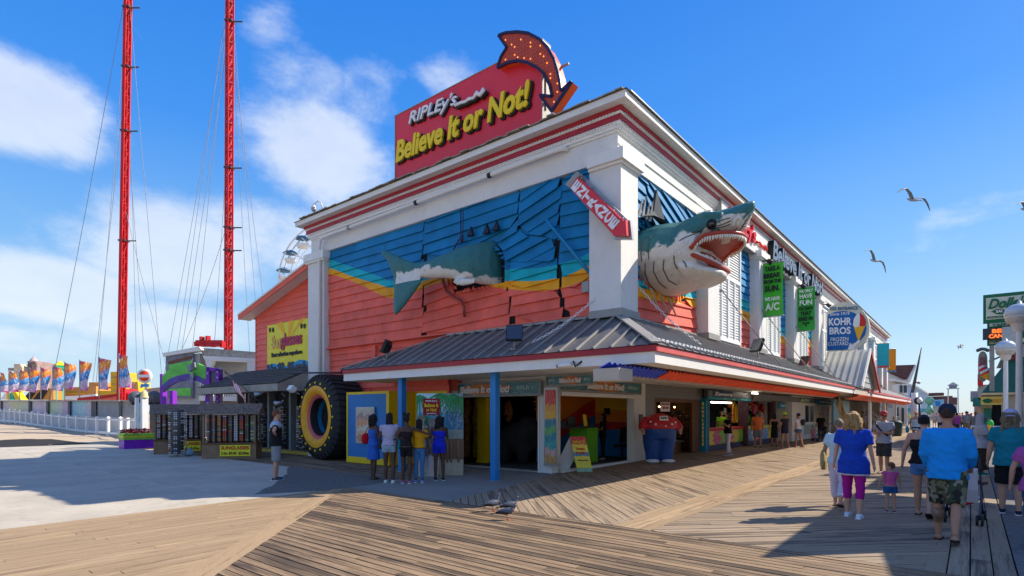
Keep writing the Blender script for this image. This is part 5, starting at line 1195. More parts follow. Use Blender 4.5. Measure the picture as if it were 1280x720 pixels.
def el(z,w,d,cx=0,cy=0,n=20): return [c0 + rgt * (cx + w * math.cos(2 * math.pi * k / n)) + fwd * (cy + d * math.sin(2 * math.pi * k / n)) + Vector((0,0,z)) for k in range(n)]
b = MB()
for s in (-1,1): b.loft([el(.05,.22,.17,.24 * s),el(.35,.24,.2,.25 * s),el(.7,.29,.26,.27 * s),el(.95,.32,.32,.25 * s)])
b.loft([el(.8,.5,.34),el(1.0,.58,.42),el(1.15,.6,.44),el(1.27,.56,.42)])
put('trousers',fuse(b,.03,5),mat('denim blue gloss',(.015,.07,.28),.45,.25,4,.3,9)).parent = T
b = MB(); b.loft([el(1.13,.60,.45),el(1.25,.62,.47),el(1.4,.55,.42),el(1.52,.42,.34),el(1.60,.26,.22),el(1.66,.12,.12)])
for s in (-1,1): b.tube([c0 + rgt * .42 * s + Vector((0,0,1.46)),c0 + rgt * .62 * s + fwd * .1 + Vector((0,0,1.25)),c0 + rgt * .66 * s + fwd * .18 + Vector((0,0,1.12))],[.15,.14,.12],12)
put('shirt',fuse(b,.03,5),mat('gloss red shirt',(.50,.02,.03),.35,.2,4,.2,8,dirt=.2)).parent = T
b = MB()
for s in (-1,1):
    b.tube([c0 + rgt * .66 * s + fwd * .18 + Vector((0,0,1.14)),c0 + rgt * .62 * s + fwd * .26 + Vector((0,0,1.02))],[.075,.06],8)
    for k in range(4): b.tube([c0 + rgt * (.60 + .025 * k) * s + fwd * .28 + Vector((0,0,1.03)),c0 + rgt * (.58 + .025 * k) * s + fwd * .32 + Vector((0,0,.95))],.014,5)
o = put('hands',fuse(b,.018,2),mat('statue skin',(.45,.22,.14),.5)); o.parent = T
for ch in T.children: ch.data.transform(Matrix.Translation(-c0))
for (u,z,w_) in ((-.28,1.3,.07),(-.42,1.38,.06),(.28,1.3,.08),(.05,1.24,.06),(.44,1.36,.05)):
    b = MB(); q = c0 + rgt * u + fwd * (.47 * math.sqrt(max(0,1 - (u / .62) ** 2)) + .01) + Vector((0,0,z)); b.ball(q,(w_ * .6,w_ * .6,.035),8,5); b.build('printed_flower',M_lwhite,T)
b = MB(); q = c0 + fwd * .45 + Vector((0,0,1.42)); b.prism([q - rgt * .15,q + rgt * .15,q + rgt * .14 + Vector((0,0,.15)) - fwd * .04,q - rgt * .14 + Vector((0,0,.15)) - fwd * .04],fwd * .01); b.build('tag',M_lwhite,T)
letters('PHOTO',q + fwd * .02 + Vector((0,0,.08)),rgt,(0,0,1),.22,.06,M_lblack,T)
b = MB()
for s in (-1,1): b.ball(c0 + rgt * .27 * s + fwd * .12 + Vector((0,0,.06)),(.2,.24,.07),12,6)
b.build('shoes',M_lwhite,T)
# ================================================================ LEFT OF THE BUILDING
M_rub = mat('tyre rubber',(.022,.022,.024),.75,.25,5,.3,30,dirt=.3)
cy_,R1,x0_,x1_ = 11.45,1.53,-1.02,.12; cz_ = R1 - .0
TY = thing('tyre_sculpture','giant black tractor tyre with yellow pink and blue painted rim against the coral wall','tyre',(-.5,cy_,0))
c = (0,cy_,cz_)
b = MB(); b.lathe([(1.0,x0_ + .0),(1.12,x0_ - .03),(1.35,x0_ + .02),(1.46,x0_ + .12),(1.47,x0_ + .3),(1.47,x1_),(.9,x1_),(.62,x0_ + .35),(.66,x0_ + .1)],c,64,'X'); b.build('carcass',M_rub,TY)
nl = 40
for k in range(nl):
    a = 2 * math.pi * k / nl; b = MB()
    def pt(r,da,x): return Vector((x,cy_ + r * math.cos(a + da),cz_ + r * math.sin(a + da)))
    for s in (0,):
        b.loft([[pt(1.33,-.045,x0_ - .01),pt(1.33,.045,x0_ - .01),pt(1.33,.045,x0_ + .06),pt(1.33,-.045,x0_ + .06)],
                [pt(1.50,-.05,x0_ + .08),pt(1.50,.05,x0_ + .08),pt(1.42,.05,x0_ + .14),pt(1.42,-.05,x0_ + .14)],
                [pt(1.53,-.05 + .03,x0_ + .35),pt(1.53,.05 + .03,x0_ + .35),pt(1.44,.08,x0_ + .35),pt(1.44,-.02,x0_ + .35)],
                [pt(1.53,.05,x1_ - .1),pt(1.53,.14,x1_ - .1),pt(1.44,.14,x1_ - .1),pt(1.44,.05,x1_ - .1)]],sm=False)
    b.build('tread_lug',M_rub,TY)
b = MB(); b.lathe([(1.10,x0_ - .045),(1.02,x0_ - .06),(.86,x0_ - .02),(.80,x0_ + .05)],c,48,'X'); b.build('yellow_rim',mat('rim yellow',(.80,.36,.012),.45,.12,3),TY)
b = MB(); b.lathe([(.80,x0_ + .05),(.70,x0_ + .10),(.66,x0_ + .25)],c,48,'X'); b.build('pink_rim',mat('rim pink',(.62,.12,.12),.45,.12,3),TY)
b = MB(); b.lathe([(.66,x0_ + .25),(.60,x0_ + .5),(.58,x0_ + .8)],c,48,'X'); b.build('blue_rim',mat('rim blue',(.01,.17,.34),.45,.12,3),TY)
b = MB(); b.cyl((x0_ + .5,cy_,cz_),(x0_ + .52,cy_,cz_),.57,n=32); b.build('inner_disc',M_dark,TY)
for k in range(20):
    a = 2 * math.pi * k / 20; b = MB(); b.ball((x0_ - .045,cy_ + 1.2 * math.cos(a),cz_ + 1.2 * math.sin(a)),(.03,.045,.045),8,5); b.build('bolt',M_lyel,TY)
b = MB(); b.tube([AX(360,466,-1.0) + Vector((0,0,-.0)),AX(440,466,-1.0)],.035,6); TY.rotation_euler = (0,0,math.radians(-4)); TY.location.y -= .12
tag(b.build('bracket_arm',M_black),'thin black metal arm above the giant tyre','arm')
a0,a1 = G(433,578),G(488,583); BX = -.85
BB = thing('blue_booth','bright blue ticket booth side with yellow border beside the giant tyre','booth',(-.5,8.7,0))
ya,yb = a0.y,a1.y
b = MB(); b.bb(BX,.15,yb,ya,0.02,2.36); b.build('body',M_yel,BB)
b = MB(); b.bb(BX - .02,BX - .002,yb + .13,ya - .08,.22,2.28); b.build('blue_panel',flat('booth blue',(.008,.17,.46),.45),BB)
b = MB(); b.bb(BX - .03,BX - .004,yb,yb + .13,.02,2.36); b.bb(BX - .03,BX - .004,ya - .08,ya,.02,2.36); b.bb(BX - .029,BX - .003,yb + .13,ya - .08,.02,.22); b.bb(BX - .029,BX - .003,yb + .13,ya - .08,2.28,2.36); b.build('yellow_border',M_yel,BB)
p0,p1 = AX(446,555,BX - .05),AX(469,508,BX - .05)
b = MB(); b.bb(BX - .09,BX - .021,p1.y,p0.y,.68,1.86); tag(b.build('poster_case',M_metal),'small grey framed poster case on the bright blue booth','poster case'); pc_ = COL.objects[-1]
b = MB(); b.bb(BX - .10,BX - .091,p1.y + .06,p0.y - .06,.74,1.80); b.build('poster',stripes('show poster',[(.45,.2,.1),(.6,.35,.2),(.55,.5,.4),(.6,.25,.12),(.35,.2,.2),(.5,.4,.3)],2,3),pc_)
b = MB(); b.bb(.15,.19,5.98,yb - .01,.02,2.36); b.build('recess_door',M_yel,BB)
b = MB(); b.bb(.12,.148,6.3,yb - .2,.2,1.15); b.bb(.12,.148,6.3,yb - .2,1.3,2.2); b.build('door_panel',mat('door yellow shade',(.72,.46,.01),.5),BB)
b = MB(); b.bb(.6,.75,5.85,5.98,0,2.4); b.bb(.19,.6,5.9,5.97,0,2.36); b.build('white_jamb',M_white,BB)
BD = thing('beach_backdrop','palm beach photo backdrop board with a maroon sign standing in the shaded entrance','backdrop',(-1,4.8,0))
A0,A1 = G(521,594),G(579,594); r = (A1 - A0).normalized(); L = (A1 - A0).length; nrm = Vector((r.y,-r.x,0)); nrm = nrm if nrm.dot(Vector((CX,CY,0)) - A0) > 0 else -nrm
def bd_(u,v,d=0): return A0 + r * u + Vector((0,0,v)) + nrm * d
def quad(u0,u1,v0,v1,d0,d1,m,nm,T=None):
    b = MB(); b.prism([bd_(u0,v0,d0),bd_(u1,v0,d0),bd_(u1,v1,d0),bd_(u0,v1,d0)],nrm * (d1 - d0)); return b.build(nm,m,T)
M_sea = stripes('sea print',[(.45,.38,.25),(.10,.4,.45),(.01,.22,.45),(.02,.3,.5),(.25,.5,.6),(.35,.6,.68),(.4,.65,.72)],2,.2)
quad(0,L * .61,.98,2.2,-.03,0,M_sea,'sea_panel',BD); quad(L * .615,L,.98,2.2,-.03,0,stripes('sea print dusk',[(.25,.3,.25),(.02,.18,.3),(.02,.14,.3),(.1,.25,.33),(.15,.27,.3)],2,.2),'sea_panel',BD)
quad(0,L,0,.42,-.03,.02,mat('driftwood cream',(.48,.42,.30),.7,.2,4),'base_board',BD); quad(0,L,.42,.98,-.03,-.005,mat('painted wood boards',(.22,.13,.08),.7,.5,9,stretch=(6,6,.5)),'plank_print',BD)
for i,u in enumerate((.66,.74,.9)):
    b = MB(); b.tube([bd_(L * u,.35,.03),bd_(L * (u + .01),.7,.03),bd_(L * (u - .005),.95,.03)],[.03,.022,.025],6); b.build('printed_totem',mat('bone brown',(.35,.2,.1),.6),BD)
rr_ = random.Random(3)
for cu,cv,up_d in ((0.05,2.15,1),(.98,2.1,-1),(.5,2.2,1),(.8,2.18,-1),(.12,1.6,1)):
    for k in range(9):
        a = -.2 - k * .33 if up_d > 0 else -2.9 + k * .3; l = rr_.uniform(.3,.55); pth = []
        for j in range(5): t_ = j / 4; u_ = cu * L + math.cos(a) * l * t_; v_ = cv + math.sin(a) * l * t_ - .18 * t_ * t_; pth.append((u_,v_))
        pth = [(min(max(u_,.01),L - .01),min(v_,2.19)) for u_,v_ in pth]
        b = MB(); b.tube([bd_(u_,v_,.006) for u_,v_ in pth],[.018,.025,.022,.014,.003],4,sc=(1,1)); b.build('palm_frond',mat('frond green',(.05,.30,.10),.6,.4,4),BD)
quad(L * .14,L * .50,1.62,2.06,.012,.03,flat('maroon',(.28,.01,.02)),'sign_panel',BD)
letters('Believe It',bd_(L * .32,1.88,.035),r,(0,0,1),L * .3,.1,M_lyel,BD); letters('or Not!',bd_(L * .32,1.76,.035),r,(0,0,1),L * .22,.09,M_lyel,BD); letters("RIPLEy's",bd_(L * .32,1.99,.035),r,(0,0,1),L * .25,.05,M_lwhite,BD); letters('BALTIMORE',bd_(L * .32,1.66,.035),r,(0,0,1),L * .2,.03,M_lwhite,BD)
for i,(u,hgt,col,lab) in enumerate(((.14,1.62,(.45,.42,.40),'grey cardboard cut-out figure with a pale dress before the palm backdrop'),(.36,1.55,(.12,.11,.12),'darker cardboard cut-out figure before the palm backdrop'))):
    T = thing('cutout_figure',lab,'cut-out',bd_(L * u,0,.3)); b = MB(); o_ = [(-.16,0),(.16,0),(.2,.5),(.17,.95),(.24,1.1),(.2,1.3),(.07,1.36),(.10,1.5),(.06,1.6),(-.06,1.6),(-.10,1.5),(-.07,1.36),(-.2,1.3),(-.24,1.1),(-.17,.95),(-.2,.5)]
    k_ = hgt / 1.6; b.prism([bd_(L * u + a * k_,z * k_,.3) for a,z in o_],nrm * .02); b.build('board',stripes('cutout %d' % i,[(.55,.5,.45),(.5,.45,.5),col,col,(.35,.22,.17),(.2,.15,.12)],2,1),T)
    b = MB(); b.bar(bd_(L * u,.6,.29),bd_(L * u,0,.05),.03); b.build('prop',M_brown,T)
WG = thing('sunglasses_shop','coral gabled wing with grey shingle awning and dark shopfront left of the drain pipe','building',(1,16.5,0))
WX = .5; y0,y1 = 13.45,18.9; ze,zr_ = 6.15,7.45
M_coral = mat('coral boards',CORAL,.55,.12,1,.2,20)
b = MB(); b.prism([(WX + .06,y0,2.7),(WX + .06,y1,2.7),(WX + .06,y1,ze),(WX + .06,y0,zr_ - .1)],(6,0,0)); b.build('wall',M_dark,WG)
k = 0; z = 2.75
while z < 7.4:
    ymax = y1 if z < ze else y1 - (z - ze) / (zr_ - ze) * (y1 - y0)
    yt = y1 if z + .25 < ze else y1 - max(0,(z + .25 - ze)) / (zr_ - ze) * (y1 - y0)
    if yt - y0 < .3: break
    b = MB(); b.add([(WX,y0,z),(WX,ymax,z),(WX + .035,yt,z + .255),(WX + .035,y0,z + .255),(WX + .04,y0,z),(WX + .04,ymax,z),(WX + .07,yt,z + .255),(WX + .07,y0,z + .255)],[(3,2,1,0),(4,5,6,7),(0,1,5,4),(1,2,6,5),(2,3,7,6),(3,0,4,7)])
    b.build('siding_board',M_coral,WG); z += .25
b = MB(); b.bb(WX,6,y1,y1 + .05,2.7,ze); b.build('side_wall',M_coral,WG)
b = MB(); b.prism([(WX - .5,y1 + .55,ze - .12),(WX - .5,y0 - .1,zr_ + .1),(WX - .5,y0 - .1,zr_ + .22),(WX - .5,y1 + .55,ze)],(8,0,0)); b.build('roof',M_shingle,WG)
b = MB(); b.bar((WX - .52,y1 + .6,ze - .14),(WX - .52,y0 - .1,zr_ + .08),.03,.2); b.build('barge_board',mat('orange red edge',(.75,.1,.05),.5),WG); b = MB(); b.bar((WX - .54,y1 + .6,ze - .0),(WX - .54,y0 - .1,zr_ + .22),.05,.07); b.build('white_edge',M_white,WG)
b = MB(); b.prism([(WX - .5,y1 + .5,ze - .2),(WX - .5,y0,zr_ + .02),(WX,y0,zr_ + .02),(WX,y1 + .5,ze - .2)],(0,0,-.02)); b.build('soffit',M_white,WG)
SB = thing('sunglasses_banner','yellow and blue banner reading Sunglasses Best selection anywhere 2 for $9 $5 each','banner',(.4,16.5,4)); bx = .38
pb_ = lambda x,y: AX(300 + x / 7.2,380 + y / 7.2,bx)
Q = [pb_(243,665),pb_(615,640),pb_(617,126),pb_(246,195)]
b = MB(); b.prism(Q,(.05,0,0)); b.build('cloth',mat('banner yellow',(.80,.68,.03),.5,.1,2),SB)
for a0_,a1_,t0,t1 in ((330,380,250,330),(440,490,390,410),(540,590,560,600)):
    b = MB(); b.prism([pb_(a0_,185 - (a0_ - 246) * .18) + Vector((-.008,0,-.03)),pb_(a1_,178 - (a1_ - 246) * .18) + Vector((-.008,0,-.03)),pb_(430,330) + Vector((-.008,0,0))],(.006,0,0)); b.build('ray',flat('ray orange',(.85,.45,.02)),SB)
b = MB(); b.prism([pb_(*q) + Vector((-.012,0,0)) for q in ((243,663),(244,560),(290,535),(350,545),(420,560),(480,530),(540,500),(590,505),(614,520),(614,640))],(.008,0,0)); b.build('wave',flat('banner blue',(.01,.27,.50)),SB)
rt_ = (pb_(600,400) - pb_(260,420)); rt_ = Vector((0,-1,0)); uz = (0,0,1)
def bl_(txt,xa,xb,ya,yb,m,bold=.03,d=.02,back=None):
    c = (pb_(xa,ya) + pb_(xb,yb)) / 2; w_ = abs(pb_(xa,ya).y - pb_(xb,yb).y);
    h_ = abs(pb_(xa,0).z - pb_(xa,0).z)
    return c,w_
def bt(txt,xa,xb,yc_l,yc_r,hp,m,bold=.03):
    A_,C_ = pb_(xa,yc_l),pb_(xb,yc_r); c = (A_ + C_) / 2; h_ = abs(pb_(xa,yc_l).z - pb_(xa,yc_l - hp).z)
    return letters(txt,c + Vector((-.025,0,0)),(0,-1,0),uz,abs(A_.y - C_.y),h_,m,SB,bold,.02)
bt('Sun',288,368,345,335,120,flat('banner peach',(.80,.50,.12)),.03); bt('glasses',372,562,335,325,150,flat('banner maroon',(.45,.03,.10)),.03)
bt('Best selection anywhere',288,562,462,438,52,M_lblack,.03); bt('2 for',250,328,590,580,90,M_navy,.04); bt('$9',345,400,578,573,100,M_navy,.04); bt('$5',432,488,572,566,100,M_navy,.04); bt('each',500,600,562,550,80,M_navy,.04)
for xa,ya in ((285,230),(570,195)):
    for d in (-14,14): b = MB(); c = pb_(xa + d,ya + abs(d) * .3); b.ball(c + Vector((-.02,0,0)),(.015,.09,.11),10,6); b.build('printed_lens',M_black,SB)
def zaw(x): return 3.62 - (WX - x) * .44
ax0,ya0,ya1 = -1.35,13.42,20.6
rr_ = random.Random(8); sh_ = MB(); n_r = 9
for i in range(n_r):
    xa = WX - (WX - ax0) * i / n_r; xb = WX - (WX - ax0) * (i + 1) / n_r - .02; y = ya0
    while y < ya1:
        w_ = rr_.uniform(.22,.38); z0_,z1_ = zaw(xa) - .01,zaw(xb) + .025
        sh_.prism([(xa,y,z0_),(xb,y,z1_),(xb,min(y + w_ - .01,ya1),z1_),(xa,min(y + w_ - .01,ya1),z0_)],(0,0,-.02),rnd=rr_.random()); y += w_
sh_.build('shingles',M_shingle,WG,'stuff')
b = MB(); b.prism([(WX,ya0,3.56),(ax0,ya0,zaw(ax0) - .05),(ax0,ya0,zaw(ax0) - .32),(WX,ya0,2.55)],(0,ya1 - ya0,0)); b.build('awning_box',mat('weathered soffit',(.30,.26,.22),.7,.2,2),WG)
b = MB(); b.bb(ax0 - .03,ax0 - .001,ya0 - .03,ya1 + .02,zaw(ax0) - .30,zaw(ax0) - .04); b.build('awning_fascia',mat('weathered fascia',(.33,.30,.26),.7,.25,3,dirt=.4),WG)
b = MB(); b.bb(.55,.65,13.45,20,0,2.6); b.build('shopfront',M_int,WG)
for y in (13.6,15.3,17.1,18.9,20.0): b = MB(); b.bb(.2,.5,y,y + .14,0,2.6); b.build('door_post',mat('grey post',(.28,.29,.30),.6),WG)
b = MB(); b.bb(-.02,.5,13.4,19,0,.12); b.build('yellow_sill',mat('worn yellow',(.55,.38,.05),.6),WG)
rr_ = random.Random(21)
for i,y in enumerate((14.0,14.6,15.9,16.5,17.6,18.2)):
    rack(.15 + .1 * (i % 2),y,.1,1.9,.2,['sunglasses rack in the dark shopfront nearest the giant tyre','second sunglasses rack from the giant tyre in the dark shopfront','third sunglasses rack from the giant tyre in the dark shopfront','fourth sunglasses rack from the giant tyre in the dark shopfront','fifth sunglasses rack from the giant tyre in the dark shopfront','sunglasses rack at the far end of the dark shopfront'][i],pair=(3,2),group='racks in the dark shopfront')
for i,(q,m_) in enumerate((((350,490),M_black),((368,488),M_whitel))):
    p = AX(*q,-1.0); T = thing('floodlight',['dark floodlight on the shingle awning','white floodlight on the shingle awning nearer the tyre'][i],'floodlight',p); b = MB(); b.box(p + Vector((-.1,0,.05)),(.2,.3,.2),M=Matrix.Rotation(.6,3,'Y')); b.build('housing',m_,T); b = MB(); b.bar(p,p + Vector((.2,0,-.15)),.04); b.build('arm',M_gutter,T)
for i,q in enumerate(((327,492,'pale'),(352,503,'pale'))):
    p = AX(q[0],q[1],-1.42); T = thing('floodlight',['pale spotlight on the fascia at the left end of the shingle awning','pale spotlight on the fascia in the middle of the shingle awning'][i],'floodlight',p); b = MB(); b.cyl(p,p + Vector((-.2,.15,-.05)),.05,.1); b.build('housing',M_metal,T); b = MB(); b.bar(p,p + Vector((.06,0,.08)),.03); b.build('arm',M_gutter,T)
b = MB(); b.bar(AX(386,385,.45),AX(398,386,-.1),.03); b.build('gutter_hook',M_metal,WG)
M_ply = mat('kiosk timber',(.27,.16,.09),.65,.25,3,.2,30,dirt=.3)
def kiosk(P0,P1,label,seed,pairs,hr=1.62):
    P0,P1 = Vector(P0),Vector(P1); r = (P1 - P0).normalized(); L = (P1 - P0).length; bk = Vector((-r.y,r.x,0)); bk = bk if bk.dot(Vector((CX,CY,0)) - P0) < 0 else -bk
    T = thing('sunglasses_kiosk',label,'kiosk',(P0 + P1) / 2)
    def Pt(u,d,z): return P0 + r * u + bk * d + Vector((0,0,z))
    def bx(u0,u1,d0,d1,z0,z1,m,nm,par=None): b = MB(); b.prism([Pt(u0,d0,z0),Pt(u1,d0,z0),Pt(u1,d1,z0),Pt(u0,d1,z0)],(0,0,z1 - z0)); return b.build(nm,m,par or T)
    D_ = .85; bx(0,L,0,D_,.0,.52,M_ply,'cabinet'); bx(-.03,L + .03,-.03,D_ + .03,.52,.58,M_brown,'shelf')
    for u in (0.02,L - .08):
        for d in (0.02,D_ - .08): bx(u,u + .06,d,d + .06,.58,hr,M_ply,'post')
    bx(.05,L - .05,D_ * .5,D_ * .5 + .03,.58,hr - .03,mat('kiosk back',(.035,.02,.015),.7),'back_panel')
    b = MB(); a = [Pt(-.12,-.15,hr),Pt(-.12,D_ + .15,hr),Pt(-.12,D_ / 2,hr + .36)]; b.prism(a,r * (L + .24)); b.build('roof_core',mat('gable end timber',(.32,.19,.11),.6),T)
    rr = random.Random(seed); sh = MB()
    for side in (0,1):
        for i in range(4):
            u = -.14
            while u < L + .12:
                w_ = rr.uniform(.12,.2); t0,t1 = i / 4,(i + 1) / 4 + .03
                def rp(u_,t_): d = (-.18 + (D_ / 2 + .18) * t_) if side == 0 else (D_ + .18 - (D_ / 2 + .18) * t_); return Pt(u_,d,hr - .01 + .38 * t_)
                u2 = min(u + w_ - .008,L + .14); n_ = Vector((0,0,.022)); sh.prism([rp(u,t0) + n_ * 1.6,rp(u2,t0) + n_ * 1.6,rp(u2,t1) + n_,rp(u,t1) + n_],(0,0,-.02)); u += w_
    sh.build('shingles',mat('kiosk shingle',(.22,.16,.12),.85,.4,8,.4),T,'stuff')
    n = int(L / .19); i = 0
    for i in range(n):
        u = .16 + i * (L - .32) / (n - 1); g_ = pairs[i % len(pairs)]; m_ = {}
        st = MB(); st.bar(Pt(u,.2,.6),Pt(u,.2,hr - .02),.05,.04); st.build('display_strip',M_metal if i % 3 else M_brown,T)
        z = .66
        while z < hr - .08:
            k_ = g_ if rr.random() < .75 else rr.randrange(6); q = m_.setdefault(k_,MB()); c = Pt(u,.15,z)
            for s in (-1,1): q.prism([c + r * (.008 * s) - bk * .02,c + r * (.058 * s) - bk * .02,c + r * (.054 * s) - bk * .02 + Vector((0,0,.035)),c + r * (.01 * s) - bk * .02 + Vector((0,0,.035))],bk * .02)
            z += .062
        for k_,q in m_.items(): q.build('sunglasses',GL[k_],T,'stuff')
    u0,u1 = L * .34,L * .90; sg = bx(u0,u1,-.05,-.035,.10,.50,mat('kiosk sign yellow',(.85,.80,.03),.5,.05),'sign_panel')
    letters('SUNGLASSES',Pt((u0 + u1) / 2,-.06,.40),r,(0,0,1),(u1 - u0) * .92,.13,M_lred,T,.03,.01); letters('2 for $9.00  $5.00ea',Pt((u0 + u1) / 2,-.06,.20),r,(0,0,1),(u1 - u0) * .92,.12,mat('brown print',(.20,.06,.02),.6),T,.03,.01)
    return T
kiosk(G(252,574),G(320,573),'nearer wooden sunglasses kiosk with small shingle roof and yellow sign',5,[2,2,0,4,2,3,4,2,5,1,2])
kiosk(G(192,568),G(257,566),'farther wooden sunglasses kiosk partly hidden behind the spinning rack',6,[3,2,2,0,2,3])
p = G(222,571); rack(p.x,p.y,0.02,1.78,.38,'free standing spinner rack of sunglasses between the two wooden kiosks',pair=(2,3))
p = G(232,569); p2 = G(238,567)
b = MB(); p = G(236,570); rr_ = random.Random(2)
b.ball(p + Vector((0,0,.12)),(.2,.17,.13),12,8); b.ball(p + Vector((.05,0,.24)),(.06,.06,.07),8,6)
me = evalmesh(b.mesh('x'),[('SUBSURF',dict(levels=1,render_levels=1))])
for v in me.vertices: v.co += Vector((rr_.uniform(-.015,.015),rr_.uniform(-.015,.015),rr_.uniform(-.015,.015)))
o = put('plastic_bag',me,flat('pale blue plastic',(.35,.5,.65),.3)); tag(o,'pale blue plastic bag on the ground beside the kiosks','bag')
FL = thing('us_flag','small American flag hanging from a slanted staff left of the shingle awning','flag',AX(330,505,-1.0)); s0,s1 = AX(334,511,-1.3),AX(281,464,-1.9)
b = MB(); b.cyl(s0,s1,.02,n=6); b.build('staff',mat('dark staff',(.08,.07,.07),.5),FL)
zf_ = lambda x,y: AX(180 + x / 4.8,430 + y / 4.8,-1.75)
def fl(t0,t1,w0,w1,m,nm,off=0):
    b = MB(); rows = []; top = [(490,165),(520,200),(555,245),(590,285),(608,320)]; bot = [(498,180),(520,215),(548,262),(580,312),(598,352)]
    def L_(P_,t): q = t * (len(P_) - 1); i = min(int(q),len(P_) - 2); f_ = q - i; return Vector((P_[i][0] + (P_[i + 1][0] - P_[i][0]) * f_,P_[i][1] + (P_[i + 1][1] - P_[i][1]) * f_))
    vs = []
    for i in range(7):
        t = t0 + (t1 - t0) * i / 6
        for w in (w0,w1): q = L_(top,t) * (1 - w) + L_(bot,t) * w; v = zf_(q.x,q.y); v.x += -.06 * math.sin(t * 9 + w * 3) - off; vs.append(v)
    b.add(vs,[(2 * i,2 * i + 1,2 * i + 3,2 * i + 2) for i in range(6)],True); return b.build(nm,m,FL)
for k in range(7): fl(0,1,k / 7,(k + 1) / 7,M_lred if k % 2 == 0 else M_lwhite,'stripe')
fl(0,.42,0,.55,M_navy,'canton',.012)
def extr(pts,d,m,nm,T,off=Vector((0,0,0)),dep=.2):
    b = MB(); P_ = [DP(x,y,d) + off for x,y in pts]; b.prism(P_,Vector((FW[0],FW[1],0)) * dep); return b.build(nm,m,T)
z18 = lambda x,y: (180 + x / 4.8,430 + y / 4.8)
M_pur = mat('arch purple',(.22,.02,.45),.4,.2,3); M_agr = mat('slime green',(.14,.55,.08),.45,.25,3)
AR2 = thing('ride_arch','green and purple arched gateway behind the sunglasses kiosks','arch',DP(235,515,26)); AR2.location.z = 0
for q in ([(95,180),(108,180),(116,410),(95,410)],[(152,280),(172,280),(172,560),(150,560)]): extr([z18(*p_) for p_ in q],27,M_pur,'pylon',AR2,dep=.35)
extr([z18(*p_) for p_ in [(95,395),(172,395),(172,408),(95,408)]],26.9,mat('magenta',(.6,.03,.45),.4),'crossbar',AR2)
for q in ([(372,140),(392,140),(392,240),(388,400),(362,400),(372,240)],[(428,140),(450,150),(450,380),(428,380)],[(372,136),(450,150),(450,166),(372,160)],[(372,245),(450,245),(450,262),(372,262)]): extr([z18(*p_) for p_ in q],25.5,M_pur,'pylon',AR2,dep=.35)
extr([z18(*p_) for p_ in [(392,162),(428,165),(428,244),(392,244)]],25.6,mat('arch grey',(.12,.12,.15),.5),'speaker_panel',AR2)
top = [(108,195),(150,150),(200,125),(260,112),(320,115),(372,140)]; midl = [(108,250),(150,210),(200,190),(260,178),(320,190),(372,215)]; bot = [(108,290),(150,250),(200,225),(260,212),(320,222),(372,250)]
extr([z18(*p_) for p_ in top + midl[::-1]],26,M_agr,'arch_panel',AR2); extr([z18(*p_) for p_ in midl + bot[::-1]],25.98,mat('arch violet',(.13,.08,.35),.5,.3,3),'arch_lower',AR2)
rr_ = random.Random(15)
for i in range(5):
    x = 205 + rr_.uniform(0,90); y = 130 + rr_.uniform(0,90); extr([z18(x - 9,y - 20),z18(x + 9,y - 22),z18(x + 12,y + 12),z18(x - 5,y + 22)],25.85,mat('arch carving %d' % (i % 3),[(.3,.42,.3),(.3,.25,.45),(.35,.3,.45)][i % 3],.6),'carving',AR2,dep=.1)
for i in range(12):
    x,y = (rr_.choice((382,440)),rr_.uniform(150,380)); c = DP(*z18(x,y),25.45); b = MB(); b.ball(c,.035,6,4); b.build('bulb',M_lwhite,AR2)
HS = thing('grey_house','pale two storey house with porch balcony and billboard behind the arch','building',DP(260,515,31)); HS.location.z = 0
M_hg = mat('house grey',(.42,.42,.41),.7,.08,1,.1); M_sh2 = mat('house shingles',(.28,.27,.25),.9,.3,6,.4)
extr([z18(*q) for q in ((145,75),(335,55),(335,440),(145,440))],31,M_hg,'gable_wall',HS,dep=4)
extr([z18(*q) for q in ((335,60),(670,90),(670,440),(335,440))],32.2,M_hg,'porch_wall',HS,dep=4)
extr([z18(*q) for q in ((335,22),(670,48),(670,88),(355,72))],31,M_sh2,'roof',HS,dep=1.5); extr([z18(*q) for q in ((108,55),(330,15),(345,35),(335,40),(115,75))],30.7,M_white,'gable_trim',HS,dep=.5)
extr([z18(*q) for q in ((350,70),(670,86),(670,108),(365,98))],30.7,M_white,'porch_fascia',HS,dep=.4)
extr([z18(*q) for q in ((365,98),(415,100),(408,128),(372,126))],30.75,M_white,'capital',HS,dep=.3); extr([z18(*q) for q in ((618,100),(670,104),(670,225),(622,222))],30.75,M_white,'column',HS,dep=.3); extr([z18(*q) for q in ((375,126),(402,126),(402,330),(375,330))],30.76,M_white,'column',HS,dep=.3)
extr([z18(*q) for q in ((330,210),(625,225),(625,232),(330,218))],30.7,M_white,'handrail',HS,dep=.1); extr([z18(*q) for q in ((330,312),(670,318),(670,345),(330,340))],30.7,M_white,'balcony_floor',HS,dep=1.5)
for i in range(20): x = 336 + i * 15; extr([z18(x,216 + i * .4),z18(x + 4,216 + i * .4),z18(x + 4,314),z18(x,314)],30.72,M_whitel,'baluster',HS,dep=.05)
bbd = extr([z18(*q) for q in ((130,75),(292,55),(292,325),(130,325))],30.8,mat('billboard grey',(.20,.20,.25),.5,.3,2),'billboard',HS,dep=.15)
for q,m_ in ((((145,105),(285,70),(285,85),(145,120)),M_brown),(((150,125),(285,100),(285,170),(150,190)),M_agr),(((150,270),(280,262),(280,310),(150,312)),M_agr)): extr([z18(*p_) for p_ in q],30.75,m_,'print',bbd,dep=.04)
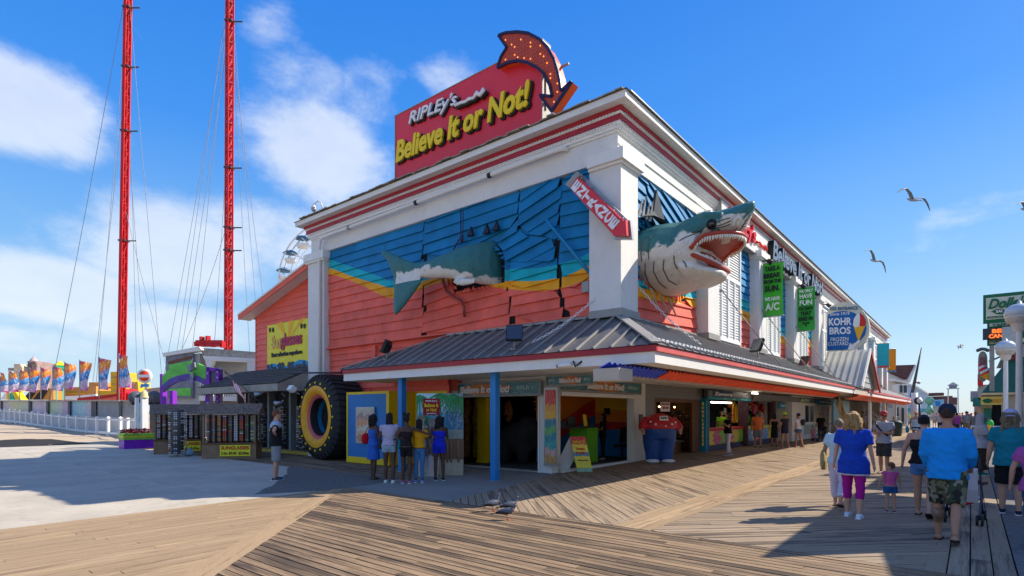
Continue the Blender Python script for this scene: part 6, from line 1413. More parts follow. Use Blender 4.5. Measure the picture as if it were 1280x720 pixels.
extr([z18(*q) for q in ((335,345),(670,348),(670,560),(335,560))],31.4,mat('house base',(.33,.33,.33),.7),'lower_wall',HS,dep=.5); extr([z18(*q) for q in ((475,350),(590,350),(590,390),(475,390))],31.3,mat('stone mural',(.25,.18,.12),.8,.6,12),'painted_panel',HS,dep=.1)
extr([z18(*q) for q in ((285,375),(600,385),(600,410),(285,405))],24.5,mat('pale blue awning',(.25,.35,.48),.6),'low_canopy',HS,dep=1.0)
RM = thing('red_roof_machine','red steel frame machine on the roof of the grey house','machine',DP(263,435,33))
zq = lambda x,y: DP(140 + x / 3.6,400 + y / 3.6,33)
for a,c_ in (((380,98),(380,118)),((500,98),(500,125)),((420,92),(420,118)),((380,100),(500,100)),((395,112),(490,112)),((405,75),(405,95)),((432,72),(432,98)),((455,98),(455,122))): b = MB(); b.bar(zq(*a),zq(*c_),.22,.22); b.build('beam',mat('ride red',(.56,.014,.018),.5,.2,1,dirt=.35),RM)
M_rred = MC['ride red']
def mast(x_top,x_bot,wpx,D_,label,lat):
    base = DP(x_bot,500,D_); topp = DP(x_top,-30,D_); base.z = 0; T = thing('ride_mast',label,'mast',base); w = wpx * D_ / FO * .36
    dr = (topp - base); n = 34
    for s in ((-1,-1),(1,-1),(1,1),(-1,1)):
        o_ = Vector((s[0] * w,s[1] * w,0)); b = MB(); b.bar(base + o_,topp + o_,w * .55); b.build('chord',M_rred,T)
    b = MB()
    for i in range(n):
        p,q = base + dr * i / n,base + dr * (i + 1) / n
        for s0,s1 in (((-1,-1),(1,-1)),((1,-1),(1,1)),((1,1),(-1,1)),((-1,1),(-1,-1))):
            b.bar(p + Vector((s0[0] * w,s0[1] * w,0)),q + Vector((s1[0] * w,s1[1] * w,0)),w * .3); b.bar(p + Vector((s0[0] * w,s0[1] * w,0)),p + Vector((s1[0] * w,s1[1] * w,0)),w * .3)
    b.build('lattice',M_rred,T); b = MB(); b.bar(base,topp,w * (1.75 if not lat else 1.2)); b.build('core',M_rred,T)
    return base,topp,w,T
ma = mast(160.5,150.5,8.2,46,'left red steel mast of the catapult ride',False); mb_ = mast(287.5,285,8.6,44,'right red steel mast of the catapult ride',True)
for (bs,tp,w,T),fr in ((ma,(.42,.66,.80,.93)),(mb_,(.4,.45,.58,.9))):
    for i,f_ in enumerate(fr): c = bs.lerp(tp,f_); b = MB(); b.box(c,(w * 3,w * 3,.12),rz=.6); b.bar(c,c + Vector((RT[0],RT[1],0)) * (-1.2 if T is mb_ else 1),.08); b.build('collar',mat('dark steel',(.06,.06,.07),.5),T)
M_cab = mat('steel cable',(.28,.30,.34),.5,.1,3,0)
cabs = [(ma,1.0,(60,505)),(ma,.98,(118,505)),(ma,.8,(113,505)),(ma,.98,(205,500)),(ma,.72,(185,500)),(ma,.93,(172,500)),(ma,.5,(215,480)),(mb_,1.0,(215,480)),(mb_,.95,(203,480)),(mb_,.9,(222,470)),(mb_,.97,(240,440)),(mb_,.47,(226,440)),(mb_,1.0,(325,440)),(mb_,.9,(338,440)),(mb_,.98,(312,440)),(mb_,.72,(268,430))]
for i,(mm_,f_,q) in enumerate(cabs):
    a = mm_[0].lerp(mm_[1],f_); e = DP(q[0],q[1],45 + (i % 3) * 3); b = MB(); k_ = 8
    b.tube([a.lerp(e,j / k_) + Vector((0,0,-.6 * 4 * (j / k_) * (1 - j / k_))) for j in range(k_ + 1)],.019,4); o = b.build('stay_cable',M_cab); sd_ = 'left' if mm_ is ma else 'right'; rk = sorted(c_[2][0] for c_ in cabs if c_[0] is mm_).index(q[0]); tag(o,'thin steel stay cable of the %s red mast, %s from the left at its foot' % (sd_,['first','second','third','fourth','fifth','sixth','seventh','eighth','ninth'][rk]),'cable','stay cables of the %s mast' % sd_)
FWh = thing('ferris_wheel','white ferris wheel with blue canopied gondolas peeping from behind the building','ferris wheel',DP(432,352,95)); D_ = 95; k_ = D_ / FO; Rw = 77 * k_; cw = DP(428,352,D_); FWh.location = (cw.x,cw.y,0)
rtv = Vector((RT[0],RT[1],0)); fwv = Vector((FW[0],FW[1],0)); NG = 20
def wp(r,a,d=0): return cw + rtv * r * math.cos(a) + Vector((0,0,r * math.sin(a))) + fwv * d
for d in (-.9,.9):
    b = MB(); b.tube([wp(Rw,2 * math.pi * i / 60,d) for i in range(61)],.13,6,cap=False); b.build('rim',M_whitel,FWh)
    b = MB(); b.tube([wp(Rw * .82,2 * math.pi * i / 40,d) for i in range(41)],.08,5,cap=False); b.build('inner_ring',M_whitel,FWh)
M_can = flat('gondola blue',(.03,.16,.32))
for i in range(NG):
    a = 2 * math.pi * (i + .35) / NG; b = MB(); b.bar(wp(0,a,-.5),wp(Rw,a,-.9),.12); b.bar(wp(0,a,.5),wp(Rw,a,.9),.12); b.bar(wp(Rw,a,-.9),wp(Rw,a,.9),.1); b.build('spoke',M_whitel,FWh)
    c = wp(Rw * .97,a); b = MB(); b.lathe([(.05,.35),(.7,.12),(1.25,-.25),(1.2,-.32),(.05,-.2)],c,14); g_ = b.build('canopy',M_can,FWh)
    b = MB(); b.lathe([(.05,-1.9),(.7,-1.85),(.95,-1.4),(.95,-1.2),(.88,-1.2),(.85,-1.4),(.05,-1.7)],c,12); b.cyl(c + Vector((0,0,-1.9)),c + Vector((0,0,-.2)),.05); b.build('gondola',M_whitel,g_)
for s in (-1,1):
    for d in (-1.6,1.6): b = MB(); e = cw + rtv * s * 6 + fwv * d * 2; e.z = 0; b.bar(cw + fwv * d,e,.4); b.build('leg',M_whitel,FWh)
b = MB(); b.cyl(cw - fwv * 1.8,cw + fwv * 1.8,.6,n=16); b.build('hub',M_whitel,FWh)
FE = thing('beach_fence','long white post and rail fence along the beach sand','fence',DP(90,540,45)); FE.location.z = 0
zf = lambda x,y: (x / 7.2,480 + y / 7.2)
posts = [(-40,345),(2,347),(45,350),(92,355),(140,360),(187,367),(240,375),(290,383),(347,392),(410,401),(470,411),(540,421),(610,431),(692,441),(783,451),(873,461),(975,469),(1085,478)]
def dep_(px_): t_ = max(0,min(1,(px_ + 6) / 157)); return 58 + (38.4 - 58) * t_ ** .8
PP = []
for x,y in posts:
    px_,py_ = zf(x,y); d = dep_(px_); p = DP(px_,py_,d); PP.append(p); T_ = MB(); h_ = 1.30
    T_.box(p + Vector((0,0,h_ / 2)),(.16,.16,h_),rz=.2); T_.build('post',M_whitel,FE); c_ = MB(); c_.loft([[p + Vector((sx * w_,sy * w_,z_)) for sx,sy in ((-1,-1),(1,-1),(1,1),(-1,1))] for w_,z_ in ((.11,h_),(.11,h_ + .04),(.01,h_ + .12))],sm=False); c_.build('post_cap',M_whitel,FE)
ends = [DP(160,547,36.5),DP(171,548,35.2)]
for p in ends: T_ = MB(); T_.box(p + Vector((0,0,.65)),(.16,.16,1.3)); T_.build('post',M_whitel,FE); PP.append(p)
for a,c_ in zip(PP,PP[1:]):
    for z_,w_ in ((1.18,.09),(.22,.16)): b = MB(); b.bar(a + Vector((0,0,z_)),c_ + Vector((0,0,z_)),.05,w_); b.build('rail',M_whitel,FE)
fwx = Vector((FW[0],FW[1],0)); LB = thing('low_barrier','low pale barrier wall right behind the white fence','barrier',PP[8] + fwx)
for i,(a,c_) in enumerate(zip(PP[:-1],PP[1:])):
    b = MB(); o_ = fwx * 1.0; b.prism([a + o_,c_ + o_,c_ + o_ + Vector((0,0,1.1)),a + o_ + Vector((0,0,1.1))],fwx * .1); b.build('panel',mat('pale barrier',(.62,.58,.55),.8,.08,1),LB)
b = MB(); sbp = [p + fwx * 1.15 for p in PP];
WL = thing('panel_wall','grey panelled perimeter wall with four faded colour banners','wall',PP[8] + fwx * 3)
wt = [(-2,252),(12,254),(255,258),(275,262),(415,268),(435,270),(610,280),(632,284),(820,292),(865,295),(1070,302),(1090,304),(1200,312)]
wcol = [stripes('wall banner %d' % i,c_,0,3.5) for i,c_ in enumerate(([(.35,.25,.35),(.45,.42,.2),(.4,.42,.25),(.35,.38,.25)],[(.42,.35,.45),(.4,.25,.42),(.45,.4,.45)],[(.3,.45,.25),(.35,.4,.35),(.35,.2,.4),(.3,.18,.4)],[(.1,.35,.5),(.15,.4,.5),(.35,.3,.45),(.12,.4,.45)]))]
M_wgr = mat('wall grey panel',(.26,.27,.29),.6,.15,1.2); bi = 0
for (xa,ba),(xb,bb_) in zip(wt,wt[1:]):
    pa_,pb2 = zf(xa,ba),zf(xb,bb_); da,db = dep_(pa_[0]) + 3,dep_(pb2[0]) + 3
    P_ = [DP(pa_[0],pa_[1] - 0,da),DP(pb2[0],pb2[1],db),DP(pb2[0],501.3,db),DP(pa_[0],501.0,da)]
    b = MB(); wide = xb - xa > 100; off_ = fwx * (0 if not wide else .12)
    b.prism([p + off_ for p in P_],fwx * .15); ispr = wide and bi < 4 and xa < 800
    b.build('banner' if ispr else ('panel' if wide else 'pillar'),wcol[bi] if ispr else (M_wgr if wide else mat('dark pillar',(.07,.07,.08),.6)),WL)
    if ispr: bi += 1
cap = MB(); q0,q1 = DP(-1,500.9,dep_(0) + 2.9),DP(172,501.5,dep_(172) + 2.9);
ks = [DP(x,500.9,dep_(x) + 2.9) for x in range(-4,176,12)]
for a,c_ in zip(ks,ks[1:]): cap.bar(a,c_,.35,.09)
cap.build('coping',mat('coping',(.42,.36,.30),.7),WL);
b = MB();
for (xa,ba),(xb,bb_) in zip(wt,wt[1:]):
    pa_,pb2 = zf(xa,ba),zf(xb,bb_); da,db = dep_(pa_[0]) + 3.2,dep_(pb2[0]) + 3.2; P_ = [DP(pa_[0],pa_[1],da),DP(pb2[0],pb2[1],db)]; b.prism([P_[0],P_[1],P_[1] + Vector((0,0,-1.6)),P_[0] + Vector((0,0,-1.6))],fwx * .1)
b.build('plinth',MC['pale barrier'],WL)
fx = [(4.5,465.6,490),(15.5,463.5,489),(29,462,488),(42,460.5,490),(55.5,459,487),(71,456.7,488),(86,453,486),(105.5,450.5,487.5),(130,447,486.5),(155.5,443,484)]
def flag_mat():
    m,t,p = new_mat('flag print'); tc = nd(t,'ShaderNodeTexCoord'); sp = nd(t,'ShaderNodeSeparateXYZ'); lk(t,tc.outputs['Generated'],sp.inputs[0])
    n = nd(t,'ShaderNodeTexNoise'); n.inputs['Scale'].default_value = 5; lk(t,tc.outputs['Generated'],n.inputs['Vector'])
    v = mth(t,'ADD',sp.outputs[2],mth(t,'MULTIPLY',mth(t,'SUBTRACT',n.outputs[0],.5),.22)); oi = nd(t,'ShaderNodeObjectInfo'); v = mth(t,'ADD',mth(t,'SUBTRACT',v,mth(t,'MULTIPLY',sp.outputs[0],.15)),mth(t,'MULTIPLY',oi.outputs['Random'],.12))
    cr = nd(t,'ShaderNodeValToRGB'); lk(t,v,cr.inputs[0]); e = cr.color_ramp.elements
    cs = [(0,(.5,.02,.3)),(.06,(.55,.35,.55)),(.2,(.45,.35,.55)),(.28,(.5,.5,.65)),(.34,(.02,.15,.5)),(.5,(.02,.3,.7)),(.56,(.15,.4,.7)),(.62,(.8,.15,.02)),(.8,(.85,.35,.02)),(.92,(.7,.1,.05)),(1,(.45,.02,.2))]
    while len(e) < len(cs): e.new(.5)
    for i,(a,c_) in enumerate(cs): e[i].position = a; e[i].color = (*c_,1)
    w_ = nd(t,'ShaderNodeTexNoise'); w_.inputs['Scale'].default_value = 9; w_.inputs['Detail'].default_value = 4; lk(t,tc.outputs['Generated'],w_.inputs['Vector']); lk(t,mixc(t,mth(t,'MULTIPLY',mth(t,'GREATER_THAN',w_.outputs[0],.57),.65),cr.outputs[0],(.8,.75,.7)),p.inputs['Base Color']); p.inputs['Roughness'].default_value = .7; return m
M_flag = flag_mat(); wd = [10,10.5,10.5,12,10.5,12,12.5,14,15,16]
locs = ['at the far left edge','second from the left edge','third from the left edge','in front of the ruined tower','just right of the ruined tower','left of the green pavilion post','right of the green pavilion post','standing alone before the orange building','left of the left red mast','in front of the left red mast']
rr_ = random.Random(31)
for i,(x,t0,t1) in enumerate(fx):
    d = dep_(x) + 5; T = thing('feather_flag','rainbow orange and blue feather flag %s' % locs[i],'flag',DP(x,505,d),'feather flags along the perimeter wall'); w_ = wd[i]
    p0,p1 = DP(x - w_ * .42,t0 - 1,d),DP(x - w_ * .42,503,d); b = MB(); b.cyl(p1,p0,.045,n=6); b.build('pole',M_metal,T); b = MB(); vs = []; ph = rr_.uniform(0,6)
    for j in range(9):
        for k in range(6): u = k / 5; v = j / 8; dr_ = u * u * 3 * rr_.uniform(.9,1.1); q = DP(x - w_ * .42 + u * w_ * (.86 + .14 * (v)),t0 + (t1 - t0) * v + u * (3.2 if v < .3 else 1.2),d); q += fwx * .35 * math.sin(u * 5 + v * 3 + ph) * u; vs.append(q)
    b.add(vs,[(j * 6 + k,j * 6 + k + 1,(j + 1) * 6 + k + 1,(j + 1) * 6 + k) for j in range(8) for k in range(5)],True); b.build('cloth',M_flag,T)
zb = lambda x,y: (x / 7.2,430 + y / 7.2)
def blk(nm,lab,cat,polys,D_,dep):
    T = thing(nm,lab,cat,DP(polys[0][0][0][0] / 7.2,515,D_)); T.location.z = 0
    for i,(pts,m_,pn,dd) in enumerate(polys): b = MB(); b.prism([DP(*zb(*q),D_ + dd) for q in pts],fwx * dep); b.build(pn,m_,T)
    return T
M_ob = mat('orange boards',(.62,.27,.05),.6,.2,2,stretch=(1,1,8)); M_cream = mat('cream stone',(.62,.50,.34),.8,.2,2); M_stone = mat('pinkish stone',(.32,.22,.21),.9,.3,2)
blk('orange_building','long low orange boarded building behind the feather flags','building',[([(430,400),(860,380),(870,500),(430,505)],M_ob,'wall',0),([(440,440),(760,440),(760,446),(440,446)],M_yel,'trim_line',-.2),([(800,345),(930,345),(930,380),(800,385)],M_ob,'roof',1)],78,5)
blk('black_orange_ramp','black and orange sloping ramp, left of the orange building','ramp',[([(200,500),(270,420),(330,415),(270,500)],M_black,'panel',0),([(295,500),(370,410),(435,405),(375,500)],M_black,'panel',0),([(270,500),(330,415),(360,412),(300,500)],M_ob,'strip',.1),([(375,500),(435,405),(470,405),(462,500)],M_ob,'strip',.1)],74,2)
blk('yellow_teal_slide','yellow and teal slide legs at the far left above the wall','slide',[([(55,430),(78,430),(78,500),(60,500)],M_yel,'leg',0),([(85,430),(115,430),(120,502),(88,502)],flat('teal slide',(.02,.5,.42)),'leg',.2),([(105,430),(135,425),(190,502),(140,502)],M_yel,'leg',-.2),([(150,390),(165,390),(165,425),(145,415)],M_yel,'top',0),([(0,500),(40,445),(62,445),(55,500)],M_whitel,'tent',.5)],70,1)
CT = blk('ruined_tower','pinkish stone castle tower with pale domed top behind the flags','tower',[([(285,160),(330,160),(330,420),(285,420)],M_stone,'shaft',0),([(245,155),(290,150),(295,200),(255,205)],M_stone,'turret',1),([(195,190),(285,235),(285,260),(195,215)],M_brown,'sloping_roof',.5),([(125,180),(180,180),(200,215),(200,400),(125,400)],M_cream,'annex',-1),([(72,215),(125,215),(125,240),(72,240)],M_gutter,'flat_roof',0)],100,4)
b = MB(); c = DP(*zb(303,160),101); b.lathe([(.62,0),(.6,.3),(.45,.6),(.2,.85),(.06,1.0),(.02,1.5)],c - Vector((0,0,.1)),14); b.build('dome',mat('pale pink dome',(.5,.38,.38),.7),CT)
b = MB()
for k in range(5): p = DP(*zb(290 + k * 9,165),99.9); b.box(p,(.3,.3,.4))
b.build('crenel',M_stone,CT)
GP = thing('green_pavilion','small green and yellow pyramid roofed pavilion on a post','pavilion',DP(*zb(545,515),72)); GP.location.z = 0
c = DP(*zb(540,195),73); b = MB(); b.loft([[c + Vector((sx * .62,sy * .62,0)) for sx,sy in ((-1,-1),(1,-1),(1,1),(-1,1))],[c + Vector((sx * .05,sy * .05,.62)) for sx,sy in ((-1,-1),(1,-1),(1,1),(-1,1))]],sm=False); b.build('roof',flat('pavilion yellow',(.6,.6,.03)),GP)
b = MB(); b.loft([[c + Vector((sx * .56,sy * .56,z_)) for sx,sy in ((-1,-1),(1,-1),(1,1),(-1,1))] for z_ in (-.5,-.01)],sm=False); b.build('fascia',flat('pavilion green',(.01,.4,.2)),GP)
for s in (-.45,.45): b = MB(); b.bar(c + rtv * s,Vector((c.x,c.y,0)) + rtv * s,.16); b.build('post',flat('pavilion teal',(.1,.5,.4)),GP)
blk('yellow_tower_block','tall yellow panelled ride block left of the red mast','ride',[([(995,250),(1090,250),(1090,505),(880,505),(880,420),(995,420)],mat('ride yellow',(.72,.42,.02),.5,.12,2),'body',0)] + [([(1000,300 + k * 60),(1085,300 + k * 60),(1085,304 + k * 60),(1000,304 + k * 60)],M_gutter,'joint',-.1) for k in range(3)],60,3)
blk('red_ride_base','bright red steel base and slanting arm at the foot of the left mast','ride base',[([(1050,500),(1050,440),(1120,430),(1210,500)],M_rred,'base',0),([(690,497),(700,485),(1030,450),(1060,440),(1060,470),(870,500),(700,505)],M_rred,'arm',-.2),([(1080,410),(1090,400),(1120,430),(1110,500),(1085,500)],M_rred,'foot',-.5),([(1110,440),(1195,455),(1210,505),(1110,505)],M_rred,'base',-.3)],47,2)
blk('yellow_ride_block','yellow panelled block right of the red mast','ride',[([(1165,340),(1240,340),(1250,470),(1165,470)],MC['ride yellow'],'body',0),([(1110,410),(1165,405),(1165,470),(1110,470)],MC['ride yellow'],'body',.2),([(1203,342),(1206,342),(1206,468),(1203,468)],M_gutter,'joint',-.1)],58,2)
blk('white_tent_roof','low white roof beyond the wall left of the red mast','roof',[([(575,500),(590,470),(700,465),(860,450),(870,500)],M_whitel,'roof',0)],66,3)
SG = thing('round_sign','round white and red prohibition style sign on a pole above the wall','sign',DP(180,470,40)); c = DP(180.3,470,40)
b = MB(); b.cyl(c,c + fwx * .1,.52,n=24); b.build('disc',M_whitel,SG); b = MB(); b.cyl(c - fwx * .02,c - fwx * .001,.38,n=24); b.build('red_field',flat('sign orange red',(.75,.06,.02)),SG); b = MB(); b.prism([c + rtv * s * .40 + Vector((0,0,z_)) - fwx * .03 for s,z_ in ((-1,-.1),(1,-.1),(1,.1),(-1,.1))],fwx * .005); b.build('bar',M_whitel,SG)
b = MB(); b.bar(c + fwx * .15,c + fwx * .15 + Vector((0,0,-c.z)),.12); b.build('pole',M_metal,SG); b = MB(); b.prism([DP(x,y,39.8) for x,y in ((176,480),(186,480),(185,484),(180,483),(175,485))],fwx * .1); b.build('blue_fish',flat('fish blue',(.02,.3,.6)),SG)
PL = thing('planter','purple and green planter box with dark red plants near the kiosks','planter',(G(155,562) + G(190,560)) / 2)
A0,A1 = G(155,561.5),G(193,560); r = (A1 - A0).normalized(); L = (A1 - A0).length; bk = Vector((-r.y,r.x,0)); bk = bk if bk.dot(fwx) > 0 else -bk
def plq(z0_,z1_,m_,nm,e=0): b = MB(); b.prism([A0 - r * e - bk * e + Vector((0,0,z0_)),A1 + r * e - bk * e + Vector((0,0,z0_)),A1 + r * e + bk * (1.1 + e) + Vector((0,0,z0_)),A0 - r * e + bk * (1.1 + e) + Vector((0,0,z0_))],(0,0,z1_ - z0_)); b.build(nm,m_,PL)
plq(0,.42,M_pur,'box'); plq(.42,.70,mat('planter green',(.25,.5,.06),.5,.3,4),'band',.03); plq(.53,.58,M_lyel,'stripe',.04)
rr_ = random.Random(17); b = MB()
for i in range(260):
    p = A0 + r * rr_.uniform(.05,L - .05) + bk * rr_.uniform(.05,1.05) + Vector((0,0,.68 + rr_.uniform(0,.22))); R_ = Euler((rr_.uniform(-1,1),rr_.uniform(-1,1),rr_.uniform(0,6))).to_matrix(); s_ = rr_.uniform(.05,.11); b.add([p + R_ @ Vector(v) for v in ((-s_,0,0),(0,-s_ * .5,0),(s_,0,.02),(0,s_ * .5,0))],[(0,1,2,3)])
b.build('leaves',mat('dark red leaves',(.14,.012,.035),.6,.5,8),PL,'stuff')
for i,(px_,w_,m_,lab) in enumerate(((180.5,.26,M_whitel,'thick pale square post rising from the purple planter'),(171,.14,M_whitel,'thin pale square post left of the planter'))):
    p = DP(px_,555,27.5); p.z = 0; t_ = DP(px_,497,27.5).z; b = MB(); b.bb(p.x - w_ / 2,p.x + w_ / 2,p.y - w_ / 2,p.y + w_ / 2,0,t_); T = thing('square_post',lab,'post',p); b.build('shaft',m_,T)
    if i == 0: b = MB(); b.lathe([(.05,.35),(.14,.25),(.16,.1),(.2,0)],(p.x,p.y,t_),10); b.build('lamp_head',flat('post lamp',(.75,.6,.3)),T)
b = MB(); b.prism([DP(172.5,547,28),DP(178.5,547,28),DP(178.5,503,28),DP(172.5,503,28)],fwx * .05); tag(b.build('aqua_banner',stripes('aqua banner print',[(.25,.5,.55),(.5,.6,.6),(.1,.4,.55),(.35,.5,.3),(.2,.5,.6)],2,2)),'tall aqua banner between the two pale posts','banner')
for i,(px_,s_) in enumerate(((170,1),(181,.8),(193,1))):
    T = thing('ride_car',['dark seat module above the wall at the left','dark seat module above the wall behind the lamp post','dark seat module above the wall nearest the arch'][i],'machine',DP(px_,500,33)); c = DP(px_,497,33)
    b = MB(); b.ball(c,(.42 * s_,.3,.4),10,7); b.build('shell',mat('module grey',(.10,.11,.13),.5,.3,4),T); b = MB(); b.box(c + Vector((0,0,-.35)),(.5,.3,.15)); b.build('base',M_black,T)
b = MB(); b.prism([DP(x,y,52) for x,y in ((183,486),(200,484),(205,482),(214,486),(214,500),(183,500))],fwx * 2); tag(b.build('dune_hut',mat('hut tan',(.38,.30,.24),.8,.3,1.5)),'low tan hut behind the arch legs','hut')
b = MB(); b.prism([DP(x,y,40) for x,y in ((187,497),(214,497),(214,548),(187,548))],fwx * .3); tag(b.build('dark_screen',mat('dark screen',(.06,.065,.07),.7)),'dark panel fence behind the arch','panel')
# ================================================================ PEOPLE
from mathutils import noise
SK = {'dark': (.085,.040,.024),'mid': (.28,.13,.075),'light': (.52,.28,.19),'tan': (.42,.21,.13)}
HC = {'black': (.008,.007,.008),'brown': (.07,.035,.018),'blond': (.48,.27,.10),'ginger': (.20,.07,.03),'greyblond': (.26,.19,.12),'lbrown': (.2,.09,.035)}
def skinm(k): return mat('skin ' + k,SK[k],.5,.1,6,.06,80,dirt=.05)
def hairm(k): return mat('hair ' + k,HC[k],.55,.45,3,.9,26,stretch=(14,14,1.6),dirt=.3)
def cloth(c): return mat('cloth %.2f %.2f %.2f' % c,c,.85,.12,4,.8,7,dirt=.15,spec=.15)
def camo():
    if 'camo' in MC: return MC['camo']
    m,t,p = new_mat('camo'); tc = nd(t,'ShaderNodeTexCoord'); c = (.16,.15,.09)
    for i,(s,col,th) in enumerate(((9,(.035,.055,.025),.5),(13,(.015,.014,.012),.56),(11,(.22,.2,.15),.6))):
        n = nd(t,'ShaderNodeTexNoise'); n.inputs['Scale'].default_value = s; n.inputs['Detail'].default_value = 1.5; mp = nd(t,'ShaderNodeMapping'); mp.inputs['Location'].default_value = (i * 7,3,i); lk(t,tc.outputs['Object'],mp.inputs[0]); lk(t,mp.outputs[0],n.inputs['Vector'])
        c = mixc(t,mth(t,'GREATER_THAN',n.outputs[0],th),c,col)
    lk(t,c,p.inputs['Base Color']); p.inputs['Roughness'].default_value = .9; MC['camo'] = m; return m
def person(feet,H,face,label,skin='light',w=1.0,legs=((4,4),(-4,4)),arms=None,wear=(),hair=None,hat=None,shoes=((.02,.02,.02),'shoe'),vox=.016,group=None,lean=0,head_turn=0,fem=False,extras=None):
    """wear: list of (name, kind, material, *params); arms: ((upper dir, fore dir) left, right) in body axes x right, y front, z up"""
    feet = Vector(feet); k = H / 1.75; T = thing('person',label,'person',(0,0,0),group); V = Vector
    if arms is None: arms = ((V((-.22,.02,-1)),V((-.05,.25,-1))),(V((.22,.02,-1)),V((.05,.25,-1))))
    arms = [(V(a).normalized(),V(b).normalized()) for a,b in arms]
    kid = H < 1.1; hs = 1.35 if kid else 1.0
    def rg(z,wx,dy,cx=0,cy=0,n=18,inf=0): return [V((cx + (wx * k + inf) * math.cos(a),cy * k + (dy * k + inf) * math.sin(a),z * k)) for a in [2 * math.pi * i / n for i in range(n)]]
    LP = []
    for s,(a,bend) in zip((-1,1),legs):
        a_,b_ = math.radians(a),math.radians(a - bend); hip = V((s * .085 * w ** .5,0,.90)) * k; kn = hip + V((s * .012,math.sin(a_) * .43,-math.cos(a_) * .43)) * k; an = kn + V((0,math.sin(b_) * .41,-math.cos(b_) * .41)) * k
        tilt = max(0,(bend - 6)) / 60 if a < 0 else 0; LP.append((hip,kn,an,tilt))
    low = min(p[2].z - .075 * k for p in LP); dz = V((0,0,-low))
    LP = [(a + dz,b + dz,c + dz,t_) for a,b,c,t_ in LP]; zo = -low / k
    Z = lambda z: z + zo
    tor = [(.80,.10,.09),(.86,.155,.115),(.93,.172 if not fem else .182,.125),(1.02,.155 if not fem else .145,.11),(1.10,.150 if not fem else .135,.105),(1.22,.168,.115),(1.33,.182,.115),(1.41,.165,.09),(1.455,.10,.07),(1.49,.055,.055)]
    wf = lambda z,x: x * (1 + (w - 1) * (1.0 if z < 1.3 else .55)); belly = max(0,w - 1.05)
    def torso(z0,z1,inf,flare=0,ex=()):
        R_ = []
        for z,a,d in [q for q in tor if not ex or q[0] > .9] + list(ex):
            if (z0 - .001 <= z <= z1 + .001) and not (ex and z == .93 and z0 > .93): f_ = flare * max(0,1.1 - z); R_.append((z,rg(Z(z),wf(z,a) + f_,wf(z,d) + f_ * .8 + belly * .12 * (1 if .9 < z < 1.25 else .3),0,belly * .08,inf=inf)))
        R_.sort(key=lambda q: q[0]); return [r for _,r in R_]
    sh = [V((s * (.155 + .03 * w) ,0,Z(1.40))) * k for s in (-1,1)]; el = [sh[i] + arms[i][0] * .285 * k for i in (0,1)]; wr = [el[i] + arms[i][1] * .25 * k for i in (0,1)]
    ar = (w ** .7) * (.86 if fem else 1)
    hd = V((0,.02,Z(1.625))) * k; hr = k * hs
    b = MB(); b.loft(torso(.8,1.5,0)); b.tube([V((0,-.005,Z(1.43))) * k,V((0,.01,Z(1.55))) * k],[.058 * k,.05 * k],12)
    Rh = Matrix.Rotation(math.radians(head_turn),3,'Z')
    def hp(x,y,z): return hd + Rh @ (V((x,y,z)) * hr)
    b.ball(hp(0,-.012,.022),(.074 * hr,.092 * hr,.098 * hr),14,10,M=Rh); b.ball(hp(0,.02,-.04),(.056 * hr,.066 * hr,.07 * hr),12,8,M=Rh); b.tube([hp(0,.07,-.005),hp(0,.108,-.03),hp(0,.09,-.04)],[.012 * hr,.016 * hr,.012 * hr],8)
    b.tube([hp(-.02,.082,-.062),hp(.02,.082,-.062)],.012 * hr,6); b.tube([hp(0,.06,-.095),hp(0,.075,-.1)],.022 * hr,8)
    for s in (-1,1): b.ball(hp(.077 * s,-.005,-.01),(.012 * hr,.02 * hr,.032 * hr),8,6,M=Rh)
    for i in (0,1):
        h_,kn,an,tl = LP[i]; lw = w ** .6
        b.tube([h_,h_.lerp(kn,.5),kn,kn.lerp(an,.35),an],[.088 * k * lw,.072 * k * lw,.052 * k * lw,.055 * k * lw,.036 * k],12)
        tl_ = V((0,-.045,-.045)) * k; toe = V((0,.16,-.055)) * k; q = Matrix.Rotation(-tl * 1.1,3,'X'); b.tube([an + q @ tl_,an + q @ V((0,.03,-.045)) * k,an + q @ toe],[.036 * k,.04 * k,.028 * k],10,sc=(1.15,.8)); LP[i] = (h_,kn,an,q)
        b.tube([sh[i] + V((-.03 * (-1,1)[i],0,-.01)) * k,sh[i],sh[i].lerp(el[i],.5),el[i],el[i].lerp(wr[i],.3),wr[i]],[.055 * k * ar,.056 * k * ar,.048 * k * ar,.038 * k * ar,.038 * k * ar,.026 * k * ar],10)
        d = arms[i][1]; s_ = (1,-1)[i]; side = (V((0,0,1)).cross(d)).normalized() if abs(d.z) < .9 else V((0,1,0)); side = (side - d * side.dot(d)).normalized(); nrm = d.cross(side) * s_
        b.ball(wr[i] + d * .045 * k,(.024 * k,.04 * k,.05 * k),10,7,M=Matrix((nrm,side,d)).transposed())
        for j in range(4): p0 = wr[i] + d * .075 * k + side * (.027 - .018 * j) * k; L = (.062,.072,.066,.052)[j] * k; b.tube([p0,p0 + d * L * .5 + nrm * .006 * k,p0 + d * L * .9 + nrm * .022 * k],[.0095 * k,.009 * k,.007 * k],6)
        p0 = wr[i] + d * .03 * k + side * .03 * k; b.tube([p0,p0 + (side + d) * .026 * k,p0 + (side * .5 + d) * .05 * k + nrm * .01 * k],[.012 * k,.011 * k,.008 * k],6)
    def fz(nm,bb,m,v=vox,sm=3):
        me = fuse(bb,v,sm)
        if vox < .0165 and nm not in ('body','hair','shoe'):     # creases in the cloth
            for q in me.vertices: c = q.co; q.co += q.normal * (noise.noise(V((c.x * 9,c.y * 9,c.z * 16 + c.x * 8))) * .011 + noise.noise(V((c.x * 26,c.y * 26,c.z * 14))) * .005) * k
        o = put(nm,me,m); o.parent = T; return o
    fz('body',b,skinm(skin),vox * .88,2)
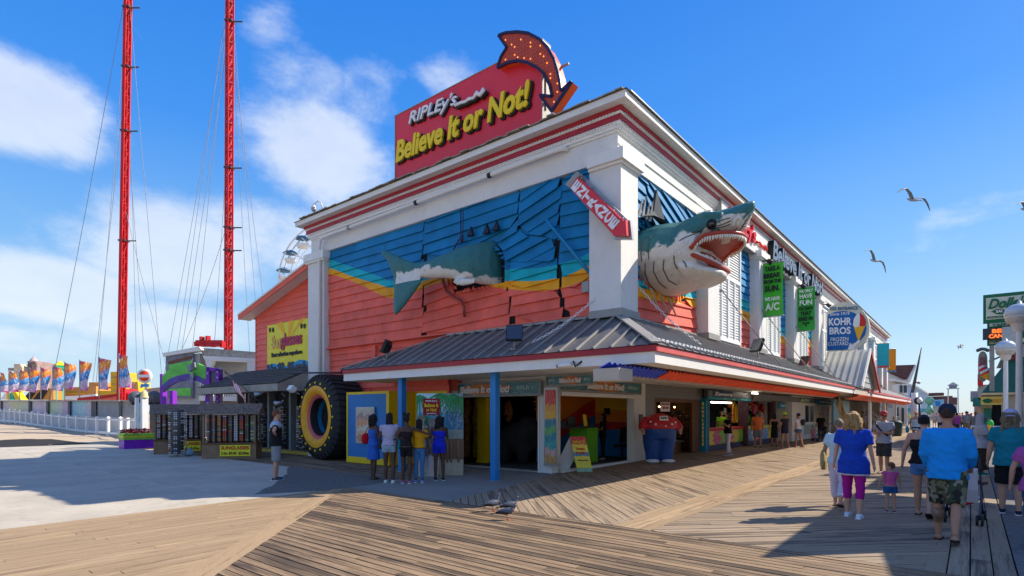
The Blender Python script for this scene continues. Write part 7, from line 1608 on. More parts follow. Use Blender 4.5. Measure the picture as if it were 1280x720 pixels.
    if vox < .0175:
        for s in (-1,1): b = MB(); b.ball(hp(.03 * s,.077,.012),.0105 * hr,8,6,M=Rh); b.build('eye',M_black,T)
        b = MB(); b.tube([hp(-.022,.092,-.06),hp(0,.097,-.062),hp(.022,.092,-.06)],.0035 * hr,5); b.build('mouth',mat('lips',(.3,.09,.07),.5),T)
    for nm,kind,m,*pr in wear:
        b = MB()
        if kind == 'top':      # hem height, sleeve (0..2), looseness
            hem,slv,inf = pr; b.loft(torso(hem,1.455 if slv > 0 else 1.40,inf * k,0,((hem,.186 if not fem else .194,.14),(.93,.178 if not fem else .186,.132))))
            if slv > 0:
                for i in (0,1):
                    pth = [sh[i] + V((-.05 * (-1,1)[i],0,.0)) * k,sh[i]]; rr = [.064 * k * ar,.066 * k * ar + inf * .5]
                    if slv <= 1: pth += [sh[i].lerp(el[i],slv * .5),sh[i].lerp(el[i],slv)]; rr += [.056 * k * ar + inf,.052 * k * ar + inf * .9]
                    else: pth += [sh[i].lerp(el[i],.5),el[i],el[i].lerp(wr[i],slv - 1)]; rr += [.06 * k * ar + inf,.052 * k * ar + inf,.036 * k * ar + inf]
                    b.tube(pth,rr,12)
        elif kind == 'legs':   # length 0..2, looseness
            ln,inf = pr; b.loft(torso(.80,1.0,.008 * k + inf * .5))
            for i in (0,1):
                h_,kn,an,_ = LP[i]; lw = w ** .6; pth = [h_ + V((0,0,.03)) * k,h_]; rr = [.085 * k * lw,.092 * k * lw + inf]
                if ln <= 1: pth += [h_.lerp(kn,ln * .5),h_.lerp(kn,ln)]; rr += [.085 * k * lw + inf,.073 * k * lw + inf * 1.4]
                else: pth += [h_.lerp(kn,.5),kn,kn.lerp(an,(ln - 1) * .5),kn.lerp(an,ln - 1)]; rr += [.078 * k * lw + inf,.058 * k * lw + inf,.06 * k * lw + inf * .8,(.045 + (2 - ln) * .014) * k * lw + inf * .8]
                b.tube(pth,rr,12)
        elif kind == 'dress':  # hem, flare, top z
            hem,fl,tz = pr; R_ = [rg(Z(hem),.15 * w + fl,.12 * w + fl * .8),rg(Z((hem + .86) / 2),.165 * w + fl * .5,.125 * w + fl * .4)] + torso(.86,tz,.012 * k); b.loft(R_)
            for s in ((-1,1) if tz > 1.2 else ()): b.tube([V((s * .09,.06,Z(tz - .03))) * k,V((s * .1,.0,Z(1.44))) * k,V((s * .09,-.08,Z(tz - .03))) * k],.013 * k,6)
        fz(nm,b,m)
    sc_,st = shoes
    for i in (0,1):
        an,q = LP[i][2],LP[i][3]; b = MB(); P = lambda x,y,z: an + q @ (V((x,y,z)) * k)
        if st == 'shoe':
            b.tube([P(0,-.065,-.045),P(0,.0,-.035),P(0,.09,-.048),P(0,.165,-.055)],[.036 * k,.048 * k,.045 * k,.032 * k],10,sc=(1.0,.85)); fz('shoe',b,cloth(sc_),max(vox * .7,.01),2)
            b = MB(); b.loft([[P(x * 1.0,y,z_) for x,y in ((-.035,-.1),(.035,-.1),(.048,.08),(.032,.19),(-.032,.19),(-.048,.08))] for z_ in (-.088,-.066)],sm=False); b.build('sole',M_lwhite if sum(sc_) > .02 else M_black,T)
        else: b.loft([[P(x,y,z_) for x,y in ((-.04,-.1),(.04,-.1),(.05,.08),(.036,.19),(-.036,.19),(-.05,.08))] for z_ in (-.088,-.068)],sm=False); b.tube([P(-.045,.06,-.07),P(0,.09,-.03),P(.045,.06,-.07)],.009 * k,5); b.build('sandal',cloth(sc_),T)
    if hair:
        hc,hk = hair; b = MB(); b.ball(hp(0,-.022,.035),(.083 * hr,.098 * hr,.098 * hr),14,10,M=Rh)
        if hk != 'short':
            if hk == 'long': pr = [(.1,.085,.05),(-.02,.09,.055),(-.16,.095,.05),(-.30,.075,.04),(-.42,.035,.025)]
            elif hk == 'shoulder': pr = [(.08,.09,.06),(-.02,.105,.07),(-.12,.12,.075),(-.2,.09,.05)]
            elif hk == 'wavy': pr = [(.09,.09,.07),(.0,.115,.085),(-.09,.14,.09),(-.17,.13,.07),(-.22,.07,.04)]
            else: pr = [(.08,.085,.06),(-.03,.085,.06)]
            b.loft([[hp(a * math.cos(t),-.055 + d * math.sin(t),z) for t in [2 * math.pi * i / 14 for i in range(14)]] for z,a,d in pr])
            if hk in ('wavy','shoulder'):
                rr = random.Random(int(H * 1000))
                for i in range(34): t = rr.uniform(2.6,6.8); z = rr.uniform(-.19,.1); r_ = .1 + .03 * rr.random(); c = hp(r_ * math.cos(t),-.05 + .8 * r_ * math.sin(t),z); b.tube([c,c + V((rr.uniform(-.02,.02),rr.uniform(-.02,.02),-.05)) * hr,c + V((rr.uniform(-.03,.03),rr.uniform(-.03,.02),-.09)) * hr],[.02 * hr,.016 * hr,.006 * hr],6)
            if hk == 'buns':
                for s in (-1,1): b.ball(hp(.055 * s,-.02,.145),.045 * hr,10,7)
        o = fz('hair',b,hairm(hc),vox * .8,2)
        cut = hd + Rh @ V((0,.048,.0)) * hr; fwd_ = Rh @ V((0,1,0)); me = o.data   # keep the face free
        bm = bmesh.new(); bm.from_mesh(me); dl = [v for v in bm.verts if (v.co - cut).dot(fwd_) > 0 and (v.co - cut).z < .055 * hr]; bmesh.ops.delete(bm,geom=dl,context='VERTS'); bm.to_mesh(me); bm.free()
    if hat:
        hm_,brim = hat; b = MB(); b.lathe([(.001,.115),(.05,.11),(.085,.075),(.098,.03),(.10,-.005),(.092,-.012)],hp(0,-.012,.035),18)
        o = b.build('cap',hm_,T); b = MB(); a_ = brim; R2 = Rh @ Matrix.Rotation(math.radians(a_),3,'Z')
        b.loft([[hp(0,-.012,.03) + R2 @ (V((x,y,z + dz_)) * hr) for x,y,z in ((-.075,.06,0),(0,.09,.008),(.075,.06,0),(.06,.15,-.012),(0,.175,-.008),(-.06,.15,-.012))] for dz_ in (0,.006)],sm=False); b.build('cap_peak',hm_,o)
    if extras: extras(T,dict(k=k,sh=sh,el=el,wr=wr,Z=Z,hp=hp,LP=LP,V=V,hr=hr,rg=rg))
    f = Vector((face[0],face[1],0)).normalized(); T.rotation_euler = (0,0,math.atan2(-f.x,f.y)); T.location = feet; return T
FWv,RTv = Vector((FW[0],FW[1],0)),Vector((RT[0],RT[1],0)); AWAY = Vector((1,-.06,0))
def bagx(pos,size,m,strap=True,nm='handbag'):
    def f(T,e):
        c = pos(e); b = MB(); b.ball(c,(size[0] * .6,size[1] * .65,size[2] * .62),12,8); me = b.mesh(nm)
        for v in me.vertices:
            d = v.co - c
            for ax in range(3):
                L = size[ax] / 2; d[ax] = max(-L,min(L,d[ax]))
            v.co = c + d
        o = put(nm,me,m,T)
        if strap: b = MB(); s = e['sh'][0 if c.x < 0 else 1] + Vector((0,0,.06)); b.tube([c + Vector((0,size[1] * .3,size[2] * .4)),(c + s) / 2 + Vector((0,.07,.06)),s,(c + s) / 2 + Vector((0,-.07,.06)),c + Vector((0,-size[1] * .3,size[2] * .4))],.011,5); b.build('strap',m,o)
    return f
c_ = cloth; BLK = (.012,.012,.014)
hips = (((-.75,-.35,-.65),(.75,.25,-.35)),((.75,-.35,-.65),(-.75,.25,-.35)))
def yoke(T,e):
    k = e['k']; b = MB(); Z = e['Z']; b.loft([e['rg'](Z(1.30),.215,.150),e['rg'](Z(1.38),.205,.135),e['rg'](Z(1.44),.14,.105),e['rg'](Z(1.475),.08,.078)])
    for i in (0,1): b.tube([e['sh'][i] + Vector((-.05 * (-1,1)[i],0,0)),e['sh'][i],e['sh'][i].lerp(e['el'][i],.42)],[.072,.086,.086],12)
    o = put('shirt_yoke',fuse(b,.014,2),c_((.36,.42,.52)),T)
person(G(345,600),1.74,RTv * .9 + FWv * .5,'man with hands on hips in a black and pale blue shirt and grey shorts','light',1.08,((3,3),(-2,2)),hips,(('shirt','top',c_(BLK),.84,.55,.018),('shorts','legs',c_((.24,.25,.27)),1.0,.022)),('ginger','short'),shoes=((.05,.06,.09),'shoe'),head_turn=10,extras=yoke)
L0 = ((-.2,.1,-1),(-.1,.5,-.8)); R0 = ((.2,.1,-1),(.1,.5,-.8)); UPF = FWv * .9
person(G(467,599),1.64,FWv * .7 + RTv * .8,'woman in a long blue dress with a red shoulder bag','dark',1.05,((2,2),(-2,2)),(L0,R0),(('dress','dress',c_((.03,.12,.48)),.52,.05,1.33),),('black','shoulder'),shoes=(BLK,'sandal'),fem=True,extras=bagx(lambda e: e['V']((-.27,.0,1.02)),(.14,.36,.28),c_((.55,.008,.02))))
person(G(487,603),1.67,UPF,'woman in a pale lavender tee and light denim shorts with a turquoise bag','dark',1.1,((2,2),(-3,3)),(L0,R0),(('shorts','legs',c_((.26,.38,.48)),.36,.014),('shirt','top',c_((.40,.37,.50)),.93,.42,.010)),('black','long'),shoes=((.65,.7,.6),'shoe'),fem=True,extras=bagx(lambda e: e['V']((.24,.0,.93)),(.09,.24,.26),c_((.02,.36,.45))))
person(G(508,604),1.62,UPF,'girl with two hair buns in a black top and black cycling shorts','dark',.9,((2,2),(-2,2)),(((-.2,-.05,-1),(-.1,.25,-1)),((.9,.05,-.35),(.95,.1,-.4))),(('shorts','legs',c_(BLK),.55,.003),('top','top',c_((.02,.015,.018)),.95,0,.006)),('black','buns'),shoes=((.45,.15,.25),'shoe'),fem=True)
person(G(524,603),1.52,UPF,'girl with very long black hair in a mustard tee and blue jeans','dark',.92,((2,2),(-2,2)),(((-.75,-.1,-.75),(-.9,-.15,-.05)),((.2,.05,-1),(.1,.2,-1))),(('jeans','legs',c_((.06,.17,.34)),1.95,.006),('shirt','top',c_((.62,.30,.01)),.95,.55,.012)),('black','long'),shoes=((.2,.3,.6),'shoe'),fem=True)
person(G(549,600),1.60,FWv * .95 - RTv * .3,'woman in a bright royal blue playsuit facing the palm backdrop','dark',1.02,((2,2),(-3,3)),(((-.25,.2,-1),(.1,.9,.1)),((.2,.2,-1),(.0,.9,.2))),(('playsuit_shorts','legs',c_((.012,.03,.55)),.42,.012),('playsuit_top','top',c_((.012,.03,.55)),.90,0,.008)),('black','shoulder'),shoes=(BLK,'shoe'),fem=True)
person(AX(751,574,5.0) * 0 + Vector((5.55,3.62,0)),1.64,-RTv,'clerk in black with long black hair standing by the lime green counter','mid',1.05,((2,2),(-2,2)),(((-.2,.3,-1),(.2,1,.1)),((.2,.3,-1),(-.2,1,.1))),(('trousers','legs',c_(BLK),1.95,.01),('shirt','top',c_((.014,.013,.015)),.88,.6,.016)),('black','shoulder'),shoes=((.35,.3,.35),'shoe'),fem=True,vox=.018)
person(Vector((4.6,5.6,0)),1.62,-FWv,'person in a teal top standing in the dark entrance room','mid',1.0,wear=(('top','top',c_((.02,.2,.24)),.9,.3,.012),('trousers','legs',c_(BLK),1.9,.01)),hair=('black','short'),vox=.022)
person(G(910,569),1.68,-RTv - FWv * .1,'woman in a black top and white jeans looking at her phone','light',1.02,((6,3),(-7,6)),(((-.2,.35,-1),(.3,.7,.7)),((.2,.35,-1),(-.3,.7,.7))),(('jeans','legs',c_((.62,.60,.62)),1.95,.004),('top','top',c_(BLK),.88,.6,.018)),('brown','shoulder'),shoes=((.25,.2,.2),'shoe'),fem=True,vox=.017,extras=bagx(lambda e: e['V']((.24,-.05,.95)),(.1,.2,.2),c_((.05,.06,.12))))
person(G(947,560),1.74,FWv * .8 + RTv * .1,'man in an orange tee and grey shorts facing the prize booth','tan',1.12,((5,3),(-5,5)),wear=(('shorts','legs',c_((.18,.21,.26)),.95,.02),('shirt','top',c_((.68,.17,.05)),.84,.55,.02)),hair=('brown','short'),shoes=(BLK,'shoe'),vox=.018)
person(G(968,558),1.62,FWv,'woman in a long black outfit at the booths','tan',1.0,wear=(('dress','dress',c_(BLK),.45,.04,1.38),),hair=('black','long'),shoes=(BLK,'shoe'),vox=.02,fem=True)
person(G(981,560),1.66,FWv * .8 - RTv * .3,'woman in a lime green cap and black top with navy shorts','tan',1.1,((8,4),(-6,8)),wear=(('shorts','legs',c_((.015,.02,.05)),.42,.014),('top','top',c_((.03,.025,.04)),.93,.45,.016)),hair=('brown','bob'),hat=(flat('lime cap',(.45,.75,.02)),150),shoes=((.5,.2,.2),'shoe'),vox=.018,fem=True)
person(G(998,559),1.64,FWv * .7 - RTv * .5,'woman in a white tee and denim shorts with a small black backpack','tan',1.08,((7,3),(-8,8)),wear=(('shorts','legs',c_((.06,.11,.2)),.4,.012),('shirt','top',c_((.68,.66,.68)),.93,.5,.016)),hair=('black','bob'),shoes=((.4,.15,.12),'sandal'),vox=.018,fem=True,extras=bagx(lambda e: e['V']((.05,-.2,1.2)),(.24,.14,.3),M_black,False,'backpack'))
person((X(902,3.0),3.0,0),1.72,-FWv,'booth attendant in a lime green shirt behind the bright counter','tan',1.05,wear=(('shirt','top',c_((.25,.6,.02)),.86,.6,.02),('trousers','legs',c_(BLK),1.9,.01)),hair=('brown','short'),vox=.02)
person((X(1026,.6),.6,0),1.6,-FWv * .6 - RTv * .6,'person in black standing with the dark pushchair by the white kiosk','mid',1.1,wear=(('top','top',c_(BLK),.86,.8,.02),('trousers','legs',c_((.03,.03,.035)),1.9,.012)),hair=('brown','short'),vox=.022)
person((X(1016,.7),.7,0),.85,-FWv,'toddler in pink standing before the white kiosk window','tan',1.1,wear=(('dress','dress',c_((.6,.15,.35)),.45,.06,1.38),),hair=('brown','short'),vox=.016)
person(G(1049,634),1.58,AWAY,'walker in a pale blue top and white trousers carrying a tan bag','light',1.05,((12,4),(-16,22)),(((-.25,.1,-1),(-.1,.3,-1)),R0),(('trousers','legs',c_((.55,.52,.66)),1.75,.022),('top','top',c_((.42,.58,.66)),.86,.7,.022)),('greyblond','short'),shoes=((.08,.03,.02),'sandal'),fem=True,extras=bagx(lambda e: e['V']((-.26,.05,.83)),(.08,.3,.36),c_((.36,.27,.12))))
person(G(1067,646),1.70,AWAY,'woman with wavy blond hair in a blue tee and magenta cropped trousers','light',1.12,((6,5),(-5,6)),(((-.22,-.05,-1),(-.16,.12,-1)),((.22,-.05,-1),(.14,.12,-1))),(('trousers','legs',c_((.38,.012,.22)),1.45,.008),('undershirt','top',c_((.6,.55,.66)),.69,0,.016),('shirt','top',c_((.012,.055,.40)),.71,.72,.026)),('blond','wavy'),shoes=((.62,.68,.78),'shoe'),fem=True,vox=.014)
person(G(1113,640),.82,AWAY * .9 + Vector((0,.5,0)),'toddler in a pink frilled top and blue shorts','light',1.12,((3,2),(-3,2)),(((-.5,.0,-1),(-.1,.25,-1)),((.5,.0,-1),(.1,.25,-1))),(('shorts','legs',c_((.02,.09,.27)),.5,.02),('top','top',c_((.58,.10,.28)),.98,.25,.012)),('lbrown','short'),shoes=((.06,.04,.12),'shoe'),head_turn=60,vox=.009)
def capman(T,e):
    b = MB(); hp = e['hp']; b.tube([hp(-.06,.07,.015),hp(-.03,.09,.014),hp(0,.092,.018),hp(.03,.09,.014),hp(.06,.07,.015)],[.012,.018,.007,.018,.012],6); b.build('sunglasses',M_black,T)
    b = MB(); b.tube([e['V']((.16,.10,1.43)),e['V']((.1,.15,1.3)),e['V']((-.02,.16,1.18)),e['V']((-.16,.1,1.05))],.025,6); b.build('strap',M_black,T)
person(G(1105,592),1.70,-AWAY * .9 + Vector((0,.35,0)),'man facing us in a grey tee and charcoal shorts with a red and blue cap','tan',1.1,((3,3),(-2,2)),(((-.3,.1,-1),(.75,.6,.15)),((.3,.1,-1),(-.75,.65,-.05))),(('shorts','legs',c_((.045,.045,.05)),.98,.024),('shirt','top',c_((.33,.34,.40)),.85,.6,.022)),('brown','short'),(mat('red blue cap',(.40,.03,.04),.7),25),shoes=((.12,.1,.09),'sandal'),head_turn=25,extras=capman)
person(G(1155,645),1.66,AWAY,'woman in a black vest and denim shorts beside the man in bright blue','light',1.15,((14,4),(-10,26)),(((-.35,.1,-1),(-.15,.25,-1)),R0),(('shorts','legs',c_((.08,.2,.42)),.42,.016),('vest','top',c_(BLK),.9,0,.014)),('black','bob'),shoes=((.03,.02,.02),'sandal'),fem=True)
def tattoo(T,e):
    b = MB(); h_,kn,an,_ = e['LP'][0]; b.tube([kn.lerp(an,.15),kn.lerp(an,.35),kn.lerp(an,.7)],[.0615,.0635,.045],12); b.build('leg_tattoo',mat('tattooed skin',(.26,.15,.10),.6,.6,9,dirt=.5),T)
BM = person(G(1184,676),1.78,AWAY,'large man in a bright blue long sleeved shirt and camouflage shorts pushing a pushchair','tan',1.1,((9,5),(-12,18)),(((-.16,.06,-1),(.16,.6,-.75)),((.16,.06,-1),(-.05,.7,-.6))),(('shorts','legs',camo(),1.02,.036),('shirt','top',c_((.012,.26,.70)),.80,1.85,.024)),('brown','short'),(c_((.02,.03,.06)),5),shoes=((.03,.02,.018),'sandal'),vox=.014,extras=tattoo)
def hood(T,e):
    b = MB(); hp = e['hp']; b.ball(hp(0,-.03,.02),(.105 * e['hr'],.115 * e['hr'],.135 * e['hr']),14,10); b.loft([[hp(a * math.cos(t),-.04 + d * math.sin(t),z) for t in [2 * math.pi * i / 14 for i in range(14)]] for z,a,d in ((0,.1,.1),(-.1,.12,.1),(-.2,.16,.1))]); me = fuse(b,.014,3)
    cut = hp(0,.05,0); f = (hp(0,1,0) - hp(0,0,0)).normalized(); bm = bmesh.new(); bm.from_mesh(me); bmesh.ops.delete(bm,geom=[v for v in bm.verts if (v.co - cut).dot(f) > 0],context='VERTS'); bm.to_mesh(me); bm.free(); put('hood',me,c_((.36,.38,.44)),T)
    b = MB(); c = e['wr'][0] + e['V']((.03,.08,.06)); b.cyl(c,c + Vector((0,0,.12)),.035,.042,12); b.build('drink_cup',c_((.6,.15,.15)),T)
person(G(1226,594),1.62,AWAY * .2 - Vector((0,1,0)),'person in a grey hooded top and long dark skirt holding a drink','mid',1.15,((5,3),(-5,5)),(((-.2,.35,-1),(.1,.95,.2)),((.2,.35,-1),(0,1,.1))),(('skirt','dress',c_((.045,.032,.022)),.16,.05,1.0),('top','top',c_((.38,.40,.46)),.78,.9,.034)),('black','short'),shoes=((.02,.3,.22),'shoe'),fem=True,extras=hood)
person(G(1263,642),1.72,AWAY,'person with long greyish hair in a teal tee, black shorts and a lavender cap','light',1.18,((5,4),(-4,4)),(((-.24,.0,-1),(-.15,.15,-1)),((.24,.0,-1),(.12,.15,-1))),(('shorts','legs',c_(BLK),.95,.02),('shirt','top',c_((.01,.19,.26)),.80,.68,.026)),('greyblond','shoulder'),(c_((.42,.42,.66)),180),shoes=((.02,.025,.06),'shoe'),vox=.014)
person(G(1302,690),1.52,AWAY,'person in a purple tee and blue jeans cut by the right edge of the view','light',1.2,((6,4),(-6,6)),(((-.42,.1,-1),(-.1,.2,-1)),R0),(('jeans','legs',c_((.04,.08,.2)),1.95,.014),('shirt','top',c_((.35,.08,.30)),.82,.62,.024)),('brown','bob'),shoes=((.1,.1,.1),'shoe'),fem=True)
person(G(1145,556),1.72,AWAY,'woman in a pale blue grey sleeveless top with a turquoise bag, walking far ahead','tan',1.15,((6,3),(-6,6)),None,(('shorts','legs',c_(BLK),.35,.02),('top','dress',c_((.42,.50,.60)),.76,.04,1.40)),('blond','short'),shoes=((.2,.08,.06),'sandal'),vox=.022,fem=True,extras=bagx(lambda e: e['V']((-.38,.05,.78)),(.12,.38,.34),c_((.01,.26,.36))))
def pushchair(loc,face,label,m,child=False):
    T = thing('pushchair',label,'pushchair',(0,0,0)); M_fr = mat('pushchair frame',(.05,.07,.12),.4)
    for s in (-1,1):
        x = s * .22
        for nm,a,c2 in (('leg',(x,.42,.09),(x,-.12,.78)),('leg',(x,-.25,.09),(x,.22,.62)),('handle',(x,-.12,.78),(x,-.34,1.05))): b = MB(); b.cyl(a,c2,.014,n=8); b.build(nm,M_fr,T)
        for y in (.42,-.25):
            for d in (-.03,.03): b = MB(); b.lathe([(.03,-.012),(.07,-.016),(.078,-.008),(.078,.008),(.07,.016),(.03,.012)],(x + d,y,.08),16,'X'); b.build('wheel',M_black,T)
        b = MB(); b.tube([(x,-.34,1.05),(x,-.40,1.06),(x,-.43,1.03)],.02,8); b.build('grip',M_black,T)
    for z,y in ((.35,.1),(.60,-.0)): b = MB(); b.cyl((-.22,y,z),(.22,y,z),.012,n=6); b.build('crossbar',M_fr,T)
    b = MB(); b.loft([[(sx * .19,y,z) for sx in (-1,1)] + [(sx * .19,y - .03,z - .03) for sx in (1,-1)] for y,z in ((.36,.38),(.22,.36),(.02,.34),(-.08,.55),(-.14,.85))],sm=False); b.build('seat',m,T)
    if child: b = MB(); b.ball((.02,.0,.62),(.12,.1,.16),12,8); b.tube([(.1,.02,.68),(.24,.05,.6),(.3,.1,.62)],[.035,.03,.025],8); o = put('doll_body',fuse(b,.015,3),mat('brown doll',(.12,.05,.03),.7),T); b = MB(); b.ball((.12,-.02,.78),.07,10,8); b.build('doll_head',MC['brown doll'],T)
    if child: b = MB(); b.tube([(-.12,.05,.33),(0,.0,.27),(.12,.05,.33)],.04,8); b.build('red_bundle',c_((.6,.02,.02)),T)
    f = Vector((face[0],face[1],0)).normalized(); T.rotation_euler = (0,0,math.atan2(-f.x,f.y)); T.location = loc
pushchair(G(1203,652),AWAY,'folding pushchair with pale seat pushed by the man in bright blue',c_((.55,.5,.55)),True); pushchair((X(1028,.2),.2,0),-RTv,'dark pushchair parked before the white kiosk',c_((.02,.02,.022)))
proto = []
for i,(a,bq,nm,sx) in enumerate((((.35,.02,.05),(.03,.03,.04),'maroon top','black'),((.32,.06,.35),(.05,.05,.08),'violet top','black'),((.55,.55,.56),(.04,.06,.12),'white top','brown'),((.25,.28,.33),(.25,.2,.15),'grey top','brown'),((.55,.75,.05),(.03,.03,.04),'neon yellow top','brown'),((.5,.16,.06),(.05,.07,.12),'orange top','blond'))):
    proto.append((person((-60,-60,0),1.7,AWAY,'x',('tan','mid','light')[i % 3],1.1,((8,4),(-8,8)),None,(('shorts','legs',c_(bq),.9 if i % 2 else 1.9,.014),('shirt','top',c_(a),.84,.55,.02)),(sx,('short','bob')[i % 2]),vox=.03),nm))
spots = [(1120,540,3,1),(1132,533,0,1),(1139,531,4,1),(1152,533,5,-1),(1160,536,2,1),(1168,534,3,-1),(1175,540,2,1),(1189,542,0,1),(1196,544,1,1),(1203,538,2,-1),(1208,544,3,1),(1214,540,5,-1),(1183,535,1,1),(1219,548,3,-1),(1200,532,0,1),(1090,534,2,-1),(1079,541,3,1),(1071,540,0,1),(1064,542,5,-1),(1193,530,4,1),(1210,531,1,1),(1242,553,3,-1),(1147,529,1,1),(1171,529,0,1)]
hints = ['beneath the far porch','near the far white post','just left of the street clock','right of the woman with the turquoise bag','in the middle of the far street','behind the man in bright blue','left of the person with the grey hood','in front of the right hand shops','far down the boardwalk','by the coloured balloons']
used_ = {}
for i,(px_,py_,k_,dr) in enumerate(spots):
    P_,nm = proto[k_]; f = 1 if k_ in used_ else 0; used_[k_] = 1
    if f: o = copy_tree(P_)
    else: o = P_
    o.location = G(px_,py_); o['group'] = 'distant walkers on the boardwalk'; o.rotation_euler = (0,0,(-math.pi / 2 if dr > 0 else math.pi / 2) + random.uniform(-.4,.4)); o.scale = (random.uniform(.93,1.04),) * 3
    where = 'under the far porch' if px_ < 1100 else ('left of the street clock' if px_ < 1135 else ('beyond the turquoise bag' if px_ < 1165 else (['far down the open boardwalk','right of the man in blue','before the far shops'][i % 3] if py_ < 537 else 'just left of the grey hooded person') if px_ < 1222 else 'by the shop under the teal roof'))
    lb = f'distant walker in a {nm}, {"walking away" if dr > 0 else "facing us"} {where}'; o['label'] = lb + (', smaller one' if lb in used_ else ''); used_[lb] = 1
# ---------------------------------------------------------------- birds
def pigeon(p,face,label,s=1.0,up=0):
    T = thing('pigeon',label,'pigeon',(0,0,0),'pigeons on the planks'); V = Vector; b = MB()
    b.tube([V((0,-.17,.10)),V((0,-.10,.125)),V((0,-.02,.135)),V((0,.06,.15)),V((0,.10,.18)),V((0,.115,.215 + up)),V((0,.13,.245 + up))],[.012,.035,.058,.055,.035,.024,.022],12); b.ball(V((0,.135,.25 + up)),(.021,.026,.022),10,7)
    o = put('body',fuse(b,.008,2),mat('pigeon grey',(.09,.10,.13),.6,.4,20),T)
    for sd_ in (-1,1): b = MB(); b.loft([[V((sd_ * (.045 + a),y,.13 + z)) for a,z in ((0,.03),(.014,0),(0,-.03))] for y in (.05,-.05)] + [[V((sd_ * .02,-.17,.12 + z)) for z in (.005,0,-.005)]],sm=True); b.build('wing',mat('pigeon wing',(.035,.035,.045),.6,.5,30),T)
    b = MB(); b.prism([(-.02,-.15,.11),(.02,-.15,.11),(.03,-.24,.085),(-.03,-.24,.085)],(0,0,.008)); b.build('tail',M_black,T); b = MB(); b.tube([(0,.155,.25 + up),(0,.182,.243 + up)],[.007,.002],6); b.build('beak',M_black,T)
    b = MB(); b.ball(V((0,.10,.17)),(.037,.03,.04),10,7); b.build('neck_patch',mat('pigeon rose',(.25,.16,.17),.5),T)
    for sd_ in (-1,1):
        b = MB(); b.cyl((sd_ * .025,.01,.09),(sd_ * .025,.015,.008),.005,n=6)
        for a in (-.5,0,.5): b.cyl((sd_ * .025,.015,.006),(sd_ * .025 + math.sin(a) * .035,.015 + math.cos(a) * .035,.004),.004,n=5)
        b.build('leg',mat('coral leg',(.6,.12,.08),.5),T)
        b = MB(); b.ball(V((sd_ * .02,.145,.255 + up)),.004,6,4); b.build('eye',M_lred,T)
    f = Vector((face[0],face[1],0)).normalized(); T.rotation_euler = (0,0,math.atan2(-f.x,f.y)); T.location = p; T.scale = (s,) * 3
pigeon(G(615,639),RTv + FWv * .5,'pigeon with its neck stretched up, leftmost of the three',1.0,.04); pigeon(G(637,641),RTv + FWv * .3,'middle pigeon partly behind the nearest one',1.0,.01); pigeon(G(633,650),RTv - FWv * .1,'nearest pigeon, pecking lowest in the picture',1.0,-.02)
def gull(px_,py_,D_,span,roll,label,yaw=0):
    T = thing('gull',label,'gull',(0,0,0),'gulls in the sky'); V = Vector; b = MB(); b.tube([V((0,-.22,0)),V((0,-.12,0)),V((0,.05,0)),V((0,.16,.01)),V((0,.24,.015))],[.01,.045,.06,.04,.01],10); b.build('body',mat('gull white',(.35,.35,.37),.6),T)
    for s in (-1,1):
        b = MB(); rows = [(0,.0,.16,0),(.18,.05,.15,.09),(.36,.05,.12,.12),(.52,.0,.08,.07),(.68,-.08,.02,-.03)]; vs = []
        for x,y,c,z in rows: vs += [V((s * x * span,y + c * .5,z * span * 1.3)),V((s * x * span,y,z * span * 1.3 + .015)),V((s * x * span,y - c * .5,z * span * 1.3))]
        fs = [(3 * i + j,3 * i + j + 1,3 * i + j + 4,3 * i + j + 3) for i in range(4) for j in range(2)]; b.add(vs,fs,True); b.add([v - V((0,0,.012)) for v in vs],[tuple(reversed(f)) for f in fs],True); b.build('wing',mat('gull grey',(.16,.17,.19),.6,.3,6),T)
    b = MB(); b.prism([(-.03,-.2,0),(.03,-.2,0),(.07,-.34,0),(-.07,-.34,0)],(0,0,.01)); b.build('tail',MC['gull white'],T)
    T.rotation_euler = (math.radians(25),math.radians(roll),math.atan2(FW[1],FW[0]) - math.pi / 2 + math.radians(yaw)); T.location = DP(px_,py_,D_)
gull(1141,250,20,1.45,10,'large gull gliding with arched wings, highest of the gulls',25); gull(1093,326,26,1.5,22,'gull banking right of the green banners',30); gull(1200,434,48,1.3,-12,'far small gull low over the street',40); gull(1283,262,22,1.0,15,'gull just leaving the view at the right edge',20)
# ================================================================ RIGHT SIDE OF THE BOARDWALK AND DISTANCE
M_tealr = mat('teal seamed roof',(.01,.17,.17),.45,.12,2); M_cw = mat('cream wall',(.55,.48,.36),.7,.08,1)
DX = 27.2
def PXY(px_,py_,x=DX): return AX(px_,py_,x)
DB = thing('candy_shop','cream shop with a steep teal roof on the right side of the boardwalk','building',(DX,-9,0))
e0,e1 = PXY(1227,491),PXY(1262,447)
b = MB(); b.prism([(DX,e0.y,e0.z),(DX,e1.y,e1.z),(DX,-16,e1.z),(DX,-16,e0.z)],(10,0,0)); b.build('roof',M_tealr,DB)
for i in range(7): y = e0.y - .35 - i * .75; zt_ = min(e1.z,e0.z + (e0.y - y) / (e0.y - e1.y) * (e1.z - e0.z)); b = MB(); b.bb(DX - .04,DX,y - .02,y + .02,e0.z,zt_); b.build('roof_seam',M_tealr,DB)
b = MB(); b.bb(DX - .08,DX + 10,e0.y - 9,e0.y,e0.z - .12,e0.z - .01); b.build('cream_fascia',mat('cream trim',(.75,.62,.40),.6),DB)
yw = PXY(1252,540).y; b = MB(); b.bb(DX + .4,DX + 10,-16,yw,0,e0.z - .13); b.build('wall',M_cw,DB)
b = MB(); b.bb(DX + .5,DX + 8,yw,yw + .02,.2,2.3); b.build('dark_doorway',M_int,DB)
b = MB(); b.bb(DX + .36,DX + .40,yw - 1.9,yw - .9,1.1,1.9); nb_ = b.build('notice_board',mat('notice cream',(.6,.55,.4),.6),DB)
b = MB()
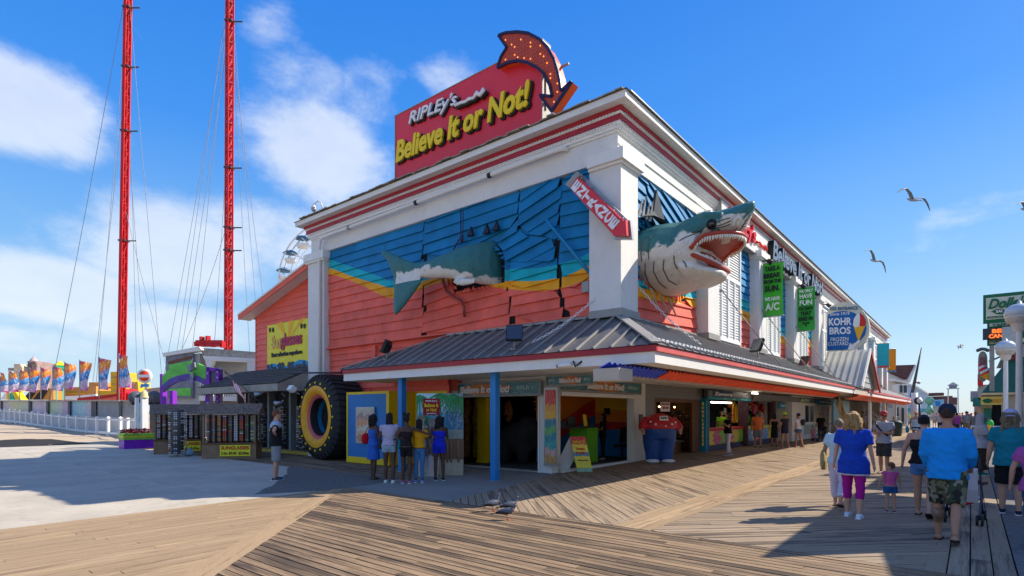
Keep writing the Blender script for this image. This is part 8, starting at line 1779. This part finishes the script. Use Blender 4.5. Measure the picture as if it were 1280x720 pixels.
for i in range(2):
    for j in range(2): b.bb(DX + .33,DX + .355,yw - 1.75 + i * .45,yw - 1.45 + i * .45,1.2 + j * .35,1.4 + j * .35)
b.build('notices',M_brown,nb_,'stuff')
b = MB(); b.bb(DX + .3,DX + .38,-12,yw - 2.05,.1,2.5); b.build('maroon_door',mat('maroon paint',(.2,.02,.03),.5),DB)
b = MB(); b.prism([(DX + .2,PXY(1262,447).y + .3,e1.z),(DX + .2,-16,e1.z),(DX + .2,-16,8),(DX + .2,PXY(1262,410).y - .9,8)],(9,0,0)); b.build('upper_gable',mat('white clapboard',(.62,.63,.64),.6,.08,1),DB)
b = MB(); q0,q1 = PXY(1262,452),PXY(1275,436); b.bb(DX - .12,DX - .05,q1.y,q0.y,q0.z,q1.z); w_ = b.build('candy_window',mat('dark window',(.05,.05,.06),.2),DB); letters('Do',((DX - .14),(q0.y + q1.y) / 2,(q0.z + q1.z) / 2),(0,-1,0),(0,0,1),abs(q1.y - q0.y) * .8,.4,M_lred,w_)
TS = thing('taffy_sign','large cream and green roof sign with green script lettering and TAFFY below','sign',(26.5,-8,6)); SX = 26.6
def ts(px_,py_): return AX(px_,py_,SX)
def tsb(x0,y0,x1,y1,m_,nm,o=0,th=.3,par=None): a,c = ts(x0,y0),ts(x1,y1); b = MB(); b.bb(SX - o,SX - o + th,c.y,a.y,ts(x0,y1).z,a.z); return b.build(nm,m_,par or TS)
M_sgr = flat('sign deep green',(.01,.14,.06)); M_scr = flat('sign cream',(.60,.66,.52))
tsb(1229,369,1292,404,M_sgr,'frame',0,.4); tsb(1232.5,373,1289,400,M_scr,'face',.03,.03); tsb(1234,403.5,1292,432,M_sgr,'lower_frame',-.02,.3); tsb(1237,404.5,1290,408.5,M_scr,'strip',.02,.03)
def tl(txt,xa,xb,y0,y1,m_,bold=.02,sh_=0): a,c = ts(xa,y0),ts(xb,y1); letters(txt,(SX - .09,(a.y + c.y) / 2,(ts(xa,y0).z + ts(xa,y1).z) / 2),(0,-1,0),(0,0,1),a.y - c.y,abs(ts(xa,y0).z - ts(xa,y1).z),m_,TS,bold,.04,sh_)
tl("Dolle's",1235,1285,374,387,M_sgr,.03,.35); tl('POPCORN',1254,1272,387.5,389.3,M_sgr); tl('CANDIES',1252,1270,390,391.6,M_sgr); tl('TAFFY',1240,1264,405,408.2,M_sgr,.03);
a,c = ts(1240,389),ts(1280,393); b = MB(); b.prism([(SX - .06,ts(1239,389).y,ts(1239,389.5).z),(SX - .06,ts(1246,386).y,ts(1246,386.5).z),(SX - .06,ts(1282,387).y,ts(1282,388).z),(SX - .06,ts(1282,392).y,ts(1282,393).z),(SX - .06,ts(1246,392).y,ts(1246,393).z)],(.02,0,0)); b.build('ribbon',M_sgr,TS); tl('SALT WATER',1245,1280,388,391.4,M_lwhite,.03); tsb(1234,396,1288,398.6,M_sgr,'motto_strip',.05,.03); tl("World's best since 1927",1236,1286,396.6,398.2,M_scr,.01)
tsb(1237,425,1290,430,M_scr,'strip',.02,.03); tl('POPCORN',1238,1262,425.4,429.4,M_sgr,.02)
LD = thing('led_sign','dark electronic sign with orange BEST CANDY letters under the taffy sign','sign',(26.2,-8,5)); a,c = AX(1228.5,411,26.2),AX(1272,424,26.2); b = MB(); b.bb(26.2,26.55,c.y,a.y,AX(1228.5,424.5,26.2).z,a.z); b.build('case',mat('led case',(.03,.04,.05),.4),LD)
M_led = mat('led orange',(1,.16,.02),.4,0,1,0,emit=.9,dirt=0)
for tx,y0,y1,x0,x1 in (('BEST',411.5,416.5,1240,1264),('CANDY',418,423,1236,1266)): A_,C_ = AX(x0,y0,26.15),AX(x1,y1,26.15); letters(tx,(26.16,(A_.y + C_.y) / 2,(A_.z + AX(x0,y1,26.15).z) / 2),(0,-1,0),(0,0,1),A_.y - C_.y,abs(A_.z - AX(x0,y1,26.15).z),M_led,LD,.04,.02)
b = MB()
for px_ in (1240,1275): p = ts(px_,430); b.bb(SX + .05,SX + .25,p.y - .1,p.y + .1,2.8,p.z + .5)
b.build('support',M_gutter,TS)
def lamp(px_,ytop,x,label,s=1.0):
    p = AX(px_,515,x); zt_ = AX(px_,ytop,x).z; T = thing('street_lamp',label,'street lamp',(x,p.y,0)); b = MB(); b.lathe([(.14 * s,0),(.14 * s,.5),(.09 * s,.6),(.075 * s,1),(.06 * s,zt_ - .55 * s)],(x,p.y,0),16); b.build('pole',M_whitel,T)
    b = MB(); b.lathe([(.06 * s,-.6 * s),(.13 * s,-.55 * s),(.16 * s,-.42 * s),(.24 * s,-.34 * s),(.28 * s,-.22 * s)],(x,p.y,zt_),18); b.build('collar',M_whitel,T)
    b = MB(); b.lathe([(.26 * s,-.22 * s),(.30 * s,-.16 * s),(.27 * s,-.04 * s),(.15 * s,.06 * s),(.05 * s,.09 * s),(.03 * s,.15 * s),(.0,.18 * s)],(x,p.y,zt_),18); b.build('dome_shade',mat('lamp dome',(.55,.62,.68),.25),T)
    b = MB(); b.lathe([(.22 * s,-.40 * s),(.27 * s,-.30 * s),(.27 * s,-.21 * s)],(x,p.y,zt_),18); b.build('lantern_glass',mat('lantern glass',(.55,.5,.42),.3),T); return T
lamp(1274,384,9.4,'tall white street lamp with a domed head nearest the right edge',1.15); lamp(1257,429,22.4,'white street lamp with a domed head before the teal roof',1.35)
b = MB(); p = AX(1265,425,24); b.bb(24,24.6,p.y - .35,p.y + .35,p.z - .55,p.z + .65); tag(b.build('grey_box',M_metal),'grey metal equipment box between the street lamps and the taffy sign','box')
b = MB(); p = AX(1256,402,30); b.bb(29,33,p.y - 1.4,p.y - .1,3.5,5.6); tag(b.build('brick_chimney',mat('brick chimney',(.30,.20,.14),.8,.3,4)),'short brown brick chimney behind the taffy sign','chimney')
CO = thing('ice_cream_cone_sculpture','big leaning ice cream cone sculpture with red and white swirl before the teal roof','sculpture',AX(1236,468,30)); t0,t1 = AX(1243,478,30),AX(1224.5,456,30); d = t1 - t0
b = MB(); b.tube([t0,t0 + d * .5],[.05,.34],14); b.build('cone',MC['cone yellow'],CO)
for i,f_ in enumerate((.5,.62,.73,.83,.92)): b = MB(); b.ball(t0 + d * f_,(.33 - .055 * i,.33 - .055 * i,.16),12,8,M=d.to_track_quat('Z','Y').to_matrix()); b.build('swirl',M_lred if i % 2 == 0 else M_lwhite,CO)
OV = thing('oval_sign','tall rounded grey and rose hanging sign left of the ice cream cone','sign',AX(1228,458,31)); b = MB(); q = []
for i in range(28): a = 2 * math.pi * i / 28; q.append(AX(1228.5 + 6 * math.cos(a),458 - (19 * (1 if math.sin(a) > 0 else 1) * (abs(math.sin(a)) ** .45) * (1 if math.sin(a) > 0 else -1)),31))
b.prism(q,(.3,0,0)); b.build('panel',mat('oval grey',(.32,.34,.31),.6),OV); cq = sum(q,Vector()) / len(q); b = MB(); b.prism([cq + (p - cq) * .8 + Vector((-.02,0,0)) for p in q],(.02,0,0)); b.build('field',stripes('oval field',[(.3,.2,.18),(.35,.3,.27),(.28,.2,.2),(.35,.28,.25)],2,3),OV)
b = MB();
for k in range(7): b.ball(AX(1222.5 + k * 2,438 - 1.8 * math.sin(math.pi * k / 6),30.9),.1,8,6)
b.build('scalloped_top',mat('oval crest',(.12,.14,.14),.6),OV); letters('FUDGE',cq + Vector((-.05,0,0)),(0,0,1),(0,1,0),1.1,.24,mat('rose letters',(.35,.08,.1),.5),OV)
b = MB(); b.cyl(AX(1236,452,31),AX(1250,446,31),.05); b.cyl(AX(1238,440,31),AX(1238,462,31),.04); b.build('bracket',M_gutter,OV)
YS = thing('yellow_shop_sign','yellow hanging shop sign under the teal roof','sign',AX(1239,501,28)); a,c = AX(1226,496,26.9),AX(1253,506,26.9); b = MB(); b.bb(26.9,27.1,c.y,a.y,AX(1226,506,26.9).z,a.z); b.build('panel',flat('sign ochre',(.75,.55,.12)),YS); letters('CANDY',(26.88,(a.y + c.y) / 2 - .2,(a.z + c.z) / 2),(0,-1,0),(0,0,1),.6,.22,flat('ochre letter',(.75,.3,.02)),YS); b = MB(); b.ball((26.88,a.y - .28,(a.z + c.z) / 2),(.02,.2,.12),12,8); b.build('emblem',M_sgr,YS)
FS = thing('far_shops','row of grey and teal canopied shops beyond the candy shop','building',(50,-9,0))
for i,(x,px_,yt,yb,m_,nm) in enumerate(((40,1223,481,500,mat('shop grey',(.35,.38,.42),.7),'upper_wall'),(40,1216,497,507,M_tealr,'canopy'),(44,1213,489,500,mat('shop pale',(.5,.52,.55),.7),'upper_wall'),(41,1225,507,545,M_cw,'wall'),(55,1218,503,535,mat('shop rose',(.45,.3,.28),.7),'wall'))):
    p = AX(px_,yt,x); q = AX(px_,yb,x); b = MB(); b.bb(x,x + 10,p.y - 4,p.y,q.z,p.z); b.build(nm,m_,FS)
b = MB(); p = AX(1230,507,40.9); b.bb(40.85,40.95,p.y - .8,p.y,.6,p.z - .2); b.build('door',M_tealr,FS)
b = MB(); p = AX(1222,475,39.5); b.bb(39.5,40,p.y - .3,p.y,p.z - .4,p.z + .4); b.build('red_box',flat('box red',(.6,.02,.03)),FS)
b = MB(); rr_ = random.Random(3)
for i in range(7): c = DP(1244 + i * 1.6,520 + rr_.uniform(-3,3),30); b.ball(c,(.16,.16,.75),8,6)
tag(b.build('hanging_clothes',c_(BLK)),'dark clothes hanging outside the shop under the teal roof','clothes')
for i,(px_,py_,col) in enumerate(((1238,530,(.05,.55,.1)),(1240,537,(.65,.05,.05)),(1236.5,535,(.8,.5,.03)),(1242,541,(.1,.55,.6)))): b = MB(); c = DP(px_,py_,24); b.ball(c,(.12,.12,.18),10,8); b.cyl(c + Vector((0,0,-.18)),c + Vector((0,0,-.5)),.01,n=4); tag(b.build('balloon',flat('toy balloon %d' % i,col)),['green','red','yellow','aqua'][i] + ' inflatable toy beside the grey hooded person','balloon')
tb = G(1232,556); TB = thing('pale_table','small pale table in front of the far right shop','table',tb); b = MB(); b.box(tb + Vector((0,0,.95)),(1.2,1.2,.06)); b.build('table_top',M_lwhite,TB)
for sx in (-1,1):
    for sy in (-1,1): b = MB(); b.box(tb + Vector((sx * .5,sy * .5,.46)),(.05,.05,.92)); b.build('leg',M_gutter,TB)
def far(nm,lab,cat,D_,polys):
    T = thing(nm,lab,cat,DP(polys[0][0][0][0],515,D_)); T.location.z = 0
    for pts,m_,pn,dd,dp in polys: b = MB(); b.prism([DP(x,y,D_ + dd) for x,y in pts],FWv * dp); b.build(pn,m_,T)
zc = lambda x,y: (1080 + x / 6,430 + y / 6)
M_bro = mat('brown roof',(.12,.055,.05),.8,.2,1); M_bl = mat('pale blue wall',(.42,.52,.62),.7,.06,.5); M_wd = flat('window dark',(.04,.05,.07),.2)
Zp = lambda *q: [zc(*p) for p in q]
far('brown_roof_house','white house with a brown gabled roof beyond the arcade','building',62,[(Zp((160,170),(330,265),(330,380),(160,380)),M_white,'upper_wall',0,8),(Zp((130,380),(310,380),(310,620),(130,620)),mat('house cream',(.55,.52,.46),.7),'lower_wall',.1,8),(Zp((225,160),(390,155),(330,268),(205,212)),M_bro,'roof',-.5,8),(Zp((390,155),(392,172),(345,290),(330,268)),M_white,'gable_trim',-.7,.5),(Zp((250,300),(330,305),(330,370),(250,370)),M_white,'bay_window',-.8,1),(Zp((270,308),(290,310),(290,365),(270,365)),M_wd,'pane',-.85,.04),(Zp((300,310),(322,311),(322,365),(300,365)),M_wd,'pane',-.85,.04),(Zp((225,260),(330,285),(330,298),(225,275)),M_white,'ledge',-.9,1),(Zp((245,475),(260,475),(260,600),(245,600)),M_wd,'doorway',0,.05),(Zp((285,480),(300,480),(300,600),(285,600)),M_wd,'doorway',0,.05),(Zp((110,445),(215,450),(215,480),(110,475)),M_gutter,'canopy',-1,1)])
far('pale_blue_house','pale blue gabled building behind the leaning flagpole','building',85,[(Zp((330,300),(400,325),(480,375),(480,600),(330,600)),M_bl,'wall',0,8),(Zp((330,292),(400,317),(485,372),(485,382),(400,328),(330,303)),M_white,'gable_trim',-.3,.4),(Zp((330,480),(470,485),(470,510),(330,505)),mat('blue canopy',(.05,.3,.4),.6),'canopy',-1,1)])
far('red_roof_hotel','low building with long red brown roofs far down the street','building',120,[(Zp((485,395),(665,388),(665,460),(485,460)),M_bro,'roof',0,8),(Zp((550,365),(600,365),(600,388),(550,388)),M_bro,'cupola',-.5,4),(Zp((665,400),(700,400),(700,460),(665,460)),M_bro,'roof',.5,6),(Zp((485,455),(700,455),(700,600),(485,600)),mat('hotel wall',(.5,.45,.42),.8),'wall',.2,8),(Zp((520,420),(600,415),(600,470),(500,470)),flat('mural sky',(.2,.45,.6)),'painted_gable',-1,.5),(Zp((540,430),(572,428),(572,465),(545,465)),flat('mural blue',(.02,.18,.5)),'painted_wave',-1.2,.1)])
RT_ = thing('roof_lookout','small railed lookout tower on the far roofs','tower',DP(1191,515,118)); c = DP(*zc(668,340),118); b = MB(); b.loft([[c + Vector((sx * a,sy * a,z)) for sx,sy in ((-1,-1),(1,-1),(1,1),(-1,1))] for a,z in ((.65,.2),(.65,.75),(.95,.8),(.05,1.5))],sm=False); b.build('cabin',mat('lookout grey',(.22,.24,.27),.7),RT_)
for s in (-1,1):
    for d_ in (-1,1): b = MB(); b.bar(c + Vector((s * .8,d_ * .8,.1)),c + Vector((s * .95,d_ * .95,-9)),.12); b.build('leg',mat('lookout white',(.5,.53,.56),.7),RT_)
b = MB(); b.loft([[c + Vector((sx * 1.1,sy * 1.1,z)) for sx,sy in ((-1,-1),(1,-1),(1,1),(-1,1))] for z in (.08,.2)],sm=False); b.build('railing',MC['lookout white'],RT_)
FP = thing('leaning_flagpole','dark flagpole leaning to the right with a small lamp at the far porch','flagpole',DP(1139,515,55)); b = MB(); b.tube([DP(*zc(355,400),55),DP(*zc(380,280),55),DP(*zc(432,28),55)],[.16,.13,.05],8); b.build('pole',mat('dark pole',(.06,.06,.07),.5),FP); b = MB(); b.cyl(DP(*zc(385,285),55),DP(*zc(405,285),55),.1); b.ball(DP(*zc(410,288),55),.17,10,7); b.build('lamp',M_metal,FP)
b = MB(); p = DP(1143,515,54); b.cyl((p.x,p.y,0),(p.x,p.y,DP(1143,491,54).z),.28,n=12); tag(b.build('white_post',M_whitel),'thick white post at the end of the far porch','post')
CK = thing('street_clock','round faced street clock on a dark post','clock',DP(1150,515,48)); c = DP(1149.7,501,48); b = MB(); b.cyl(c,c + FWv * .25,.33,n=20); b.build('case',mat('clock green',(.03,.05,.05),.5),CK); b = MB(); b.cyl(c - FWv * .02,c - FWv * .001,.26,n=20); f_ = b.build('face',M_lwhite,CK); b = MB(); b.bar(c - FWv * .04,c - FWv * .04 + Vector((0,0,.2)),.02); b.bar(c - FWv * .04,c - FWv * .04 + RTv * .14,.02); b.build('hands',M_black,f_); b = MB(); b.cyl((c.x,c.y,0),(c.x,c.y,c.z - .3),.09,n=10); b.build('post',MC['clock green'],CK)
b = MB(); b.cyl(DP(1162,501,60),DP(1162,501,60.3),.42,n=20); b.cyl(DP(1162,507,60),DP(1162,516,60),.2,.45); b.bb(*[v for v in (DP(1162,515,60.2).x - .08,DP(1162,515,60.2).x + .08,DP(1162,515,60.2).y - .08,DP(1162,515,60.2).y + .08,0,1.7)]); tag(b.build('round_green_sign',flat('mint green',(.2,.5,.35))),'round mint green sign on a post beyond the street clock','sign')
for i,(px_,py_,w_,h_) in enumerate(((1119,545,.9,1.1),(1108,547,.8,1.0))): p = G(px_,py_); b = MB(); b.lathe([(w_ * .42,0),(w_ * .5,h_ * .8),(w_ * .52,h_ * .85),(w_ * .3,h_),(0,h_ + .02)],p,14); tag(b.build('litter_bin',mat('bin green',(.03,.06,.06),.6)),['dark green litter bin by the far doorways','dark green litter bin left of the other, nearer the man in the grey tee'][i],'litter bin')
p = G(1090,546); RP = thing('white_ramp','white stair rail slanting down beside the far end of the arcade','stairs',p)
for k_ in range(2): b = MB(); b.bar(DP(1078,506 + k_ * 6,52),DP(1112,533 + k_ * 6,50),.1,.14); b.build('rail',M_whitel,RP)
for k_ in range(4): b = MB(); q = DP(1080 + k_ * 9,508 + k_ * 7,51); b.bar(q,Vector((q.x,q.y,0)),.12); b.build('post',M_whitel,RP)
h = 5.0; sx_,sy_ = .947 * h,-.722 * h
def sp(x,y): return (x + sx_,y + sy_)
CN = thing('shadow_canopy','unseen added green canopy, outlined to cast the lower right boardwalk shadow','canopy',(3,-9.5,0)); b = MB()  # added out of view; plan is the boardwalk shadow shifted along the sun
poly = [sp(-5.06,-4.65),sp(1.7,-4.65),sp(1.7,-9.5),sp(-7.8,-9.5),sp(-5.5,-6.0),sp(-3.9,-5.72)]
b.prism([(x,y,h) for x,y in poly],(0,0,-.12)); b.build('roof',M_tealr,CN)
for q in (poly[1],(3.0,-8.45),(1.2,-8.9)): b = MB(); b.bar((q[0] - .1,q[1] - .1,0),(q[0] - .1,q[1] - .1,h - .12),.14); b.build('post',M_whitel,CN)
b = MB(); b.bb(-2.5,6.2,-14,-11.5,0,h - .13); b.build('shop_wall',M_cw,CN)
C2 = thing('shadow_shop','unseen added flat roofed shop, sized to shade the boardwalk beyond the green canopy','building',(10,-10,0)); x0_,x1_ = sp(2.5,0)[0],sp(9.2,0)[0]; b = MB(); b.bb(x0_,x1_,-15,-8.3,h - .3,h); b.build('roof',M_tealr,C2); b = MB(); b.bb(x0_ + .2,x1_ - .2,-15,-9.2,0,h - .31); b.build('wall',M_cw,C2); b = MB(); b.bb(x0_ + 1,x1_ - 1,-9.19,-9.15,.3,2.5); b.build('shop_window',M_wd,C2)  # added out of view; roof span set by the second boardwalk shadow
print('OBJS',len(bpy.data.objects))
for i,(px_,py_,w_) in enumerate(((1017,556,'nearest the booths'),(1011,573,'beside the centre strip'),(990,566,'left of the other scraps'),(832,612,'on the sunny diagonal planks'))):
    p = G(px_,py_) + Vector((0,0,.006)); rr_ = random.Random(i); b = MB(); vs = [p + Vector((rr_.uniform(.02,.06) * math.cos(a),rr_.uniform(.02,.06) * math.sin(a),rr_.uniform(0,.03))) for a in (0,1.2,2.4,3.8,5)]; b.prism(vs,(0,0,.004)); tag(b.build('paper_scrap',M_lwhite),'small white paper scrap ' + w_,'litter')
